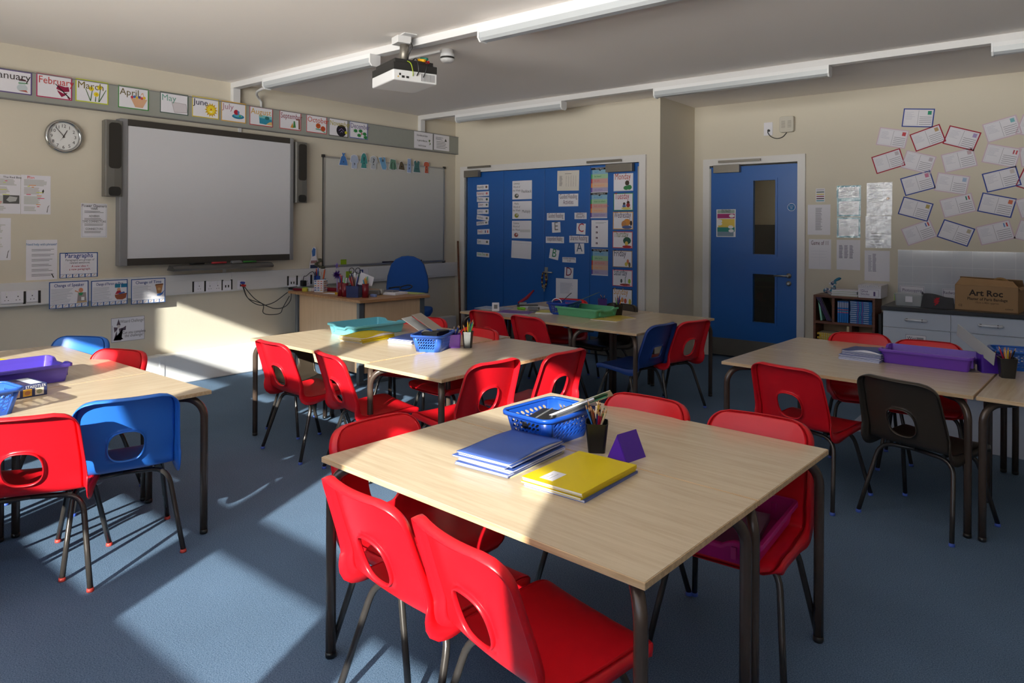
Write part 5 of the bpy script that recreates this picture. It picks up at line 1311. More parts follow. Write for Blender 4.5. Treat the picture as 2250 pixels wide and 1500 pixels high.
book((onZ(HT, 1205, 1010).x, onZ(HT, 1205, 1010).y), HT + 0.0001, a_ - 0.16, 0.297, 0.206, 0.004, BOOKB, 'blue exercise book sticking out behind the foreground blue pile', 'blue exercise books piled on the foreground table') if False else None
c_, a_, lx_, ly_ = quad(HT + 0.024, (1146, 1048), (1272, 1083), (1398, 1020), (1278, 994))
pile(c_, a_, 0.300, 0.208, 4, 0.0062, [(84, 100, 160), BOOKY, BOOKY, BOOKY],
     lambda k: ('blue exercise book at the bottom of the yellow pile on the foreground table', 'yellow exercise book just above the blue one in the foreground pile', 'yellow exercise book second from the top in the foreground pile', 'x')[k],
     'yellow exercise books on the foreground table', 'y', 0.004, top='top yellow exercise book with a white name label')
lb_ = Vector((c_.x, c_.y, 0))
tp = [o for o in COL.objects if o.get('label') == 'top yellow exercise book with a white name label'][0]
lm = MB().box(-0.125, -0.055, 0.012, 0.058, 0.0072, 0.0076)
lm.add([(-0.115, 0.03, 0.0078), (-0.07, 0.03, 0.0078), (-0.07, 0.0315, 0.0078), (-0.115, 0.0315, 0.0078)], [(0, 1, 2, 3)], 1).add([(-0.115, 0.042, 0.0078), (-0.08, 0.042, 0.0078), (-0.08, 0.0435, 0.0078), (-0.115, 0.0435, 0.0078)], [(0, 1, 2, 3)], 1)
lm.build('name_label', [M['paper'], ink((120, 120, 130))], tp)
# ---- plastic baskets with slanted slots
def basket(q, h, col, label, slots=(7, 4), slots2=(8, 4), z0=HT, taper=0.018, corner=0.03):
    c, ang, lx, ly = q
    t = thing('storage_basket', label, 'basket', (c.x, c.y, z0), ang, 'blue slotted plastic baskets')
    m = MB()
    def pt(u, v, side):
        """u along the wall 0..1, v height 0..1"""
        s_ = 1 - taper * 2 / min(lx, ly) * (1 - v)
        hx, hy = lx / 2 * s_, ly / 2 * s_
        cr = corner
        if side == 0: return Vector((-hx + cr + (2 * hx - 2 * cr) * u, -hy, v * h))
        if side == 1: return Vector((hx, -hy + cr + (2 * hy - 2 * cr) * u, v * h))
        if side == 2: return Vector((hx - cr - (2 * hx - 2 * cr) * u, hy, v * h))
        return Vector((-hx, hy - cr - (2 * hy - 2 * cr) * u, v * h))
    for side in range(4):
        nx, nz = slots if side in (1, 3) else slots2
        u0, u1, v0, v1 = 0.02, 0.98, 0.16, 0.80
        for (a, b, e, f) in ((0, 1, 0, v0), (0, 1, v1, 0.93), (0, u0, v0, v1), (u1, 1, v0, v1)):
            m.add([pt(a, e, side), pt(b, e, side), pt(b, f, side), pt(a, f, side)], [(0, 1, 2, 3)])
        for i in range(nx):
            for j in range(nz):
                a, b = u0 + (u1 - u0) * i / nx, u0 + (u1 - u0) * (i + 1) / nx
                e, f = v0 + (v1 - v0) * j / nz, v0 + (v1 - v0) * (j + 1) / nz
                def P(x, y): return pt(a + (b - a) * (x + 1) / 2, e + (f - e) * (y + 1) / 2, side)
                outr = [P(*k) for k in ((-1, -1), (0, -1), (1, -1), (1, 0), (1, 1), (0, 1), (-1, 1), (-1, 0))]
                inn = [P(*k) for k in ((-0.88, -0.80), (-0.30, -0.86), (0.40, -0.35), (0.84, 0.30), (0.88, 0.80), (0.30, 0.86), (-0.40, 0.35), (-0.84, -0.30))]
                m.add(outr + inn, [(k, (k + 1) % 8, 8 + (k + 1) % 8, 8 + k) for k in range(8)])
    # rounded corners, solid
    for k, (sx, sy, a0) in enumerate(((1, -1, -90), (1, 1, 0), (-1, 1, 90), (-1, -1, 180))):
        rows_ = []
        for v in (0, 0.93):
            s_ = 1 - taper * 2 / min(lx, ly) * (1 - v)
            hx, hy = lx / 2 * s_, ly / 2 * s_
            rows_.append([Vector((x, y, v * h)) for x, y in arc(sx * (hx - corner), sy * (hy - corner), corner, a0, a0 + 90, 6)])
        m.add(rows_[0] + rows_[1], [(i, i + 1, 8 + i, 7 + i) for i in range(6)], 0, True)
    s_ = 1 - taper * 2 / min(lx, ly)
    m.prism(rrect(-lx / 2 * s_, lx / 2 * s_, -ly / 2 * s_, ly / 2 * s_, corner, 6), -0.0005, 0.0005)
    o = m.build('basket_body', mat('blue_basket_plastic', col, 0.3, 0.5, vary=0.03), t)
    so = o.modifiers.new('thickness', 'SOLIDIFY'); so.thickness = 0.0022; so.offset = 0
    rim = MB()
    a = rrect(-lx / 2, lx / 2, -ly / 2, ly / 2, corner, 6)
    pr = [(0.0, -0.006), (0.0, 0.0), (0.010, 0.001), (0.012, -0.003), (0.011, -0.012)]
    n = len(a)
    vs = []
    s93 = 1 - taper * 2 / min(lx, ly) * 0.07
    for (o_, z_) in pr:
        for (x, y) in a:
            k = Vector((x, y)); d = k.copy()
            cx = max(-lx / 2 + corner, min(lx / 2 - corner, x)); cy = max(-ly / 2 + corner, min(ly / 2 - corner, y))
            d = (k - Vector((cx, cy))); d = d.normalized() if d.length > 1e-6 else Vector((0, 0))
            vs.append((x * s93 + d.x * o_, y * s93 + d.y * o_, h * 0.995 + z_))
    fs = [(r * n + k, r * n + (k + 1) % n, (r + 1) * n + (k + 1) % n, (r + 1) * n + k) for r in range(len(pr) - 1) for k in range(n)]
    rim.add(vs, fs, 0, True)
    ro = rim.build('rim', mat('blue_basket_plastic', col, 0.3, 0.5, vary=0.03), t)
    so = ro.modifiers.new('thickness', 'SOLIDIFY'); so.thickness = 0.0018; so.offset = 0
    return t
def tray(q, h, col, label, z0=HT, dip=True, name='storage_tray', taper=0.014, dips='x'):
    c, ang, lx, ly = q
    t = thing(name, label, 'tray', (c.x, c.y, z0), ang, 'shallow plastic drawer trays')
    cr = 0.014
    def ring(off_, z, use_dip=0.0, tp=0.0):
        out = []
        hx, hy = lx / 2 - tp, ly / 2 - tp
        # dense perimeter
        P = []
        cs = [(hx - cr, -hy + cr, -90), (hx - cr, hy - cr, 0), (-hx + cr, hy - cr, 90), (-hx + cr, -hy + cr, 180)]
        for i in range(4):
            a = [(x, y) for x, y in arc(cs[i][0], cs[i][1], cr + off_, cs[i][2], cs[i][2] + 90, 4)]
            nx = cs[(i + 1) % 4]; b = arc(nx[0], nx[1], cr + off_, nx[2], nx[2], 1)[0]
            P += a
            for k in range(1, 16): P.append((a[-1][0] + (b[0] - a[-1][0]) * k / 16, a[-1][1] + (b[1] - a[-1][1]) * k / 16))
        for (x, y) in P:
            zz = z
            if use_dip:
                s_ = abs(x) if dips == 'y' else abs(y); lim = (ly if dips != 'y' else lx) / 2
                on_end = (abs(y) > hy - 0.004) if dips == 'y' else (abs(x) > hx - 0.004)
                if on_end and s_ < lim * 0.5:
                    zz -= use_dip * min(1, (lim * 0.5 - s_) / (lim * 0.14))
            out.append(Vector((x, y, zz)))
        return out
    d = 0.016 if dip else 0.0
    rings = [ring(0, 0.0, 0, taper), ring(0, 0.004, 0, taper - 0.001), ring(0, h * 0.72, 0, 0.003), ring(0, h, d, 0), ring(0.010, h + 0.0005, d, 0), ring(0.0115, h - 0.003, d, 0), ring(0.0115, h - 0.013, d, 0)]
    n = len(rings[0])
    m = MB()
    m.add([p for r in rings for p in r], [tuple(range(n))] + [(r * n + k, r * n + (k + 1) % n, (r + 1) * n + (k + 1) % n, (r + 1) * n + k) for r in range(len(rings) - 1) for k in range(n)], 0, False)
    o = m.build('tray_body', mat('tray_plastic_%02x%02x%02x' % col, col, 0.35, 0.5, vary=0.03, scale=60), t)
    so = o.modifiers.new('thickness', 'SOLIDIFY'); so.thickness = 0.0024; so.offset = 0
    rl = MB()
    for sx in (-1, 1):
        for sy in (-1, 1):
            if dips == 'y': rl.box(sx * lx * 0.28 - 0.008, sx * lx * 0.28 + 0.008, sy * (ly / 2 - 0.003) - 0.003, sy * (ly / 2 - 0.003) + 0.009, h * 0.25, h - 0.02)
            else: rl.box(sx * (lx / 2 - 0.003) - 0.003, sx * (lx / 2 - 0.003) + 0.009, sy * ly * 0.32 - 0.008, sy * ly * 0.32 + 0.008, h * 0.25, h - 0.02)
    rl.build('runner_lug', mat('tray_plastic_%02x%02x%02x' % col, col, 0.35, 0.5, vary=0.03, scale=60), t)
    return t
def pot(p, w0, w1, h, col, label, rz, metal=0.0, name='pencil_pot', z0=HT, n=4):
    t = thing(name, label, 'pot', (p.x, p.y, z0), rz, 'pencil pots on the tables')
    m = MB()
    def rg(w, z, r=0.010): return [Vector((x, y, z)) for x, y in rrect(-w / 2, w / 2, -w / 2, w / 2, r, 4)]
    rs = [rg(w0, 0), rg(w1, h), rg(w1 - 0.005, h), rg(w0 - 0.005, 0.004)]
    k = len(rs[0])
    m.add([q for r in rs for q in r], [tuple(reversed(range(k))), tuple(range(3 * k, 4 * k))] + [(r * k + i, r * k + (i + 1) % k, (r + 1) * k + (i + 1) % k, (r + 1) * k + i) for r in range(3) for i in range(k)], 0, False)
    m.build('pot_body', mat('pot_plastic_%02x%02x%02x' % col, col, 0.28, 0.5, metal, vary=0.03), t)
    return t
PEN = {}
def pencil(base, tip, col, label, group, r=0.0036):
    d = tip - base; L_ = d.length
    key = (col, round(L_, 3))
    o = thing('pencil', label, 'pencil', group=group, mtx=Matrix.Translation(base) @ d.to_track_quat('Z', 'Y').to_matrix().to_4x4())
    MB().prism([(r * math.cos(PI / 3 * k), r * math.sin(PI / 3 * k)) for k in range(6)], 0, L_ - 0.02).build('barrel', ink(col, 0.35), o)
    MB().lathe([(r * 0.98, L_ - 0.02), (r * 0.35, L_ - 0.006)], 8).build('sharpened_wood', ink((206, 160, 116)), o)
    MB().lathe([(r * 0.36, L_ - 0.006), (0.0003, L_)], 8).build('lead_tip', ink(tuple(int(x * 0.8) for x in col) if sum(col) > 200 else (50, 50, 54)), o)
    return o
CNAME = {(170, 24, 60): 'crimson', (40, 140, 70): 'green', (214, 190, 150): 'natural wood', (34, 46, 90): 'navy blue', (214, 60, 34): 'orange red', (120, 70, 44): 'brown', (60, 120, 190): 'light blue', (200, 160, 40): 'yellow', (30, 30, 34): 'black',
         (40, 70, 160): 'blue', (110, 190, 80): 'light green', (30, 130, 160): 'turquoise', (190, 30, 60): 'red', (150, 40, 100): 'magenta', (240, 150, 30): 'orange', (230, 190, 40): 'yellow', (90, 60, 140): 'purple', (230, 130, 90): 'salmon'}
def pencils_in(p, h, w, cols, lo, hi, where, rnd, spread=0.028, lean=None):
    n = len(cols); cnt = {}
    for k, col in enumerate(cols):
        a = 2 * PI * k / n + rnd.uniform(-0.3, 0.3)
        b = Vector((p.x - math.cos(a) * w * 0.25, p.y - math.sin(a) * w * 0.25, HT + 0.006))
        L_ = rnd.uniform(lo, hi)
        top = Vector((p.x + math.cos(a) * spread * (L_ / h) * rnd.uniform(0.5, 1.1), p.y + math.sin(a) * spread * (L_ / h) * rnd.uniform(0.5, 1.1), HT + L_))
        nm = CNAME[col]; cnt[nm] = cnt.get(nm, 0) + 1
        tot = sum(1 for c in cols if CNAME[c] == nm)
        lab = '%s pencil standing in %s' % (nm, where) if tot == 1 else 'one of the %s pencils in %s' % (nm, where)
        pencil(b, top, col, lab, 'pencils in ' + where)
NV, BK = (34, 46, 90), (30, 30, 34)
# foreground table
qA = quad(HT + 0.105, (1117, 894), (1205, 926), (1293, 886), (1214, 872))
bsk = basket((qA[0], qA[1], 0.275, 0.205), 0.102, (20, 72, 170), 'blue slotted basket of folders on the foreground table')
def sheetstack(name, label, cat, c, z, rz, tilt_ax, tilt, lx, ly, t, mats, group=None, parts=('sheet',)):
    m_ = Matrix.Translation((c.x, c.y, z)) @ Matrix.Rotation(rz, 4, 'Z') @ Matrix.Rotation(tilt, 4, tilt_ax)
    o = thing(name, label, cat, group=group, mtx=m_)
    MB().box(-lx / 2, lx / 2, -ly / 2, ly / 2, 0, t).build(parts[0], mats, o, 0.0008)
    return o
bc = qA[0]; ba = qA[1]
bx = Vector((math.cos(ba), math.sin(ba), 0)); by = Vector((-math.sin(ba), math.cos(ba), 0))
cse = thing('pencil_case', 'black pencil case lying inside the foreground blue basket', 'pencil case', (bc.x - 0.03 * bx.x, bc.y - 0.03 * bx.y, HT + 0.05), ba + 0.3)
MB().box(-0.10, 0.08, -0.045, 0.045, 0, 0.038).build('case_body', M['black'], cse, 0.014); MB().box(-0.095, 0.075, -0.003, 0.003, 0.037, 0.040).build('zip', M['grey'], cse)
def edge_sheet(name, label, cat, p0, p1, w, t, m_, roll):
    """thin sheet along p0-p1, turned about that line until it is seen almost edge-on from the room's middle"""
    e1 = (p1 - p0); L_ = e1.length; e1.normalize()
    v = (CAMP - (p0 + p1) / 2).normalized()
    n = e1.cross(v).normalized(); n = Matrix.Rotation(roll, 3, e1) @ n; e2 = n.cross(e1)
    mm = Matrix((e1, e2, n)).transposed().to_4x4(); mm.translation = (p0 + p1) / 2
    o = thing(name, label, cat, mtx=mm)
    MB().box(-L_ / 2, L_ / 2, -w / 2, w / 2, 0, t).build('sheet', m_, o, 0.0005)
    return o
def zp(z, u, v): return onZ(HT + z, u, v)
edge_sheet('grey_folder', 'dark grey folder lowest in the foreground blue basket', 'folder', zp(0.06, 1195, 921), zp(0.125, 1285, 885), 0.10, 0.003, ink((70, 72, 78)), 0.25)
edge_sheet('paper_folder', 'white folder leaning out of the foreground blue basket', 'folder', zp(0.065, 1210, 918), zp(0.13, 1308, 880), 0.10, 0.006, M['paper'], -0.25)
edge_sheet('paper_folder', 'green edged folder sticking up from the foreground blue basket', 'folder', zp(0.085, 1240, 902), zp(0.15, 1335, 867), 0.09, 0.002, ink((70, 140, 100)), 0.10)
edge_sheet('paper_folder', 'cream folder on top in the foreground blue basket, pointing right', 'folder', zp(0.10, 1262, 893), zp(0.155, 1344, 862), 0.09, 0.002, ink((222, 214, 190)), -0.22)
pp_ = onZ(HT, 1311, 990)
pot(pp_, 0.056, 0.076, 0.098, (26, 25, 24), 'black pencil pot on the foreground table beside the blue basket', 0.55)
cols = [(170, 24, 60), (214, 190, 150), (40, 140, 70), (40, 140, 70), (200, 160, 40), (120, 70, 44), NV, (214, 60, 34), (120, 70, 44), (60, 120, 190), BK, (200, 160, 40), (120, 70, 44), NV, (170, 24, 60), BK]
pencils_in(pp_, 0.098, 0.056, cols, 0.135, 0.175, 'the foreground black pot', random.Random(4), 0.024)
p1, p2, p3 = onZ(HT, 1334, 1004), onZ(HT, 1377, 1018), onZ(HT, 1418, 1008)
tr_ = thing('triangular_prism', 'purple plastic triangular prism beside the foreground black pot', 'block', tuple((p1 + p2) / 2), math.atan2((p2 - p1).y, (p2 - p1).x))
e = (p2 - p1).length / 2; dpt = 0.10
mt = Matrix(((1, 0, 0, 0), (0, 0, 1, 0), (0, 1, 0, 0), (0, 0, 0, 1)))
MB().prism([(-e, 0), (e, 0), (0.0, 0.082)], 0.002, dpt - 0.002, mtx=mt).build('prism_body', mat('purple_plastic', (76, 34, 150), 0.2, 0.5), tr_)
MB().prism([(-e + 0.004, 0.003), (e - 0.004, 0.003), (0.0, 0.076)], -0.0005, 0.002, mtx=mt).build('end_face', mat('purple_plastic_face', (92, 40, 176), 0.25, 0.5), tr_)
# magenta tray on the chair seat
def seat_tray():
    c = (onZ(0.45, 1582, 1160) + onZ(0.45, 1822, 1118)) / 2
    s = A5.location; ang = A5.rotation_euler.z
    f = Vector((-math.sin(ang), math.cos(ang), 0)); r = Vector((math.cos(ang), math.sin(ang), 0))
    cc = Vector((s.x, s.y, 0)) + f * 0.045 - r * 0.0
    return tray((cc, ang, 0.312, 0.427), 0.075, (186, 20, 120), 'magenta tray lying on the seat of the red chair at the foreground table', z0=0.388, dips='y'), cc, ang
mt_, cc_, an_ = seat_tray()
o = book((cc_.x, cc_.y), 0.399, an_ + 0.1, 0.21, 0.30, 0.02, (120, 60, 110), 'dusky purple book inside the magenta tray', name='work_book', pages=ink((150, 100, 130)))
# ---- middle group
qT = quad(HT + 0.075, (723, 707), (786, 721), (881, 704), (832, 696.5))
tray((qT[0], qT[1], 0.427, 0.312), 0.075, (110, 190, 206), 'pale blue tray at the back of the middle group')
qY = quad(HT + 0.03, (744, 741), (790, 748), (868, 732), (823, 724))
pile(qY[0], qY[1], 0.30, 0.205, 8, 0.0045, [(214, 206, 150), BOOKY, BOOKY, BOOKY, BOOKY, BOOKY, BOOKY, BOOKY], 'yellow exercise book inside the pile on the middle group', 'yellow exercise books piled on the middle group', 'y', 0.008, top='curled yellow exercise book on top of the middle group pile', wavy=0.012)
cY = onZ(HT + 0.02, 905, 742)
pile(cY, qY[1] + 0.1, 0.26, 0.19, 5, 0.0055, [(230, 228, 226), (84, 104, 176)], 'blue exercise book in the pile behind the middle group basket', 'blue exercise books behind the middle group basket', None, 0.005, top='top blue exercise book, its pages bulging, behind the middle group basket', wavy=0.008)
qB = quad(HT + 0.10, (906, 733), (967, 741), (988, 727))
bB = onZ(HT, 962, 770)
bk = basket((Vector((-3.05, 3.02, 0)), 0.44, 0.19, 0.265), 0.102, (50, 98, 196), 'sunlit blue slotted basket on the middle group', (8, 4), (7, 4))
sheetstack('whiteboard_slate', 'pale hand whiteboard leaning out of the middle group basket', 'board', onZ(HT + 0.115, 908, 722) + Vector((0.0, 0.08, 0)), HT + 0.105, 0.30, 'Y', 0.50, 0.27, 0.12, 0.004, ink((206, 210, 212)))
sheetstack('whiteboard_slate', 'second hand whiteboard behind the first in the middle group basket', 'board', onZ(HT + 0.125, 912, 717) + Vector((0.03, 0.12, 0)), HT + 0.12, 0.30, 'Y', 0.52, 0.27, 0.12, 0.004, ink((170, 160, 150)))
for k, (u_, v_, lbl) in enumerate(((946, 731, 'black board rubber in the middle group basket, left one'), (968, 727, 'black board rubber in the middle group basket, right one'))):
    p = onZ(HT + 0.10, u_, v_); o = thing('board_rubber', lbl, 'board rubber', (p.x, p.y, HT + 0.075), 0.5 + k)
    MB().box(-0.05, 0.05, -0.025, 0.025, 0, 0.03).build('block', M['black'], o, 0.004)
pp_ = onZ(HT, 998, 762)
pot(pp_, 0.076, 0.084, 0.082, (132, 74, 190), 'purple pot of blue pencils on the middle group', 0.02 + 0.72)
pencils_in(pp_, 0.082, 0.06, [(40, 70, 160), NV, (40, 70, 160), NV, (40, 70, 160), NV], 0.10, 0.145, 'the purple pot on the middle group', random.Random(2), 0.034)
pp_ = onZ(HT, 1028, 763)
pot(pp_, 0.05, 0.066, 0.10, (46, 44, 42), 'dark grey pot of colouring pencils on the middle group', 0.6)
pencils_in(pp_, 0.10, 0.05, [(110, 190, 80), (30, 130, 160), (110, 190, 80), (190, 30, 60), (150, 40, 100), (190, 30, 60), (240, 150, 30), (240, 150, 30), (230, 190, 40)], 0.135, 0.18, 'the dark grey pot on the middle group', random.Random(5), 0.028)
# ---- left group
qC = quad(HT + 0.078, (-60, 802), (30, 829), (157, 806), (88, 788))
tray((Vector((-3.90, 1.06, 0)), 1.5708 + 0.0, 0.427, 0.312), 0.085, (84, 66, 176), 'purple tray at the left edge on the left group')
b1, b2 = onZ(HT, 1, 884), onZ(HT, 104, 866)
dd = (b2 - b1); an = math.atan2(dd.y, dd.x)
L2 = 0.40; W2 = 0.19; Hh = 0.052
oc = b2 - dd.normalized() * L2
px_ = thing('pencil_box', 'flat dark blue box of pencils with four photos on its side, left edge', 'box', (oc.x, oc.y, HT), an)
MB().box(0, L2, 0, W2, 0, Hh).build('carton', mat('navy_carton', (44, 54, 104), 0.4, 0.5), px_, 0.002)
fm = MB()
cols4 = [[(196, 110, 90), (190, 150, 110)], [(200, 180, 160), (190, 120, 90)], [(210, 160, 60), (180, 120, 80)], [(220, 210, 196), (150, 150, 120)]]
ms = []
for k in range(4):
    x1 = L2 - 0.014 - 0.046 * (3 - k) ; x0 = x1 - 0.034
    for j, cc in enumerate(cols4[k]):
        ms.append(ink(cc)); i_ = len(ms) - 1
        if j == 0: fm.add([(x0, -0.0006, 0.006), (x1, -0.0006, 0.006), (x1, -0.0006, 0.036), (x0, -0.0006, 0.036)], [(0, 1, 2, 3)], i_)
        else: fm.add([((x0 + x1) / 2 + 0.012 * math.cos(a * PI / 4), -0.0009, 0.020 + 0.010 * math.sin(a * PI / 4)) for a in range(8)], [tuple(range(8))], i_)
for k in range(5):
    x0 = L2 - 0.012 - 0.05 * k - 0.045
    ms.append(ink(((200, 206, 214), (70, 60, 90), (60, 150, 160), (206, 190, 190), (60, 70, 120))[k])); fm.add([(x0, 0.02, Hh + 0.0006), (x0 + 0.045, 0.02, Hh + 0.0006), (x0 + 0.045, W2 - 0.02, Hh + 0.0006), (x0, W2 - 0.02, Hh + 0.0006)], [(0, 1, 2, 3)], len(ms) - 1)
fm.build('printed_photo', ms, px_)
for (s_, sz, xx, zz) in (('STAEDTLER', 0.017, L2 - 0.006, 0.039), ('class pack', 0.010, L2 - 0.150, 0.039)):
    tt = text(px_, s_, sz, 0, 0, 0, (226, 226, 232), 'RIGHT', 0.95, bold=0.01); tt.matrix_local = Matrix.Translation((xx, -0.001, zz)) @ Matrix.Rotation(PI / 2, 4, 'X') @ Matrix.Scale(0.9, 4, (1, 0, 0))
p = onZ(HT + 0.02, 4, 796)
book((p.x - 0.05, p.y - 0.10), HT, 0.35, 0.21, 0.30, 0.02, BOOKY, 'yellow book behind the purple tray at the left edge', name='yellow_book', pages=M['paper'])
basket((Vector((-3.33, 0.80, 0)), 0.1, 0.19, 0.26), 0.102, (50, 98, 196), 'blue basket mostly outside the left edge beside the pencil box', (8, 4), (7, 4))
# ---- back group
qD = quad(HT + 0.075, (1228, 676), (1296, 682), (1346.7, 671), (1285, 665))
tray((qD[0] + Vector((0, 0, 0)), D_ROT - 0.02, 0.427, 0.312), 0.075, (96, 176, 130), 'green tray on the back group')
bD = onZ(HT, 1221, 690)
basket((bD + Vector((0.02, 0.10, 0)), D_ROT + 0.15, 0.20, 0.275), 0.102, (24, 70, 170), 'blue slotted basket on the back group beside the green tray', (8, 4), (7, 4))
bp_ = bD + Vector((0.02, 0.10, 0))
sheetstack('paper_folder', 'green card folder leaning out of the back group basket', 'folder', bp_ + Vector((0.16, 0.05, 0)), HT + 0.13, 0.3, 'Y', -0.42, 0.30, 0.12, 0.003, ink((120, 140, 120)))
sheetstack('ruler_bundle', 'dark strip leaning up to the right in the back group basket', 'ruler', bp_ + Vector((0.02, -0.02, 0)), HT + 0.125, 0.5, 'Y', -0.75, 0.16, 0.04, 0.006, ink((60, 60, 74)))
hp = thing('white_cable_loop', 'white cable loop on top of the back group basket', 'cable'); pc = onZ(HT + 0.11, 1222, 662)
MB().tube([(pc.x + 0.05 * math.cos(a / 8 * PI), pc.y + 0.01, HT + 0.10 + 0.035 * math.sin(a / 8 * PI)) for a in range(9)], 0.004, 6).build('lead', M['paper'], hp)
pp_ = onZ(HT, 1358, 693)
pot(pp_, 0.058, 0.078, 0.10, (24, 23, 22), 'black pencil pot on the back group, right of the green tray', 0.75)
pencils_in(pp_, 0.10, 0.05, [(40, 70, 160), (240, 150, 30), (190, 30, 60), (230, 130, 90), (90, 60, 140), (110, 190, 80), NV], 0.15, 0.19, 'the black pot on the back group', random.Random(8), 0.022)
pile(onZ(HT, 1352, 697), D_ROT - 0.35, 0.30, 0.205, 1, 0.006, [(196, 172, 70)], 'mustard yellow exercise book under the black pot on the back group', 'mustard exercise books on the back group', None, 0.0)
pile(onZ(HT, 1335, 703), D_ROT + 0.1, 0.24, 0.15, 1, 0.0055, [(206, 184, 90)], 'mustard yellow exercise book sticking out toward the camera on the back group', 'mustard exercise books on the back group', None, 0.0)
pile(onZ(HT, 1133, 686), D_ROT + 0.4, 0.30, 0.205, 1, 0.004, [(110, 74, 150)], 'purple folder flat on the back group left of the basket', 'flat folders on the back group', None, 0.0)
pile(onZ(HT, 1085, 677), D_ROT + 0.2, 0.30, 0.205, 1, 0.003, [(150, 160, 184)], 'pale blue sheet behind the white gadget on the back group', 'flat folders on the back group', None, 0.0)
pile(onZ(HT, 1178, 676), D_ROT - 0.2, 0.28, 0.19, 2, 0.004, [(170, 170, 176), (200, 200, 204)], 'grey paper lying behind the stapler on the back group', 'grey papers on the back group', None, 0.01)
pile(onZ(HT, 1207, 687), D_ROT + 0.5, 0.22, 0.17, 2, 0.006, [(226, 224, 214), (214, 206, 100)], 'yellow topped book pile left of the back group basket', 'books left of the back group basket', None, 0.005)
g = onZ(HT, 1089, 683); gd = thing('white_gadget', 'small white timer standing on the back group behind a red chair', 'timer', (g.x, g.y, HT), 0.75)
MB().box(-0.032, 0.032, -0.012, 0.012, 0.0, 0.075).build('case', M['paper'], gd, 0.004); MB().box(-0.016, 0.016, -0.0135, -0.012, 0.022, 0.058).build('display', M['grey'], gd)
s_ = onZ(HT, 1150, 673); st = thing('stapler', 'open dark red stapler on the back group', 'stapler', (s_.x, s_.y, HT), 0.75)
MB().tube([(-0.05, 0, 0.03), (0.03, 0, 0.08), (0.10, 0, 0.155)], [0.012, 0.016, 0.008], 8).build('arm', ink((130, 20, 44)), st); MB().box(-0.06, 0.14, -0.018, 0.018, 0, 0.018).build('base', M['dark'], st, 0.004)
MB().box(-0.04, 0.03, -0.014, 0.014, 0.018, 0.04).build('hinge', M['grey'], st)
pg = onZ(HT, 1163, 684); cl_ = thing('hole_punch', 'grey hole punch beside the stapler on the back group', 'hole punch', (pg.x + 0.05, pg.y, HT), 0.2)
MB().box(-0.06, 0.06, -0.03, 0.03, 0, 0.012).box(-0.05, 0.05, -0.02, 0.02, 0.02, 0.045).build('body', ink((110, 112, 116)), cl_, 0.004)
pp_ = onZ(HT, 1330, 672) + Vector((0.09, -0.20, 0))
pot(pp_ + Vector((0.0, 0.0, 0)), 0.076, 0.084, 0.09, (70, 44, 120), 'purple pot half hidden behind the green tray on the back group', 0.6)
pencils_in(pp_, 0.09, 0.06, [NV, (40, 70, 160), NV, (40, 70, 160)], 0.11, 0.15, 'the purple pot behind the green tray', random.Random(9), 0.03)
mk = onZ(HT, 1143, 680); mo = MB().tube([(mk.x - 0.03, mk.y, HT + 0.011), (mk.x + 0.04, mk.y + 0.02, HT + 0.011)], 0.011, 8).build('highlighter', ink((120, 190, 50))); tag(mo, 'lime green highlighter lying on the back group', 'pen')
# ---- right group
eT = quad(HT + 0.075, (1942, 762), (2135, 793), (2145, 783), (1965, 757))
cE = (onZ(HT, 1952, 798) + onZ(HT, 2118, 818)) / 2
tray((cE + Vector((0.0, 0.12, 0)), E_ROT, 0.43, 0.24), 0.078, (110, 60, 176), 'long purple tray on the right group')
cE2 = (onZ(HT, 1846, 789) + onZ(HT, 1937, 798)) / 2
pile(cE2 + Vector((0.0, 0.10, 0)), E_ROT, 0.215, 0.20, 5, 0.005, [(120, 130, 180)], 'blue exercise book low in the pile beside the long purple tray', 'blue exercise books on the right group, lower pages white', None, 0.006)
pile(cE2 + Vector((0.01, 0.12, 0)), E_ROT - 0.12, 0.215, 0.20, 5, 0.004, [(44, 66, 130)], 'dark blue exercise book high in the pile beside the long purple tray', 'dark blue exercise books on the right group', None, 0.006, z0=HT + 0.027, top='top dark blue exercise book, curled, beside the long purple tray', wavy=0.012)
pp_ = onZ(HT, 2166, 818) + Vector((0.01, 0.03, 0))
pot(pp_, 0.085, 0.095, 0.095, (74, 36, 150), 'purple pot of blue pencils on the right group', 0.35)
pencils_in(pp_, 0.095, 0.06, [(40, 70, 160), NV, (40, 70, 160), (230, 130, 90), NV], 0.10, 0.13, 'the purple pot on the right group', random.Random(12), 0.03)
pp_ = onZ(HT, 2212, 831) + Vector((0.0, 0.03, 0))
pot(pp_, 0.06, 0.078, 0.10, (28, 28, 28), 'black pencil pot on the table at the right edge', 0.3)
pencils_in(pp_, 0.10, 0.05, [BK, (230, 130, 90), (170, 24, 60), (230, 190, 40), (240, 150, 30), (170, 24, 60), (214, 190, 150), (230, 190, 40), (120, 70, 44)], 0.13, 0.17, 'the black pot at the right edge', random.Random(13), 0.026)
bE = onZ(HT, 2212, 818) + Vector((0.06, 0.17, 0))
basket((bE, E_ROT + 0.25, 0.28, 0.20), 0.105, (24, 90, 180), 'blue slotted basket cut by the right edge', (7, 4), (8, 4))
edge_sheet('strip_folder', 'pale grey folder leaning up from the right group basket against the cupboards', 'folder', zp(0.085, 2185, 790), zp(0.20, 2103, 724), 0.075, 0.003, ink((176, 180, 180)), 0.75)
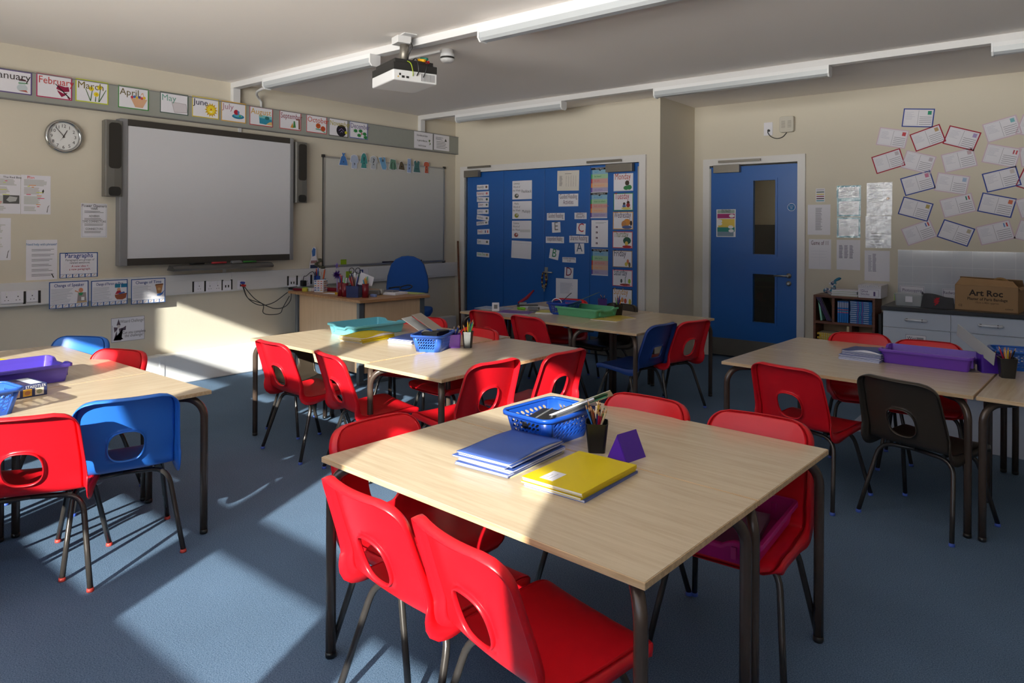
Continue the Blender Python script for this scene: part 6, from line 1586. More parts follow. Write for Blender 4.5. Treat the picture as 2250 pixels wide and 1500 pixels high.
# ============================================================ TEACHER DESK AND CHAIR
DH = 0.755
l_, f_, r_ = onZ(DH, 627, 638), onZ(DH, 791, 660.5), onZ(DH, 927, 646)
ed = (f_ - l_); ed.z = 0; LD = ed.length; ed.normalize()
ang = math.atan2(ed.y, ed.x); WD = (r_ - f_).length
LD = min(LD, f_.x - (XW + 0.13)) if l_.x < XW + 0.13 else LD
org = f_ - ed * LD
dk = thing('teacher_desk', 'wood effect teacher desk with grey metal legs, covered in stationery', 'desk', (org.x, org.y, 0), ang)
MB().box(0, LD, 0, WD, DH - 0.025, DH).build('desk_top', M['desk_top'], dk, 0.004)
MB().box(0.14, LD - 0.09, 0.05, 0.07, 0.10, DH - 0.025).build('front_panel', M['desk_wood'], dk)
MB().box(LD - 0.075, LD - 0.055, 0.09, WD - 0.08, 0.10, DH - 0.025).build('side_panel', M['desk_wood'], dk)
gm = mat('grey_desk_leg', (96, 104, 112), 0.4, 0.5, 0.3)
for (x0, y0) in ((0.09, 0.03), (LD - 0.10, 0.03), (LD - 0.09, WD - 0.08), (0.09, WD - 0.08)):
    MB().box(x0, x0 + 0.045, y0, y0 + 0.05, 0.0, DH - 0.025).build('leg', gm, dk, 0.004)
MB().box(LD - 0.10, LD - 0.05, 0.03, WD - 0.05, 0.0, 0.03).box(0.09, 0.14, 0.03, WD - 0.05, 0.0, 0.03).build('foot_bar', gm, dk, 0.004)
def dz(u, v): return onZ(DH, u, v)
def dp(x, y): return dz(620 + x / 7.5, 520 + y / 7.5)
# pots on the desk
def desk_pot(p, r, h, col, label, sq=False):
    t = thing('desk_pot', label, 'pot', (p.x, p.y, DH), 0.5, 'pots on the teacher desk')
    if sq:
        m = MB(); w = r
        rs = [[Vector((x, y, z)) for x, y in rrect(-a, a, -a, a, 0.006, 3)] for a, z in ((w, 0), (w * 1.05, h), (w * 0.98, h), (w * 0.94, 0.005))]
        k = len(rs[0])
        m.add([q for rr in rs for q in rr], [tuple(reversed(range(k))), tuple(range(3 * k, 4 * k))] + [(q * k + i, q * k + (i + 1) % k, (q + 1) * k + (i + 1) % k, (q + 1) * k + i) for q in range(3) for i in range(k)])
        m.build('pot_body', mat('desk_pot_%02x%02x%02x' % col, col, 0.3), t)
    else:
        MB().lathe([(r, 0), (r, h), (r - 0.003, h), (r - 0.003, 0.006)], 24).build('pot_body', mat('desk_pot_%02x%02x%02x' % col, col, 0.2), t)
    return t
rd = random.Random(21)
def pens(p, n, h, spread, cols, where, r=0.006):
    for k in range(n):
        a = 2 * PI * k / n + rd.uniform(-0.3, 0.3)
        b = Vector((p.x - 0.012 * math.cos(a), p.y - 0.012 * math.sin(a), DH + 0.008)); hh = h * rd.uniform(0.85, 1.1)
        tp_ = Vector((p.x + spread * math.cos(a), p.y + spread * math.sin(a), DH + hh))
        col = cols[k % len(cols)]
        o = MB().tube([b, b.lerp(tp_, 0.9), tp_], [r, r, r * 0.6], 7).build('felt_pen', ink(col, 0.4))
        tag(o, 'pen standing in ' + where, 'pen', 'pens in ' + where)
RDP = (120, 14, 34)
for (x, y, lb) in ((968, 975, 'tall dark red tube pot on the teacher desk, leftmost of three'), (1040, 985, 'tall dark red tube pot touching the blue pot on the teacher desk'), (1372, 1000, 'dark red tube pot holding orange and green pens, right of the blue pot')):
    p = dp(x, y); desk_pot(p, 0.030, 0.125, RDP, lb)
pens(dp(968, 975), 4, 0.19, 0.020, [(170, 50, 60), (60, 150, 200), (200, 60, 60), (70, 70, 150)], 'the leftmost dark red desk pot')
pens(dp(1040, 985), 4, 0.19, 0.020, [(220, 220, 220), (60, 120, 90), (200, 80, 110), (150, 200, 120)], 'the second dark red desk pot')
pens(dp(1372, 1000), 6, 0.185, 0.022, [(214, 140, 60), (110, 180, 160), (206, 196, 90), (220, 130, 60), (90, 160, 190), (206, 150, 70)], 'the right dark red desk pot')
p = dp(1195, 992); desk_pot(p, 0.058, 0.105, (44, 54, 100), 'navy blue square pot crammed with pens on the teacher desk', True)
pens(p, 16, 0.20, 0.055, [(206, 206, 210), (60, 100, 70), (120, 60, 120), (190, 40, 50), (50, 50, 60), (214, 120, 110), (110, 70, 50), (70, 80, 150)], 'the navy blue desk pot')
sc = thing('scissors', 'scissors with round black handles upright in the navy desk pot', 'scissors', (p.x, p.y, DH + 0.10), 0.75)
for sx in (-1, 1): MB().tube([(sx * 0.028 + 0.022 * math.cos(2 * PI * k / 14), 0, 0.14 + 0.026 * math.sin(2 * PI * k / 14)) for k in range(15)], 0.0035, 6, cap=False).build('handle', M['dark'], sc)
MB().box(-0.008, 0.008, -0.001, 0.001, 0.0, 0.12).build('blade', M['steel'], sc)
cd = thing('white_card', 'blank white card stuck upright among the pens in the navy pot', 'card', (p.x + 0.05, p.y + 0.03, DH + 0.12), 0.75)
MB().prism([(-0.03, 0.0), (0.10, -0.02), (0.12, 0.06), (0.0, 0.11)], 0, 0.001, mtx=Matrix.Rotation(PI / 2, 4, 'X')).build('sheet', M['paper'], cd)
# patterned pot and blue pots at its back
p = dp(635, 905); t = desk_pot(p, 0.048, 0.115, (220, 220, 226), 'white square pot patterned with small coloured elephants on the teacher desk', True)
pm = MB(); pc = [ink(c) for c in ((44, 70, 150), (200, 140, 60), (120, 30, 60), (60, 130, 190), (206, 110, 90))]
for face in range(4):
    R_ = Matrix.Rotation(PI / 2 * face, 4, 'Z')
    for i in range(3):
        for j in range(5):
            cx, cz = -0.031 + 0.031 * i, 0.014 + 0.0215 * j
            pts = [(-0.010, 0), (-0.010, 0.007), (-0.004, 0.011), (0.006, 0.011), (0.010, 0.006), (0.011, 0.0), (0.006, 0.0), (0.004, 0.003), (-0.004, 0.003), (-0.005, 0.0)]
            pm.add([R_ @ Vector((cx + x, -0.0525, cz + z)) for x, z in pts], [tuple(range(len(pts)))], rd.randrange(5))
pm.build('elephant_pattern', pc, t)
p2 = dp(575, 850); desk_pot(p2, 0.032, 0.13, (30, 70, 160), 'blue pot behind the elephant patterned pot')
pens(p2, 4, 0.20, 0.022, [(60, 90, 190), (60, 150, 100), (190, 60, 50), (50, 60, 110)], 'the blue pot behind the elephant pot')
p2 = dp(670, 870); desk_pot(p2, 0.032, 0.11, (120, 136, 160), 'grey blue pot behind the elephant patterned pot')
pens(p2, 4, 0.19, 0.026, [(226, 90, 40), (90, 90, 90), (214, 110, 50), (200, 206, 210)], 'the grey blue desk pot')
# feather pen
p = dp(905, 950)
fp = thing('feather_pen', 'purple feathery bird pen standing on a yellow star foot on the teacher desk', 'pen', (p.x, p.y, DH))
MB().prism([(0.022 * (1 if i % 2 == 0 else 0.5) * math.cos(PI * i / 5), 0.022 * (1 if i % 2 == 0 else 0.5) * math.sin(PI * i / 5)) for i in range(10)], 0, 0.02).build('star_foot', ink((214, 170, 50)), fp)
MB().tube([(0, 0, 0.01), (0, 0, 0.16)], 0.005, 8).build('stem', ink((150, 130, 190)), fp)
ft = MB()
for (cz, rr, n, ci) in ((0.185, 0.050, 130, 0), (0.27, 0.030, 60, 1)):
    for k in range(n):
        d = Vector((rd.gauss(0, 1), rd.gauss(0, 1), rd.gauss(0, 1) + (0.6 if ci else 0))).normalized()
        a = Vector((0, 0, cz)); b = a + d * rr * rd.uniform(0.7, 1.15); s_ = d.orthogonal() * 0.004
        ft.add([a + s_, a - s_, b], [(0, 1, 2)], ci)
ft.build('feathers', [ink((70, 30, 120)), ink((130, 110, 180))], fp)
MB().lathe([(0.006, 0), (0.0005, 0.025)], 8, mtx=Matrix.Translation((0.02, 0, 0.27)) @ Matrix.Rotation(PI / 2, 4, 'Y')).build('beak', ink((206, 150, 60)), fp)
# flat clutter
def bx_(name, label, cat, p, lx, ly, h, rz, m, bev=0.003, part=None, z=DH):
    o = MB().box(-lx / 2, lx / 2, -ly / 2, ly / 2, 0, h).build(name, m, None, bev); o.location = (p.x, p.y, z); o.rotation_euler = (0, 0, rz)
    return tag(o, label, cat)
bx_('red_pouch', 'dark red pouch near the left corner of the teacher desk', 'pouch', dp(290, 885), 0.14, 0.05, 0.022, 0.4, ink((120, 16, 40)), 0.01)
bx_('black_glove', 'black strap at the far left corner of the teacher desk', 'strap', dp(205, 870), 0.14, 0.04, 0.016, 0.2, M['black'], 0.006)
for k, (x, y, c_, nm) in enumerate(((375, 900, (206, 190, 70), 'yellow roll'), (380, 880, (150, 180, 60), 'lime roll'), (450, 893, (206, 214, 200), 'white and green roll'), (520, 893, (214, 200, 206), 'white and red roll'))):
    p = dp(x, y); o = MB().lathe([(0.026, 0), (0.028, 0.004), (0.028, 0.026), (0.026, 0.03)], 18).build('tape_roll', ink(c_)); o.location = (p.x, p.y, DH); tag(o, nm + ' of sticker tape lying on the left of the teacher desk', 'tape', 'tape rolls on the teacher desk')
bx_('red_case', 'dark red patterned case behind the feather pen on the teacher desk', 'case', dp(780, 895), 0.20, 0.07, 0.035, 0.3, ink((130, 20, 40)), 0.012)
bx_('desk_paper', 'white paper in front of the dark red case on the teacher desk', 'paper', dp(840, 938), 0.20, 0.08, 0.003, 0.15, M['paper'], 0)
bx_('paper_stack', 'loose white papers on the right end of the teacher desk', 'papers', dp(1800, 945), 0.24, 0.20, 0.022, 0.2, M['paper'], 0.004)
bx_('green_paper', 'pale green paper at the right end of the teacher desk', 'paper', dp(2150, 932), 0.21, 0.12, 0.006, 0.15, ink((180, 196, 120)), 0)
bx_('grey_notebook', 'grey notebook lying on the loose papers of the teacher desk', 'notebook', dp(1800, 940), 0.13, 0.08, 0.012, 0.1, ink((110, 108, 122)), 0.003, z=DH + 0.023)
bx_('stapler_box', 'silver and black hole punch beside the right dark red pot', 'hole punch', dp(1530, 955), 0.12, 0.06, 0.045, 0.3, M['grey'], 0.01)
bx_('coin_tin', 'small metal tin between the hole punch and the papers on the desk', 'tin', dp(1640, 955), 0.05, 0.05, 0.06, 0.2, M['steel'], 0.02)
bx_('badge', 'small blue and white badge at the front of the desk clutter', 'badge', dp(1505, 990), 0.06, 0.03, 0.025, 0.2, ink((130, 150, 200)), 0.004)
p = dp(2040, 900)
hp_ = thing('black_lead', 'coiled black lead on the papers at the right of the teacher desk', 'cable', (p.x, p.y, DH + 0.03))
MB().tube([(0.07 * math.cos(2 * PI * k / 16), 0.05 * math.sin(2 * PI * k / 16), 0.01 + 0.02 * math.sin(2 * PI * k / 16)) for k in range(17)], 0.006, 6).tube([(-0.07, 0, 0.01), (-0.15, 0.0, 0.005), (-0.22, -0.03, -0.01)], 0.008, 6).build('lead', M['black'], hp_)
# teacher chair
tc = thing('office_chair', 'blue upholstered teacher chair with a tall rounded back behind the desk', 'chair', (-5.50, 5.06, 0), math.radians(41))
fab = mat('blue_upholstery', (40, 86, 164), 0.85, 0.2, vary=0.08, scale=200, bump=0.15, bscale=700)
bp = [(-0.205, 0), (0.205, 0), (0.212, 0.06), (0.20, 0.18), (0.165, 0.30), (0.12, 0.355), (0.06, 0.385), (0, 0.392), (-0.06, 0.385), (-0.12, 0.355), (-0.165, 0.30), (-0.20, 0.18), (-0.212, 0.06)]
bp = [(x * 1.05, y * 1.0) for x, y in bp]
mtb = Matrix.Translation((0, 0, 0.70)) @ Matrix(((1, 0, 0, 0), (0, 0, 1, 0), (0, 1, 0, 0), (0, 0, 0, 1)))
MB().prism(bp, -0.012, 0.035, mtx=mtb).build('backrest', fab, tc, 0.012)
MB().prism([(x * 1.015, y * 1.012 - 0.003) for x, y in bp], 0.012, 0.020, mtx=mtb).build('edge_trim', M['black'], tc)
MB().prism(rrect(-0.24, 0.24, 0.02, 0.46, 0.08), 0.44, 0.51).build('seat', fab, tc, 0.02)
MB().tube([(0, 0.03, 0.78), (0, 0.01, 0.55), (0, 0.12, 0.43), (0, 0.24, 0.42)], 0.022, 10).build('back_stem', M['black'], tc)
MB().tube([(0, 0.24, 0.10), (0, 0.24, 0.44)], 0.028, 12).build('gas_column', M['black'], tc)
for k in range(5):
    a = 2 * PI * k / 5
    lg = MB().tube([(0, 0.24, 0.10), (0.27 * math.cos(a), 0.24 + 0.27 * math.sin(a), 0.065)], [0.025, 0.016], 8).build('base_arm', M['black'], tc)
    MB().tube([(0.27 * math.cos(a) - 0.012, 0.24 + 0.27 * math.sin(a), 0.027), (0.27 * math.cos(a) + 0.012, 0.24 + 0.27 * math.sin(a), 0.027)], 0.026, 12).build('castor', M['black'], lg)
# pole, bin
pa, pb = Vector((-6.10, 6.47, 1.225)), Vector((-6.0, 6.42, 0.0))
o = MB().tube([pb, pb.lerp(pa, 0.5) + Vector((0.004, 0, 0)), pa], [0.013, 0.014, 0.012], 10).build('wooden_pole', M['teak']); tag(o, 'brown wooden pole leaning in the corner beside the double doors', 'pole')
p = onZ(0, 600, 812)
wbn = thing('waste_bin', 'black waste bin on the floor seen through a red chair opening', 'bin', (p.x, p.y, 0))
MB().lathe([(0.10, 0.0), (0.125, 0.27), (0.130, 0.275), (0.122, 0.272), (0.098, 0.006)], 24).build('bin_body', M['black'], wbn)
# ============================================================ BOOKCASE CORNER
YF = 7.10
def sh(x, y): return onY(YF, 1780 + x / 8.333, 580 + y / 8.333)
tl, tr = sh(60, 560), sh(1190, 625)
bx0, bx1, bz = tl.x, tr.x, (tl.z + tr.z) / 2 + 0.0
zs_ = sh(600, 1075).z; xd = sh(420, 800).x; xd2 = sh(740, 1180).x
bcs = thing('bookcase', 'low brown wooden bookcase between the single door and the cupboards', 'bookcase', (bx0, YF, 0))
W_, D_ = bx1 - bx0, 0.29; tk = 0.022
for (x0) in (0, W_ - tk): MB().box(x0, x0 + tk, 0, D_, 0, bz).build('side_panel', M['teak'], bcs, 0.002)
MB().box(tk, W_ - tk, 0, D_, bz - tk, bz).build('top_panel', M['teak'], bcs, 0.002)
for z_ in (zs_, 0.06): MB().box(tk, W_ - tk, 0, D_, z_ - tk, z_).build('shelf', M['teak'], bcs)
MB().box(xd - bx0 - tk / 2, xd - bx0 + tk / 2, 0.004, D_, zs_, bz - tk).build('divider', M['teak'], bcs)
MB().box(xd2 - bx0 - tk / 2, xd2 - bx0 + tk / 2, 0.004, D_, 0.06, zs_ - tk).build('divider', M['teak'], bcs)
MB().box(tk, W_ - tk, D_ - 0.008, D_ - 0.002, 0.06, bz - tk).build('back_panel', mat('pale_back_board', (176, 140, 100), 0.6), bcs)
def vbook(x0, t, h, d, col, label, group, z0, lean=0.0, stripes=None, name='book', y0=None):
    y0 = YF + 0.012 if y0 is None else y0
    m_ = Matrix.Translation((x0, y0, z0)) @ Matrix.Rotation(lean, 4, 'Y')
    o = thing(name, label, 'book', group=group, mtx=m_)
    MB().box(0.0008, t - 0.0008, 0.002, d, 0.002, h - 0.002).build('pages', M['paper'], o)
    c = MB().box(0, t, 0, 0.0015, 0, h).box(0, 0.001, 0, d, 0, h).box(t - 0.001, t, 0, d, 0, h)
    ms = [ink(col, 0.4)]
    for k, (za, zb, cc) in enumerate(stripes or []):
        c.box(0.001, t - 0.001, -0.0006, 0, za * h, zb * h, k + 1); ms.append(ink(cc))
    c.build('cover', ms, o)
    return o
BB = (24, 110, 190)
stp = [(0.45, 0.5, (190, 90, 140)), (0.5, 0.53, (90, 190, 200)), (0.58, 0.62, (206, 110, 110)), (0.7, 0.95, (150, 160, 190))]
x = sh(485, 800).x + 0.004; xe = sh(700, 800).x; hV = min(sh(600, 625).z - zs_ - 0.03, bz - tk - zs_ - 0.012)
for k in range(5):
    vbook(x + k * (xe - x) / 5, (xe - x) / 5 - 0.001, hV, 0.2, BB, 'blue striped book standing upright in the top right shelf of the bookcase', 'upright blue books in the bookcase', zs_ + 0.0005, 0, stp)
x0, x1 = sh(715, 900).x, sh(1145, 900).x
nH = 11; zt_ = sh(930, 690).z; hz = (zt_ - zs_) / nH
for k in range(nH):
    jx = rd.uniform(-0.003, 0.003)
    o = thing('book', ('blue striped book lying in the flat stack in the top right shelf' if k < nH - 1 else 'uppermost blue striped book of the flat stack in the bookcase'), 'book', (x0 + 0.006 + jx, YF + 0.012, zs_ + 0.0005 + k * hz), 0, 'flat stack of blue books in the bookcase')
    Lb = x1 - x0 - 0.014
    MB().box(0.002, Lb - 0.002, 0.002, 0.2, 0.0008, hz - 0.0018).build('pages', M['paper'], o)
    c = MB().box(0, Lb, 0, 0.0015, 0, hz - 0.001).box(0, Lb, 0, 0.2, 0, 0.0008).box(0, Lb, 0, 0.2, hz - 0.0018, hz - 0.001)
    c.box(Lb * 0.0, Lb * 0.30, -0.0006, 0, 0.004, hz - 0.004, 1).box(Lb * 0.34, Lb * 0.38, -0.0006, 0, 0.002, hz - 0.003, 2).box(Lb * 0.44, Lb * 0.48, -0.0006, 0, 0.002, hz - 0.003, 3).box(Lb * 0.54, Lb * 0.58, -0.0006, 0, 0.002, hz - 0.003, 2).box(Lb * 0.62, Lb * 0.86, -0.0006, 0, 0.004, hz - 0.005, 1)
    c.build('cover', [ink(BB, 0.4), ink((150, 170, 200)), ink((160, 90, 150)), ink((90, 170, 180))], o)
pz = zs_ + 0.0005
a, b = sh(185, 1030), sh(135, 655)
vbook(a.x, 0.016, (b.z - a.z) * 1.02, 0.2, (150, 214, 190), 'mint green book leaning at the left of the bookcase', None, pz + 0.004, -math.atan2(a.x - b.x, b.z - a.z))
for k in range(4):
    a = sh(300 + 27 * k, 1045); vbook(a.x, 0.010, 0.25, 0.2, (86, 70, 110) if k != 3 else (60, 54, 52), 'dark book leaning beside the mint green one in the bookcase', 'dark leaning books in the bookcase', pz + 0.004, -0.42)
for k in range(5):
    wd = 0.20
    xx = bx0 + tk + 0.012 + (0.02 if k % 2 else 0.0)
    zz = 0.385 - 0.0175 * (4 - k) if False else 0.30 + 0.0195 * k
    o = thing('book', ('yellow checked book in the stack on the lower bookcase shelf' if k < 4 else 'uppermost yellow checked book on the lower bookcase shelf'), 'book', (xx, YF + 0.012, 0.0605 + 0.0 + 0.072 * 0 + k * 0.0195 + 0.243), 0, 'yellow books on the lower bookcase shelf')
    MB().box(0.001, wd, 0.002, 0.2, 0.001, 0.0185).build('pages', ink((206, 196, 170)), o)
    c = MB().box(0, wd, 0, 0.0015, 0, 0.0188)
    for j in range(9): c.box(wd * (0.1 + 0.1 * j), wd * (0.15 + 0.1 * j), -0.0006, 0, 0.004, 0.015, 1)
    c.build('cover', [ink((206, 170, 50)), ink((190, 180, 150))], o)
o = MB().box(bx0 + tk + 0.01, bx0 + tk + 0.235, YF + 0.012, YF + 0.2, 0.061, 0.3025).build('box_file', ink((120, 96, 60)), None, 0.003); tag(o, 'brown box file under the yellow books on the lower bookcase shelf', 'box file')
o = MB().box(xd2 - 0.035, xd2 - 0.015, YF + 0.01, YF + 0.2, 0.061, zs_ - tk - 0.01).build('cream_folder', ink((206, 190, 150))); tag(o, 'cream folder upright against the divider on the lower bookcase shelf', 'folder')
# on the bookcase
a, b = sh(375, 590), sh(870, 600)
z = bz
for k in range(6):
    o = MB().box(a.x + rd.uniform(-0.004, 0.01), b.x - rd.uniform(-0.004, 0.012), YF + 0.01, YF + 0.19, z, z + 0.009).build('paper_pad', M['paper'] if k % 2 else ink((196, 202, 190)), None, 0.001)
    tag(o, 'white paper pad in the stack on the bookcase between the rabbit and the box' if k < 5 else 'uppermost paper pad on the bookcase between the rabbit and the box', 'paper pad', 'paper pads stacked on the bookcase'); z += 0.0095
a, b = sh(885, 610), sh(1300, 630)
gx0, gx1 = a.x, b.x; gh = 0.118
gb = thing('glue_sticks_box', 'white patterned Glue Sticks box standing on the bookcase', 'box', (gx0, YF - 0.01, bz))
gw = gx1 - gx0
MB().box(0, gw, 0, 0.30, 0, gh - 0.022).build('box_body', M['paper'], gb, 0.002)
MB().box(-0.003, gw + 0.003, -0.003, 0.303, gh - 0.03, gh).build('lid', mat('white_shiny_card', (210, 208, 214), 0.3), gb, 0.002)
g = MB(); fx0, fx1, fz0, fz1 = 0.015, gw - 0.02, 0.012, 0.076
for q in ((fx0, fx1, fz0, fz0 + 0.0015), (fx0, fx1, fz1, fz1 + 0.0015), (fx0, fx0 + 0.0015, fz0, fz1), (fx1, fx1 + 0.0015, fz0, fz1)): g.box(q[0], q[1], -0.0008, 0, q[2], q[3])
g.box(gw - 0.062, gw - 0.046, -0.0008, 0, 0.02, 0.06)
for k in range(10): g.box(0.006 + k * gw / 10.5, 0.010 + k * gw / 10.5, -0.0035, -0.003, gh - 0.014 + 0.004 * (k % 2), gh - 0.010 + 0.004 * (k % 2))
g.build('printed_border', ink((100, 84, 130)), gb)
for (s_, zz) in (('Glue', 0.052), ('Sticks', 0.024)):
    tt = text(gb, s_, 0.032, 0, 0, 0, (90, 70, 120), 'LEFT', 0.95, bold=0.008); tt.matrix_local = Matrix.Translation((0.022, -0.0012, zz)) @ Matrix.Rotation(PI / 2, 4, 'X')
# patchwork rabbit
p = onY(YF + 0.06, 1822, 632)
rbt = thing('patchwork_rabbit', 'small blue and white patchwork rabbit ornament lying on the bookcase', 'ornament', (p.x, YF + 0.07, bz), math.radians(0))
def ellipsoid(m, c, r, mi=0, n=14, rot=None):
    R_ = rot or Matrix.Identity(4)
    pr = [(math.sin(PI * i / 10), -math.cos(PI * i / 10)) for i in range(11)]
    pr[0] = (0.02, -1); pr[-1] = (0.02, 1)
    mtx = Matrix.Translation(c) @ R_ @ Matrix.Diagonal((r[0], r[1], r[2], 1))
    m.lathe(pr, n, mi, mtx)
patch = bpy.data.materials.new('patchwork_glaze'); patch.use_nodes = True
_n = patch.node_tree; _b = _n.nodes['Principled BSDF']; _v = _n.nodes.new('ShaderNodeTexVoronoi'); _v.inputs['Scale'].default_value = 45
_t = _n.nodes.new('ShaderNodeTexCoord'); _rp = _n.nodes.new('ShaderNodeValToRGB'); _rp.color_ramp.interpolation = 'CONSTANT'
_rp.color_ramp.elements[0].color = lin((40, 120, 150)); _rp.color_ramp.elements[1].position = 0.62; _rp.color_ramp.elements[1].color = lin((150, 140, 150))
for p_, c_ in ((0.25, (206, 206, 210)), (0.42, (70, 90, 130)), (0.5, (190, 196, 206))): e_ = _rp.color_ramp.elements.new(p_); e_.color = lin(c_)
_sp = _n.nodes.new('ShaderNodeSeparateColor')
_n.links.new(_t.outputs['Object'], _v.inputs['Vector']); _n.links.new(_v.outputs['Color'], _sp.inputs[0]); _n.links.new(_sp.outputs[0], _rp.inputs['Fac']); _n.links.new(_rp.outputs['Color'], _b.inputs['Base Color']); _b.inputs['Roughness'].default_value = 0.3
m = MB()
ellipsoid(m, (0.02, 0, 0.035), (0.042, 0.03, 0.035)); ellipsoid(m, (0.035, 0, 0.07), (0.025, 0.024, 0.03)); ellipsoid(m, (0.035, 0, 0.115), (0.028, 0.024, 0.026))
ellipsoid(m, (-0.03, -0.012, 0.045), (0.028, 0.014, 0.020), rot=Matrix.Rotation(-0.7, 4, 'Y')); ellipsoid(m, (-0.035, 0.014, 0.03), (0.028, 0.014, 0.018), rot=Matrix.Rotation(0.3, 4, 'Y')); ellipsoid(m, (0.045, -0.025, 0.045), (0.012, 0.010, 0.024))
m.build('body', patch, rbt)
for k, (dy, an_) in enumerate(((-0.010, 0.95), (0.012, 1.15))):
    m = MB(); ellipsoid(m, (0.07, dy, 0.152), (0.013, 0.008, 0.036), rot=Matrix.Rotation(an_, 4, 'Y')); m.build('ear', ink((50, 120, 150)), rbt)
for dy in (-0.022, ): m = MB(); ellipsoid(m, (0.022, dy, 0.12), (0.004, 0.004, 0.006)); m.build('eye', M['black'], rbt)
m = MB(); ellipsoid(m, (0.008, -0.004, 0.108), (0.012, 0.014, 0.012)); m.build('muzzle', M['paper'], rbt)
# black panel added as the shade of the gap beside the bookcase
o = MB().box(bx1 + 0.02, bx1 + 0.05, YF + 0.03, YF + 0.29, 0.0, 0.62).build('gap_shade_panel', M['dark'], None, 0.006); tag(o, 'black upright case wedged between the bookcase and the cupboards', 'case')
# ============================================================ CUPBOARDS, WORKTOP, TILES
CX0, CYF, CZ = -1.30, 6.80, 0.73
struct('worktop', MB().box(CX0 - 0.012, XE, CYF - 0.02, YR, CZ - 0.036, CZ), mat('black_worktop', (34, 34, 38), 0.3, 0.5, vary=0.1, scale=120), bevel=0.006)
o = COL.objects['worktop']; del o['kind']; tag(o, 'long black worktop over the white cupboards', 'worktop')
cabm = mat('white_gloss_cupboard', (196, 204, 218), 0.16, 0.5, vary=0.01)
k = 0; x = CX0
while x < XE - 0.4:
    w_ = 0.508
    x1 = min(x + w_, XE)
    cb = thing('cupboard', ('white gloss cupboard unit under the left end of the worktop', 'white gloss cupboard unit behind the strip folder, second from the left', 'white cupboard unit beyond the right edge of the photo')[min(k, 2)], 'cupboard', (x, CYF, 0), 0, 'white cupboard units')
    ww = x1 - x
    MB().box(0.0, ww, 0.02, 0.59, 0.03, CZ - 0.038).build('carcass', M['white'], cb)
    MB().box(0.0, ww, 0.04, 0.06, 0.0, 0.03).build('plinth', M['white'], cb)
    dr = MB().box(0.002, ww - 0.002, 0, 0.018, 0.552, CZ - 0.042).build('drawer', cabm, cb, 0.0015)
    dd_ = MB().box(0.002, ww - 0.002, 0, 0.018, 0.03, 0.546).build('door', cabm, cb, 0.0015)
    for (par, hz_) in ((dr, 0.625), (dd_, 0.47)):
        hx = ww / 2 - 0.075 + 0.02 * k
        if par is dd_ : continue
        hd = MB().tube([(hx, -0.003, hz_), (hx, -0.018, hz_), (hx + 0.008, -0.026, hz_), (hx + 0.142, -0.026, hz_), (hx + 0.15, -0.018, hz_), (hx + 0.15, -0.003, hz_)], 0.0115, 10).build('handle', mat('handle_reflected_white', (214, 216, 222), 0.3, 0.5, 0.3), par)  # pale colour carries the white reflections of the steel handle
        MB().box(hx + 0.004, hx + 0.018, -0.034, -0.014, hz_ - 0.011, hz_ + 0.011).box(hx + 0.122, hx + 0.130, -0.036, -0.014, hz_ - 0.011, hz_ + 0.011).build('handle_band', mat('dark_handle_band', (70, 56, 60), 0.4), hd)
    x = x1; k += 1
q0, q1 = onY(CYF - 0.001, 1990, 734), onY(CYF - 0.001, 2035, 752)
lb = thing('cupboard_label', 'small bordered label on the left cupboard door above a red chair', 'label', mtx=Matrix.Translation(((q0.x + q1.x) / 2, CYF - 0.001, q0.z - 0.045)) @ BM)
lw = (q1.x - q0.x) / 2
m = MB().box(-lw, lw, -0.045, 0.045, 0, 0.001).box(-lw, lw, 0.043, 0.045, 0.001, 0.0014, 1).box(-lw, -lw + 0.002, -0.045, 0.045, 0.001, 0.0014, 1).box(lw - 0.002, lw, -0.045, 0.045, 0.001, 0.0014, 1).box(-lw, lw, -0.045, -0.043, 0.001, 0.0014, 1).box(0.005, lw * 0.75, 0.005, 0.026, 0.001, 0.0014, 2)
m.build('card', [M['paper'], ink((70, 60, 110)), ink((150, 150, 160))], lb)
text(lb, 'Wet', 0.04, -lw * 0.85, 0.002, 0.0018, (60, 50, 80), cond=0.9)
# tiles
tm = MB()
xs = [-1.29, -1.167] + [-1.167 + 0.156 * k for k in range(1, 24)]
xs = [v for v in xs if v < XE] + [XE]
zs2 = [CZ, 0.752, 0.903, 1.056, 1.208]
for i in range(len(xs) - 1):
    for j in range(4): tm.box(xs[i] + 0.0012, xs[i + 1] - 0.0012, YR - 0.0075, YR, zs2[j] + 0.0012, zs2[j + 1] - 0.0012, 0)
tm.box(xs[0], xs[-1], YR - 0.0055, YR, CZ, 1.208, 1)
o = struct('trim_9', tm, [mat('white_glazed_tile', (196, 200, 210), 0.08, 0.5, vary=0.01), mat('tile_grout', (226, 228, 232), 0.7)])
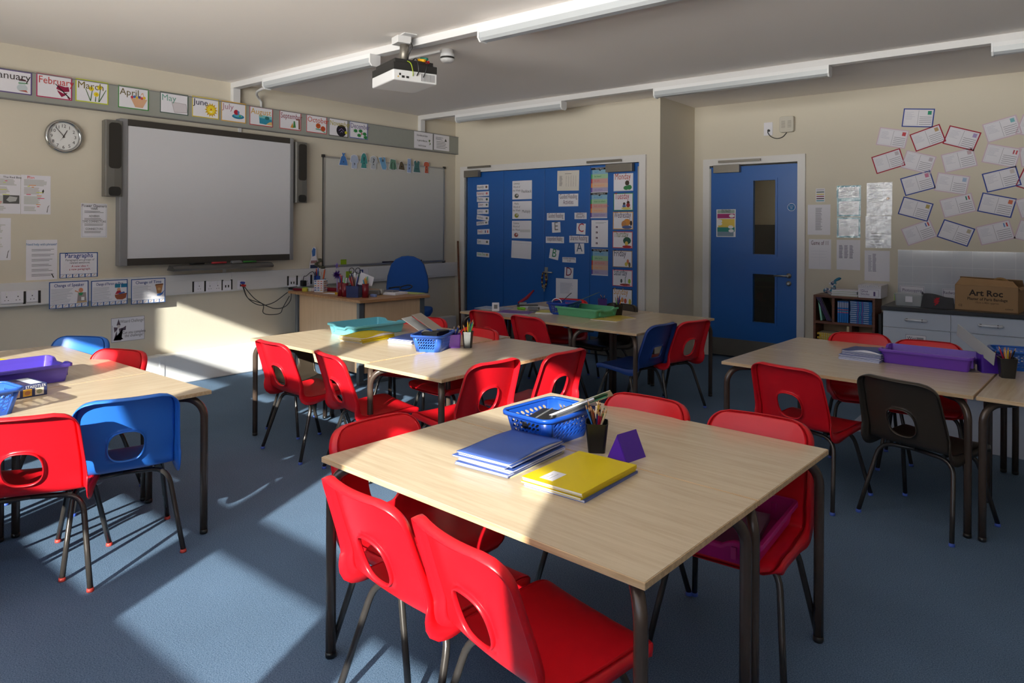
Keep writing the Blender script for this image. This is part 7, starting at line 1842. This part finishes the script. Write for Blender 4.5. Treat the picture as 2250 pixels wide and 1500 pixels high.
# clear tub, pouch, carton
tb = thing('clear_tub', 'clear plastic lidded tub with lime clips on the left end of the worktop', 'tub', (-1.235, 6.92, CZ), -0.03)
clr = bpy.data.materials.new('cloudy_clear_plastic'); clr.use_nodes = True
_n = clr.node_tree; _n.nodes.clear(); _o = _n.nodes.new('ShaderNodeOutputMaterial'); _m = _n.nodes.new('ShaderNodeMixShader'); _m.inputs[0].default_value = 0.42
_a = _n.nodes.new('ShaderNodeBsdfTransparent'); _b = _n.nodes.new('ShaderNodeBsdfPrincipled'); _b.inputs['Base Color'].default_value = (0.6, 0.62, 0.64, 1); _b.inputs['Roughness'].default_value = 0.2
_n.links.new(_a.outputs[0], _m.inputs[1]); _n.links.new(_b.outputs[0], _m.inputs[2]); _n.links.new(_m.outputs[0], _o.inputs[0])
m = MB(); rs = [[Vector((x_, y_, z_)) for x_, y_ in rrect(a_, b_, c_, d_, 0.015, 3)] for (a_, b_, c_, d_, z_) in ((0.008, 0.212, 0.008, 0.152, 0), (0, 0.22, 0, 0.16, 0.095), (0.003, 0.217, 0.003, 0.157, 0.095), (0.011, 0.209, 0.011, 0.149, 0.003))]
k_ = len(rs[0]); m.add([q for r in rs for q in r], [tuple(reversed(range(k_))), tuple(range(3 * k_, 4 * k_))] + [(r * k_ + i, r * k_ + (i + 1) % k_, (r + 1) * k_ + (i + 1) % k_, (r + 1) * k_ + i) for r in range(3) for i in range(k_)])
m.build('tub_body', clr, tb); MB().prism(rrect(-0.004, 0.224, -0.004, 0.164, 0.016), 0.095, 0.107).build('lid', clr, tb, 0.003)
for x_ in (-0.009, 0.222): MB().box(x_, x_ + 0.007, 0.05, 0.11, 0.04, 0.10).build('clip', ink((150, 200, 50)), tb, 0.002)
MB().box(0.09, 0.145, -0.004, -0.001, 0.035, 0.085).build('label', M['paper'], tb)
o = bx_('blue_cloth', 'folded grey item visible inside the clear tub', 'cloth', Vector((-1.19, 7.0, 0)), 0.08, 0.08, 0.06, 0.1, ink((110, 120, 134)), 0.01, z=CZ + 0.004)
pa_, pb_ = onY(6.86, 2018, 640), onY(6.86, 2098, 680)
pc_ = thing('grey_pouch', 'dark grey cloth pouch with a red dragon emblem on the worktop', 'pouch', (-0.905, 6.93, CZ), -0.05)
n_ = 16; vs = []; fs = []
for side in (0, 1):
    for i in range(n_ + 1):
        for j in range(7):
            u_, v_ = i / n_, j / 6
            xw = (-0.125 + 0.25 * u_) * (1.0 - 0.06 * v_); top = 0.115 + 0.01 * math.sin(u_ * 5) - 0.02 * u_ + (0.02 if i == 0 else 0)
            th = 0.045 * (1 - v_) ** 0.6 * math.sin(PI * min(1, max(0, 0.06 + 0.88 * u_))) + 0.004
            vs.append((xw, (th if side else -th), v_ * top))
N2 = (n_ + 1) * 7
for side in (0, 1):
    for i in range(n_):
        for j in range(6):
            a = side * N2 + i * 7 + j; q = (a, a + 7, a + 8, a + 1); fs.append(q if side == 0 else tuple(reversed(q)))
MB().add(vs, fs, 0, True).add([(-0.125, 0, 0), (0.125, 0, 0), (0.118, 0, 0.09), (-0.118, 0, 0.11)], [(0, 1, 2, 3)]).build('cloth_body', mat('dark_grey_cloth', (66, 66, 70), 0.85, vary=0.15, bump=0.2, bscale=300), pc_)
dr_ = [(0.0, 0.0), (-0.012, 0.012), (0.002, 0.02), (-0.02, 0.03), (-0.008, 0.036), (-0.02, 0.05), (-0.004, 0.05), (-0.016, 0.066), (0.0, 0.06), (0.0, 0.076), (0.014, 0.07), (0.026, 0.078), (0.024, 0.058), (0.014, 0.052), (0.028, 0.044), (0.018, 0.032), (0.02, 0.018), (0.008, 0.016)]
vv = [(x_ - 0.005, -0.052 + 0.0 * z_, 0.02 + z_ * 0.95) for x_, z_ in dr_]
mb_ = MB(); mb_.add([(x_, -0.0445 * (1 - z_ / 0.115) ** 0.6 - 0.009, z_) for x_, y_, z_ in vv], [tuple(range(len(vv)))]); mb_.build('red_emblem', ink((176, 30, 44)), pc_)
c0, c1 = onZ(CZ, 2098, 679), onZ(CZ, 2236, 690)
an_ = math.atan2((c1 - c0).y, (c1 - c0).x) * 0.6
cw = (c1 - c0).length
ctn = thing('cardboard_box', 'open brown cardboard box printed Art Roc on the worktop', 'box', (c0.x, c0.y + 0.0, CZ), an_)
kraft = mat('brown_cardboard', (168, 134, 98), 0.75, 0.2, vary=0.05, scale=14)
ch_ = 0.205; cdp = 0.24
m = MB().box(0, cw, 0, 0.004, 0, ch_).box(0, cw, cdp - 0.004, cdp, 0, ch_).box(0, 0.004, 0, cdp, 0, ch_).box(cw - 0.004, cw, 0, cdp, 0, ch_).box(0, cw, 0, cdp, 0, 0.004)
m.build('carton', kraft, ctn)
def flap(pts): 
    v = [Vector(p) for p in pts]; n = (v[1] - v[0]).cross(v[3] - v[0]).normalized() * 0.003
    return MB().add(v + [q + n for q in v], [(3, 2, 1, 0), (4, 5, 6, 7), (0, 1, 5, 4), (1, 2, 6, 5), (2, 3, 7, 6), (3, 0, 4, 7)])
flap([(0, 0, ch_), (cw, 0, ch_), (cw - 0.05, 0.075, ch_ + 0.045), (0.03, 0.075, ch_ + 0.06)]).build('front_flap', kraft, ctn)
flap([(0, cdp, ch_), (cw, cdp, ch_), (cw, cdp - 0.07, ch_ + 0.055), (0, cdp - 0.07, ch_ + 0.065)]).build('back_flap', kraft, ctn)
flap([(cw, 0, ch_), (cw, cdp, ch_), (cw + 0.012, cdp - 0.02, ch_ - 0.02), (cw + 0.012, 0.02, ch_ - 0.02)]).build('side_flap', kraft, ctn)
tr_o = MB().lathe([(0.075, 0), (0.075, 0.05), (0.055, 0.05), (0.055, 0)], 24, mtx=Matrix.Rotation(PI / 2, 4, 'X')).build('tape_roll', mat('brown_tape', (150, 112, 60), 0.3)); tr_o.location = ctn.matrix_basis @ Vector((cw * 0.66, 0.17, ch_ - 0.005)); tag(tr_o, 'roll of brown tape showing above the open Art Roc box', 'tape')
for (s_, sz, xx, zz, al, bo) in (('Art Roc', 0.068, cw * 0.5, 0.125, 'CENTER', 0.09), ('Plaster of Paris Bandage', 0.032, cw * 0.52, 0.088, 'CENTER', 0.06), ('15cm x 80m approx.', 0.022, cw * 0.52, 0.062, 'CENTER', 0.005), ('CE', 0.026, 0.04, 0.03, 'CENTER', 0.005), ('AA9420', 0.018, cw * 0.86, 0.022, 'CENTER', 0.01)):
    tt = text(ctn, s_, sz, 0, 0, 0, (50, 38, 30), al, 1, bold=bo); tt.matrix_local = Matrix.Translation((xx, -0.0008, zz)) @ Matrix.Rotation(PI / 2, 4, 'X') @ Matrix.Diagonal((1.05 if sz > 0.05 else 0.9, 1, 1, 1))
for (u0, v0, u1, v1, s_, lbl) in ((1977, 626, 2031, 648, 'Photocopying', 'Photocopying sign taped to the tiles behind the clear tub'), (2071, 633, 2110, 652, 'Redwood', 'Redwood sign on the tiles, partly behind the Art Roc box')):
    a, b = onY(YR - 0.01, u0, v0), onY(YR - 0.01, u1, v1)
    w_ = b.x - a.x; h_ = a.z - b.z
    s = thing('shelf_sign', lbl, 'sign', mtx=Matrix.Translation(((a.x + b.x) / 2, YR - 0.01, (a.z + b.z) / 2 - 0.012)) @ BM)
    h_ += 0.02
    m = MB().box(-w_ / 2, w_ / 2, -h_ / 2, h_ / 2, 0, 0.001)
    for q in ((-w_ / 2 + 0.005, w_ / 2 - 0.005, h_ / 2 - 0.008, h_ / 2 - 0.006), (-w_ / 2 + 0.005, -w_ / 2 + 0.007, -h_ / 2, h_ / 2 - 0.006), (w_ / 2 - 0.007, w_ / 2 - 0.005, -h_ / 2, h_ / 2 - 0.006)): m.box(q[0], q[1], q[2], q[3], 0.001, 0.0014, 1)
    m.build('card', [M['paper'], ink((80, 76, 120))], s)
    text(s, s_, 0.040, 0, -0.004, 0.0018, (90, 80, 120), 'CENTER', 0.72 if len(s_) > 8 else 0.8)
